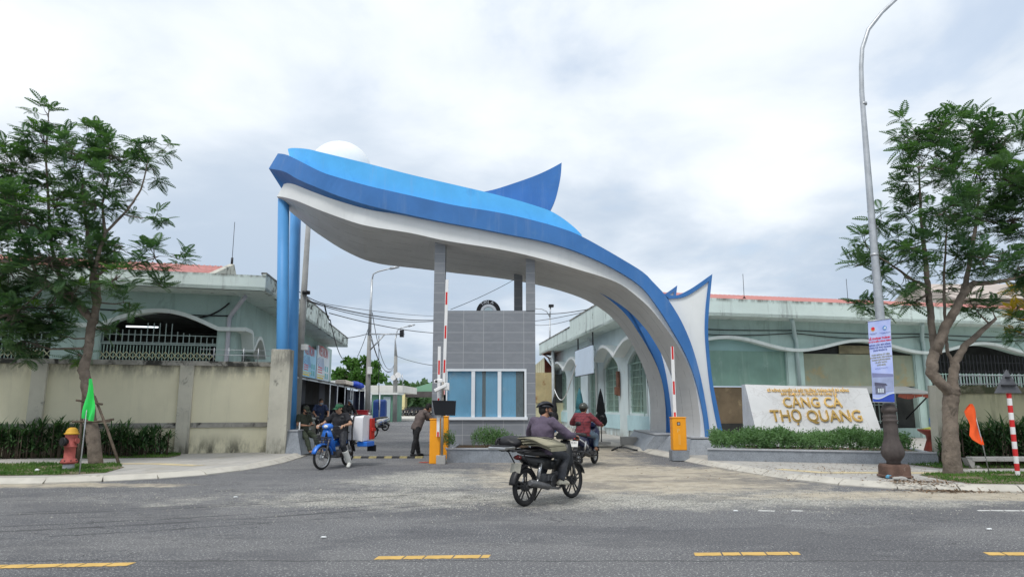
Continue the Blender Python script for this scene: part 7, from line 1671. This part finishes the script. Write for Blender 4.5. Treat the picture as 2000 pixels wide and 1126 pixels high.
def limb(b, pts, r_):
    b.tube(pts, r_, 12)
    for p, q in zip(pts, r_): b.ball(p, q * .98, 12, 8)
def hand(b, wrist, d, nrm, curl=1.0, side=1):
    """palm, four fingers of different lengths and a thumb from the palm's side; nrm points out of the palm"""
    w0 = Vector(wrist); d = Vector(d).normalized(); n = (Vector(nrm) - d * Vector(nrm).dot(d)).normalized(); s = d.cross(n) * side
    b.loft([[w0 + s * x * k1 + n * y for x, y in ((-.028, -.013), (.028, -.013), (.03, .0), (.028, .013), (-.028, .013), (-.03, 0))] if False else [w0 + d * t + s * x * k1 + n * y * 1.0 for x, y in ((-.030, -.012), (.030, -.012), (.036, 0), (.030, .012), (-.030, .012), (-.036, 0))] for t, k1 in ((-.01, .75), (.03, 1.0), (.085, 1.12))])
    for i, (o_, L) in enumerate(((-.030, .062), (-.010, .072), (.011, .076), (.031, .066))):
        p = w0 + d * .082 + s * o_; dd = d.copy(); P_ = [p]; 
        for k, q in enumerate((.45, .32, .23)):
            a = curl * (.75 if k else .55) * (1 + .06 * i); dd = (dd * math.cos(a) + n * math.sin(a)); nn = n * math.cos(a) - d * 0; P_.append(P_[-1] + dd * L * q)
        b.tube(P_, [.0092, .0088, .008, .007], 8); b.ball(P_[-1], .0072, 8, 6)
    t0 = w0 + d * .025 - s * .030; t1 = t0 - s * .022 + d * .028 + n * .012; t2 = t1 + d * .024 + n * .022 * (0.4 + curl * .6); b.tube([t0, t1, t2], [.013, .011, .008], 8); b.ball(t2, .008, 8, 6)
def person(lab, J, top, legs, sleeve='long', hat=None, mask=None, hair=True, fit=1.0, foot=None, sk=None, loc=(0, 0, 0), rot=0, trouser_to=1.0, barefoot=False, handcurl=1.0, toplen=.0):
    root = thing('person', lab, 'person', (0, 0, 0)); J = {k: Vector(v) for k, v in J.items()}; sk = sk or skin
    lat = (J['shL'] - J['shR']).normalized(); ph = (J['hipL'] - J['hipR']).normalized()
    body = MB(); pel = (J['hipL'] + J['hipR']) / 2; ch = J['chest']; nk = J['neck']; shm = (J['shL'] + J['shR']) / 2
    etube(body, [pel - (ch - pel).normalized() * .07, pel, pel.lerp(ch, .5), ch, shm - (nk - ch).normalized() * .02, nk], [.12, .155, .135, .16, .15, .055], [.09, .115, .10, .115, .085, .05], lat)
    hd = J['head']; f = J['look'].normalized(); uh = (hd - nk).normalized() * .55 + Vector((0, 0, .45)); uh = (uh - f * uh.dot(f)).normalized(); lh = uh.cross(f); MH = Matrix(((f.x, lh.x, uh.x, hd.x), (f.y, lh.y, uh.y, hd.y), (f.z, lh.z, uh.z, hd.z), (0, 0, 0, 1)))
    body.tube([nk - (hd - nk) * .2, nk.lerp(hd, .35), hd - uh * .03 - f * .015], [.062, .052, .05], 12)
    body.M = MH
    body.ball((-.012, 0, .028), (.098, .077, .10), 18, 12); body.ball((.028, 0, -.048), (.066, .058, .068), 16, 10); body.ball((.062, 0, -.085), (.026, .028, .02), 10, 7)
    body.ball((.080, 0, .020), (.018, .052, .014), 12, 7); body.tube([(.088, 0, .008), (.108, 0, -.028)], [.008, .014], 8); body.ball((.104, 0, -.032), (.015, .017, .012), 10, 7)
    body.ball((.088, 0, -.062), (.012, .026, .008), 10, 6); body.ball((.060, .042, -.022), (.03, .022, .022), 10, 6); body.ball((.060, -.042, -.022), (.03, .022, .022), 10, 6)
    for s in (-1, 1): body.ball((-.006, s * .079, -.006), (.018, .009, .030), 10, 7)
    body.M = None
    for S in 'LR':
        sh_, el, ha = J['sh' + S], J['el' + S], J['ha' + S]; limb(body, [sh_, sh_.lerp(el, .5), el, el.lerp(ha, .35), ha], [.05, .045, .038, .037, .024])
        hdv = J.get('hd' + S, ha - el); hand(body, ha, hdv, J.get('hn' + S, Vector((0, 0, -1))), handcurl, -1 if S == 'L' else 1)
        hp, kn, an = J['hip' + S], J['kn' + S], J['an' + S]; limb(body, [hp, hp.lerp(kn, .5), kn, kn.lerp(an, .3), kn.lerp(an, .7), an], [.085, .072, .052, .053, .036, .032])
        to = J['to' + S]; body.tube([an - (to - an).normalized() * .04 + Vector((0, 0, -.035)), an.lerp(to, .4) + Vector((0, 0, -.03)), to], [.032, .034, .022], 10)
    remesh(body.build('body', sk, root), .0085, 1)
    # top
    c = MB(); k = fit; low = pel - (ch - pel).normalized() * (.09 + toplen)
    etube(c, [low, pel, pel.lerp(ch, .5), ch, shm - (nk - ch).normalized() * .01, nk + (nk - ch).normalized() * .015], [.165 * k, .178 * k, .165 * k, .19 * k, .165, .062], [.125 * k, .14 * k, .13 * k, .138 * k, .10, .058], lat)
    for S in 'LR':
        sh_, el, ha = J['sh' + S], J['el' + S], J['ha' + S]; limb(c, [shm.lerp(sh_, .55), sh_, sh_.lerp(el, .5)], [.075, .070 * k, .063 * k])
        if sleeve == 'long': limb(c, [sh_.lerp(el, .5), el, el.lerp(ha, .5), el.lerp(ha, .93)], [.063 * k, .056 * k, .05 * k, .04]); 
        else: c.tube([sh_.lerp(el, .4), sh_.lerp(el, .72)], [.066 * k, .072 * k], 12)
    remesh(c.build('shirt' if sleeve != 'long' else 'jacket', top, root), .012, 2, .036)
    t_ = MB(); etube(t_, [pel + (ch - pel).normalized() * .08, pel, pel - (ch - pel).normalized() * .08], [.155, .172, .14], [.12, .14, .115], ph)
    for S in 'LR':
        hp, kn, an = J['hip' + S], J['kn' + S], J['an' + S]; e = kn.lerp(an, trouser_to); limb(t_, [hp, hp.lerp(kn, .5), kn, kn.lerp(e, .5)], [.105, .095, .075, .068]); t_.tube([kn.lerp(e, .5), e], [.068, .062], 12)
    remesh(t_.build('trousers', legs, root), .012, 2, .036)
    for S in 'LR':
        an, to = J['an' + S], J['to' + S]; fm = foot[S] if isinstance(foot, dict) else foot
        if fm is None: continue
        g_ = MB(); d = (to - an); d.z *= .5; d.normalize(); heel = an - d * .05 + Vector((0, 0, -.05)); l2 = d.cross(Vector((0, 0, 1))).normalized()
        if fm[0] == 'boot': g_.tube([J['kn' + S].lerp(an, .30), an.lerp(J['kn' + S], .25), an], [.078, .066, .056], 14)
        etube(g_, [heel - d * .012, heel + d * .02, heel.lerp(to, .5), to + Vector((0, 0, -.012)), to + d * .035 + Vector((0, 0, -.015))], [.032, .042, .048, .046, .022], [.03, .048, .045, .034, .018], l2)
        if fm[0] != 'boot': g_.ball(an + Vector((0, 0, -.02)), (.045, .042, .04), 12, 8)
        remesh(g_.build('boot' if fm[0] == 'boot' else 'shoe', fm[1], root), .009, 1)
    if hair:
        h_ = MB(); h_.M = MH; h_.ball((-.022, 0, .040), (.100, .084, .103), 18, 12); h_.ball((-.05, 0, -.01), (.068, .078, .08), 16, 10); remesh(h_.build('hair', mat('black_hair', (.012, .011, .01), .7, .3, 30), root), .009, 1)
    for s in (-1, 1):
        e_ = MB(); e_.M = MH; e_.ball((.088, s * .031, .002), (.009, .014, .006), 8, 6); e_.build('eye', mat('eye_dark', (.02, .015, .012), .3), root)
    def capm(peak, m, brim=True):
        h_ = MB(); h_.M = MH; rg = []
        for t in range(9):
            a = t / 8 * PI / 2; rg.append([(-.012 + .112 * math.cos(a) * math.cos(2 * PI * q / 22), .092 * math.cos(a) * math.sin(2 * PI * q / 22), .035 + .098 * math.sin(a)) for q in range(22)])
        h_.loft(rg, 0, True)
        if brim: h_.loft([[(.07, y * .085, .042 - abs(y) * .012) for y in (-1, -.5, 0, .5, 1)] + [(.07, y * .085, .034 - abs(y) * .012) for y in (1, .5, 0, -.5, -1)], [(.165 - .045 * 0, y * .06, .028 - abs(y) * .016) for y in (-1, -.5, 0, .5, 1)] + [(.165, y * .06, .022 - abs(y) * .016) for y in (1, .5, 0, -.5, -1)]], 0, True)
        return h_
    if hat:
        kind_, hm = hat
        if kind_ == 'cap': capm(1, hm).build('cap', hm, root)
        elif kind_ == 'helmet':
            h_ = MB(); h_.M = MH; rg = []
            for t in range(10):
                a = -.35 + (t / 9) * (PI / 2 + .35); rg.append([(-.012 + .130 * math.cos(a) * math.cos(2 * PI * q / 26), .112 * math.cos(a) * math.sin(2 * PI * q / 26), .035 + .118 * math.sin(a)) for q in range(26)])
            h_.loft(rg, 0, True); h_.loft([[(.09, y * .08, .045) for y in (-1, 0, 1)] + [(.09, y * .08, .035) for y in (1, 0, -1)], [(.155, y * .06, .035) for y in (-1, 0, 1)] + [(.155, y * .06, .028) for y in (1, 0, -1)]], 0, True); h_.build('helmet', hm, root)
            s2 = MB(); s2.M = MH; s2.tube([(-.0, .085, .01), (.03, .06, -.07), (.04, 0, -.12), (.03, -.06, -.07), (0, -.085, .01)], .006, 6); s2.build('chin_strap', M['black'], root)
        elif kind_ == 'cycle_helmet':
            h_ = MB(); h_.M = MH
            for i in range(-3, 4):
                y = i * .030; P_ = []
                for q in range(11): a = PI * q / 10; P_.append((-.012 + .118 * math.cos(a), y * .85 * (1 + .2 * math.sin(a)), .042 + (.088 - .7 * abs(y) ** 1.25) * math.sin(a) + .006 * math.sin(2 * a)))
                h_.tube(P_, [.010] + [.014] * 9 + [.010], 8)
            h_.torus((-.012, 0, .045), .098, .015, 26, 8, axis='z', sq=1.2); h_.tube([(-.06, -.065, .10), (-.06, 0, .118), (-.06, .065, .10)], .013, 6); h_.tube([(.05, -.065, .095), (.05, 0, .116), (.05, .065, .095)], .013, 6)
            h_.build('helmet', hm, root); s2 = MB(); s2.M = MH; s2.tube([(.0, .098, .03), (.03, .07, -.06), (.045, 0, -.115), (.03, -.07, -.06), (0, -.098, .03)], .006, 6); s2.build('chin_strap', M['black'], root)
            s2 = MB(); s2.M = MH; s2.tube([(.10, -.06, .005), (.118, 0, .0), (.10, .06, .005)], .008, 6); s2.build('glasses', M['black'], root)
    if mask:
        m_ = MB(); m_.M = MH; m_.ball((.055, 0, -.052), (.064, .066, .052), 16, 10); remesh(m_.build('face_mask', mask, root), .008, 1)
    root.location = loc; root.rotation_euler.z = rot
    return root
def ride(lean=0.0, headturn=0.0, headdown=0.0, drop=None, seatz=.0, xs=0.0, wide=1.0, feet='peg', sc_=False):
    c, s = math.cos(lean), math.sin(lean)
    pel = Vector((-.20 + xs, 0, .835 + seatz))
    up = lambda h, x=0: pel + Vector((s * h + x, 0, c * h))
    J = dict(chest=up(.28, .0), neck=up(.455, .02), head=up(.575, .06) , hipL=pel + Vector((.02, .10, -.01)), hipR=pel + Vector((.02, -.10, -.01)), shL=up(.405) + Vector((0, .185, 0)), shR=up(.405) + Vector((0, -.185, 0)))
    J['look'] = Vector((math.cos(headturn) * math.cos(headdown), math.sin(headturn) * math.cos(headdown), -math.sin(headdown)))
    for S, y in (('L', 1), ('R', -1)):
        J['ha' + S] = Vector((.215, y * .335, 1.015)); m_ = J['sh' + S].lerp(J['ha' + S], .5); J['el' + S] = m_ + Vector((-.05, y * .11 * wide, -.09)); J['hd' + S] = Vector((.9, -y * .15, -.1)); J['hn' + S] = Vector((.1, 0, -1))
        J['kn' + S] = Vector((.20 + xs, y * .17, .68 + seatz)); J['an' + S] = Vector((.02, y * .20, .345)); J['to' + S] = Vector((.17, y * .22, .30))
        if sc_: J['kn' + S] = Vector((.22, y * .19, .72)); J['an' + S] = Vector((.16, y * .20, .44)); J['to' + S] = Vector((.30, y * .20, .40))
    return J

# near rider on a worn black underbone with a loaded rack
hd1 = R(50); pr_, pf_ = Vector((.20, 10.75, 0)), None; mid1 = pr_ + Vector((math.cos(hd1), math.sin(hd1), 0)) * .61
blk = mcol('worn_black', (.018, .02, .022), .45, stain=((.06, .06, .058), 9, .58))
bk = make_bike('motorbike', 'worn black motorbike with five spoke wheels and a loaded rack, nearest the camera', blk, alloy=True, extras=('rack', 'stand', 'basket')); place(bk, mid1, hd1)
J = ride(.10, R(-38), .05, wide=1.2); J['head'] += Vector((.0, 0, .01))
pants = mat('charcoal_trousers', (.045, .048, .056), .85, .15, 5)
rd = person('motorcyclist in a purple grey shirt and black cycling helmet riding away with a loaded rack', J, mat('purple_grey_shirt', (.105, .082, .12), .85, .08, 4), pants, 'long', ('cycle_helmet', mat('helmet_black', (.02, .022, .028), .4, .2, 8)), M['black'], fit=1.12, foot=('shoe', mat('cream_shoe', (.5, .47, .38), .6, .2, 10)), loc=mid1, rot=hd1)
Rz = lambda p, o_, h_: o_ + Matrix.Rotation(h_, 3, 'Z') @ Vector(p)
def cargo(nm, lab, cat, o_, h_): 
    r_ = thing(nm, lab, cat, (0, 0, 0)); r_.location = o_; r_.rotation_euler.z = h_; return r_
cg = cargo('canvas_bundle', 'folded olive canvas bundle strapped across the near motorbike rack', 'bundle', mid1, hd1)
b = MB(); rr_ = random.Random(6)
for lay in range(4):
    z = .865 + lay * .028; n = 14; rg = []
    for i in range(n + 1):
        u = i / n; y = .46 - u * .98; wv_ = .012 * math.sin(u * 9 + lay) + .03 * math.sin(u * PI); x0 = -.62 - .03 * lay + .02 * math.sin(u * 5 + lay * 2); x1 = -.28 + .02 * math.sin(u * 7 + lay); dz = wv_ - .10 * max(0, u - .75) * 4 * .5
        rg.append([(x0, y, z + dz), (x1, y, z + dz), (x1 + .01, y, z + .022 + dz), (x0 - .01, y, z + .022 + dz)])
    b.loft(rg, 0, True)
b.build('canvas', mat('olive_canvas', (.30, .28, .20), .9, .15, 4, stain=((.16, .15, .11), 5, .58)), cg)
b = MB(); b.tube([(-.45, .44, .99), (-.45, .0, 1.02), (-.45, -.4, .99)], .008, 5); b.build('strap', M['black'], cg)
o = cargo('black_bag', 'crumpled black bag tied behind the near rider', 'bag', mid1, hd1); b = MB(); b.ball((-.72, .22, .93), (.15, .22, .10), 16, 10)
for i, v in enumerate(b.v): p = Vector(v); q = mnoise.noise(p * 7) * .035; b.v[i] = (p.x + q, p.y - q, p.z + q)
b.build('bag', M['black'], o); b = MB(); b.torus((-.82, .34, .92), .07, .02, 18, 6, axis='y'); b.build('loop', M['black'], o)
o = cargo('steel_scale', 'flat silver tray poking out of the near motorbike rack', 'tray', mid1, hd1); b = MB(); b.box(-1.12, -.86, -.02, .30, .845, .885); b.build('tray', M['chrome'], o, bevel=.01); b = MB(); b.box(-1.10, -.88, .0, .28, .886, .90); b.build('lid', M['blackmetal'], o, bevel=.004)

# plaid rider on a scooter
h2 = R(64); pr2 = Vector((1.60, 17.25, 0)); mid2 = pr2 + Vector((math.cos(h2), math.sin(h2), 0)) * .61
sc2 = make_bike('motorbike', 'dark navy scooter with white panels ridden away toward the shops', mcol('navy', (.012, .018, .06)), 'scooter', extras=('digits',), paint2=mcol('silver', (.55, .56, .58)), plate='lit'); place(sc2, mid2, h2)
pm_ = bpy.data.materials.new('red_plaid_cloth'); pm_.use_nodes = True; t = NT(pm_.node_tree); o_ = t.coord('Object'); X = t.sep(o_)
s1_ = t.math('LESS_THAN', t.math('FRACT', t.math('MULTIPLY', t.math('ADD', X[1], X[0]), 15.0)), .28); s2_ = t.math('LESS_THAN', t.math('FRACT', t.math('MULTIPLY', X[2], 15.0)), .28)
c_ = t.mix(t.math('MULTIPLY', t.math('ADD', s1_, s2_), .42), (.20, .035, .045), (.05, .02, .035)); t.l.new(c_, t.n['Principled BSDF'].inputs[0]); t.n['Principled BSDF'].inputs['Roughness'].default_value = .9
J = ride(.02, R(-8), .05, sc_=True, seatz=-.01)
person('scooter rider in a dark red plaid shirt and olive helmet seen from behind', J, pm_, mat('blue_grey_jeans', (.13, .18, .24), .9, .15, 6), 'long', ('helmet', mat('olive_helmet', (.035, .038, .03), .3, .1, 5, spec=.6)), None, fit=1.12, foot=None, loc=mid2, rot=h2, trouser_to=.93)

# blue underbone coming out with a big white load
h3 = R(-105); pf3 = Vector((-4.46, 16.62, 0)); mid3 = pf3 - Vector((math.cos(h3), math.sin(h3), 0)) * .61
bb = mcol('bright_blue', (.02, .16, .62)); b3 = make_bike('motorbike', 'bright blue motorbike with a front basket and large white load coming out of the gate', bb, extras=('basket', 'rack'), steer=R(-14), seatc=M['black']); place(b3, mid3, h3)
J = ride(.06, R(-22), .22); J['anL'] = Vector((-.06, .36, .14)); J['toL'] = Vector((.07, .40, .055)); J['knL'] = Vector((.13, .27, .52))
bt3 = mat('white_rubber_boot', (.62, .62, .58), .4, .08, 5)
person('man in a black t-shirt, green cap and white rubber boots riding the blue motorbike', J, mat('black_tshirt', (.022, .022, .026), .9, .15, 5), mat('black_wet_trousers', (.022, .024, .03), .6, .2, 5), 'short', ('cap', mat('green_cap', (.03, .12, .06), .8, .15, 8)), None, fit=1.12, foot=('boot', bt3), sk=skin2, loc=mid3, rot=h3, trouser_to=.42)
cg = cargo('foam_box_load', 'big white wrapped load with black straps and red inside on the blue motorbike', 'load', mid3, h3)
b = MB(); rg = []
for i in range(9):
    u = i / 8; y = -.34 + .86 * u; sg_ = .03 * math.sin(u * 7); rg.append([(-.92, y, .62 + sg_), (-.93, y, 1.10), (-.88, y, 1.22 + sg_ * .5), (-.45, y, 1.235 + sg_ * .6), (-.38, y, 1.18), (-.36, y, .62 - sg_)])
b.loft(rg, 0, True, True); b.build('white_wrap', mat('white_sheet', (.72, .72, .75), .7, .05, 3, bump=.3, bscale=6), cg, bevel=.01)
for y in (.12, .25): b = MB(); b.tube([(-.36, y, .60), (-.345, y, .9), (-.36, y + .02, 1.2), (-.45, y + .03, 1.255), (-.9, y + .05, 1.24), (-.945, y + .05, .9)], .018, 6); b.build('strap', M['black'], cg)
b = MB(); b.box(-.93, -.72, .53, .58, .64, 1.16); b.box(-.91, -.74, .57, .62, .84, .92); b.build('red_crate_side', mat('scarlet_plastic', (.50, .03, .02), .5, .15, 4), cg, bevel=.01)
b = MB(); b.box(-.86, -.42, .35, .62, .48, .60); b.build('blue_crate', bb, cg, bevel=.02); b = MB(); b.box(-.92, -.90, .40, .64, .34, .5); b.build('dark_flap', M['black'], cg)

# guard half sitting on the pedestal of the blue columns
zg = .72; gx = gp(606, 878, KH); gl_ = Vector((-6.38, 21.5, 0)); rotg = R(-35)
Gd = mat('dark_green_uniform', (.035, .042, .03), .9, .12, 5); Gt = mat('olive_green_trousers', (.05, .062, .042), .9, .12, 5)
J = dict(hipL=(.02, .10, .70), hipR=(.02, -.10, .70), chest=(-.02, 0, 1.02), neck=(.03, 0, 1.22), head=(.10, 0, 1.345), look=(.86, 0, -.5), shL=(0, .19, 1.16), shR=(0, -.19, 1.16), elL=(.05, .27, .90), elR=(.05, -.26, .90), haL=(.27, .14, .88), haR=(.27, -.10, .88),
         knL=(.38, .16, .52), knR=(.36, -.14, .50), anL=(.58, .18, .17), anR=(.50, -.12, .16), toL=(.72, .20, .12), toR=(.64, -.13, .12), hnL=(0, -.3, 1), hnR=(0, .3, 1))
person('guard in a dark green uniform and cap sitting on the pedestal of the blue columns', J, Gd, Gt, 'short', ('cap', Gd), M['black'], fit=1.05, foot=None, loc=gl_, rot=rotg, handcurl=.6)
o = cargo('mobile_phone', 'dark phone held by the seated guard', 'phone', gl_, rotg); b = MB(); b.box(.35, .42, -.02, .06, .885, .895, rot=Matrix.Rotation(-.5, 3, 'Y')); b.build('phone', M['black'], o); b = MB(); b.box(.355, .415, -.015, .055, .897, .898, rot=Matrix.Rotation(-.5, 3, 'Y'), pv=(.385, .02, .89)); b.build('screen', mat('screen_glow', (.3, .35, .4), .2, 0, 1), o)
o = cargo('white_baton', 'white stick hanging at the seated guard\'s side', 'stick', gl_, rotg); b = MB(); b.tube([(.16, -.27, .98), (.18, -.30, .45)], .022, 8); b.build('stick', M['pwhite'], o)

# parked bikes and the two men by the shed
pk = [(make_bike('motorbike', 'grey scooter parked nose out right behind the seated guard', mcol('grey_green', (.12, .13, .12)), 'scooter', extras=('stand',), paint2=mcol('silver', (.55, .56, .58)), group='motorbikes parked along the shed'), (-7.0, 25.6), -128),
      (make_bike('motorbike', 'silver motorbike parked in front of the masked man', mcol('silver_grey', (.30, .31, .30)), extras=('stand',), group='motorbikes parked along the shed'), (-6.55, 27.3), -132),
      (make_bike('motorbike', 'maroon and black motorbike parked behind the white load', mcol('maroon', (.10, .02, .025)), extras=('stand',), seatc=M['black'], alloy=False, group='motorbikes parked along the shed'), (-7.0, 32.4), 168),
      (make_bike('motorbike', 'white and blue scooter parked farthest along the shed', mcol('scooter_white', (.62, .62, .60)), 'scooter', extras=('stand',), paint2=bb, group='motorbikes parked along the shed'), (-8.0, 41), 205)]
for o, (x, y), a in pk: place(o, (x, y, 0 if y > 30 else .0), R(a), R(-5))
def stand_pose(lean=.1, arms='bars'):
    J = dict(hipL=(0, .10, .88), hipR=(0, -.10, .88), chest=(.05, 0, 1.20), neck=(.12, 0, 1.40), head=(.19, 0, 1.525), look=(.9, .1, -.42), shL=(.08, .19, 1.34), shR=(.08, -.19, 1.34), elL=(.20, .30, 1.08), elR=(.20, -.30, 1.08), haL=(.42, .24, .98), haR=(.42, -.24, .98), knL=(.06, .13, .48), knR=(.02, -.12, .48), anL=(0, .14, .09), anR=(-.05, -.13, .09), toL=(.15, .16, .04), toR=(.10, -.14, .04))
    return J
pm1 = at(626, 800, 28.5); person('masked man in a navy polo shirt standing over the silver motorbike', stand_pose(), mat('navy_polo', (.03, .045, .10), .9, .1, 5), M['black'] if False else mat('black_trousers', (.02, .02, .022), .9, .15, 5), 'short', None, mat('pale_mask', (.5, .55, .6), .8, .05, 3), fit=1.08, foot=('shoe', M['black']), loc=(pm1.x, 28.4, KH), rot=R(-62))
pm2 = at(678, 800, 33); person('man in black with a grey blue helmet bending beside the white load', stand_pose(), mat('black_jacket', (.015, .015, .017), .85, .15, 5), MATS['black_trousers'], 'long', ('cap', mat('grey_blue_cap', (.16, .22, .29), .5, .1, 5)), M['black'], fit=1.1, foot=('shoe', M['black']), loc=(pm2.x, 33, KH), rot=R(-35))
# man leaning over the booth's sill behind the column
ml = gp(824, 888); 
J = dict(hipL=(-.10, .10, .84), hipR=(-.10, -.10, .84), chest=(.02, 0, 1.14), neck=(.16, 0, 1.33), head=(.27, 0, 1.40), look=(.9, .25, -.35), shL=(.10, .19, 1.27), shR=(.10, -.19, 1.27), elL=(.32, .22, 1.07), elR=(.30, -.24, 1.05), haL=(.52, .12, 1.08), haR=(.50, -.12, 1.06), knL=(-.05, .12, .46), knR=(-.17, -.12, .47), anL=(.03, .13, .09), anR=(-.26, -.13, .10), toL=(.17, .15, .04), toR=(-.12, -.15, .04))
person('man in a brown grey jacket and black trousers leaning against the booth behind the barrier', J, mat('brown_grey_jacket', (.12, .095, .088), .9, .1, 5), MATS['black_trousers'], 'long', None, None, fit=1.12, foot=('shoe', M['black']), loc=(ml.x - .02, 20.95, 0), rot=R(28), sk=skin)
# row of motorbikes parked far off under the canopy: copies share their meshes
far = make_bike('motorbike', 'one of the small dark motorbikes parked in a row under the green canopy', mcol('far_dark', (.03, .035, .05)), group='motorbikes parked under the far canopy')
rq = random.Random(12); first = True
for row, Yd in enumerate((95, 98.5, 102)):
    for i in range(16):
        o = far if first else copy_tree(far); first = False
        x = at(790 + 3.8 * i + 1.5 * row, 800, Yd).x; o.location = (x + rq.uniform(-.1, .1), Yd + rq.uniform(-.2, .2), 0); o.rotation_euler = (R(-6), 0, R(70 + rq.uniform(-14, 14)))
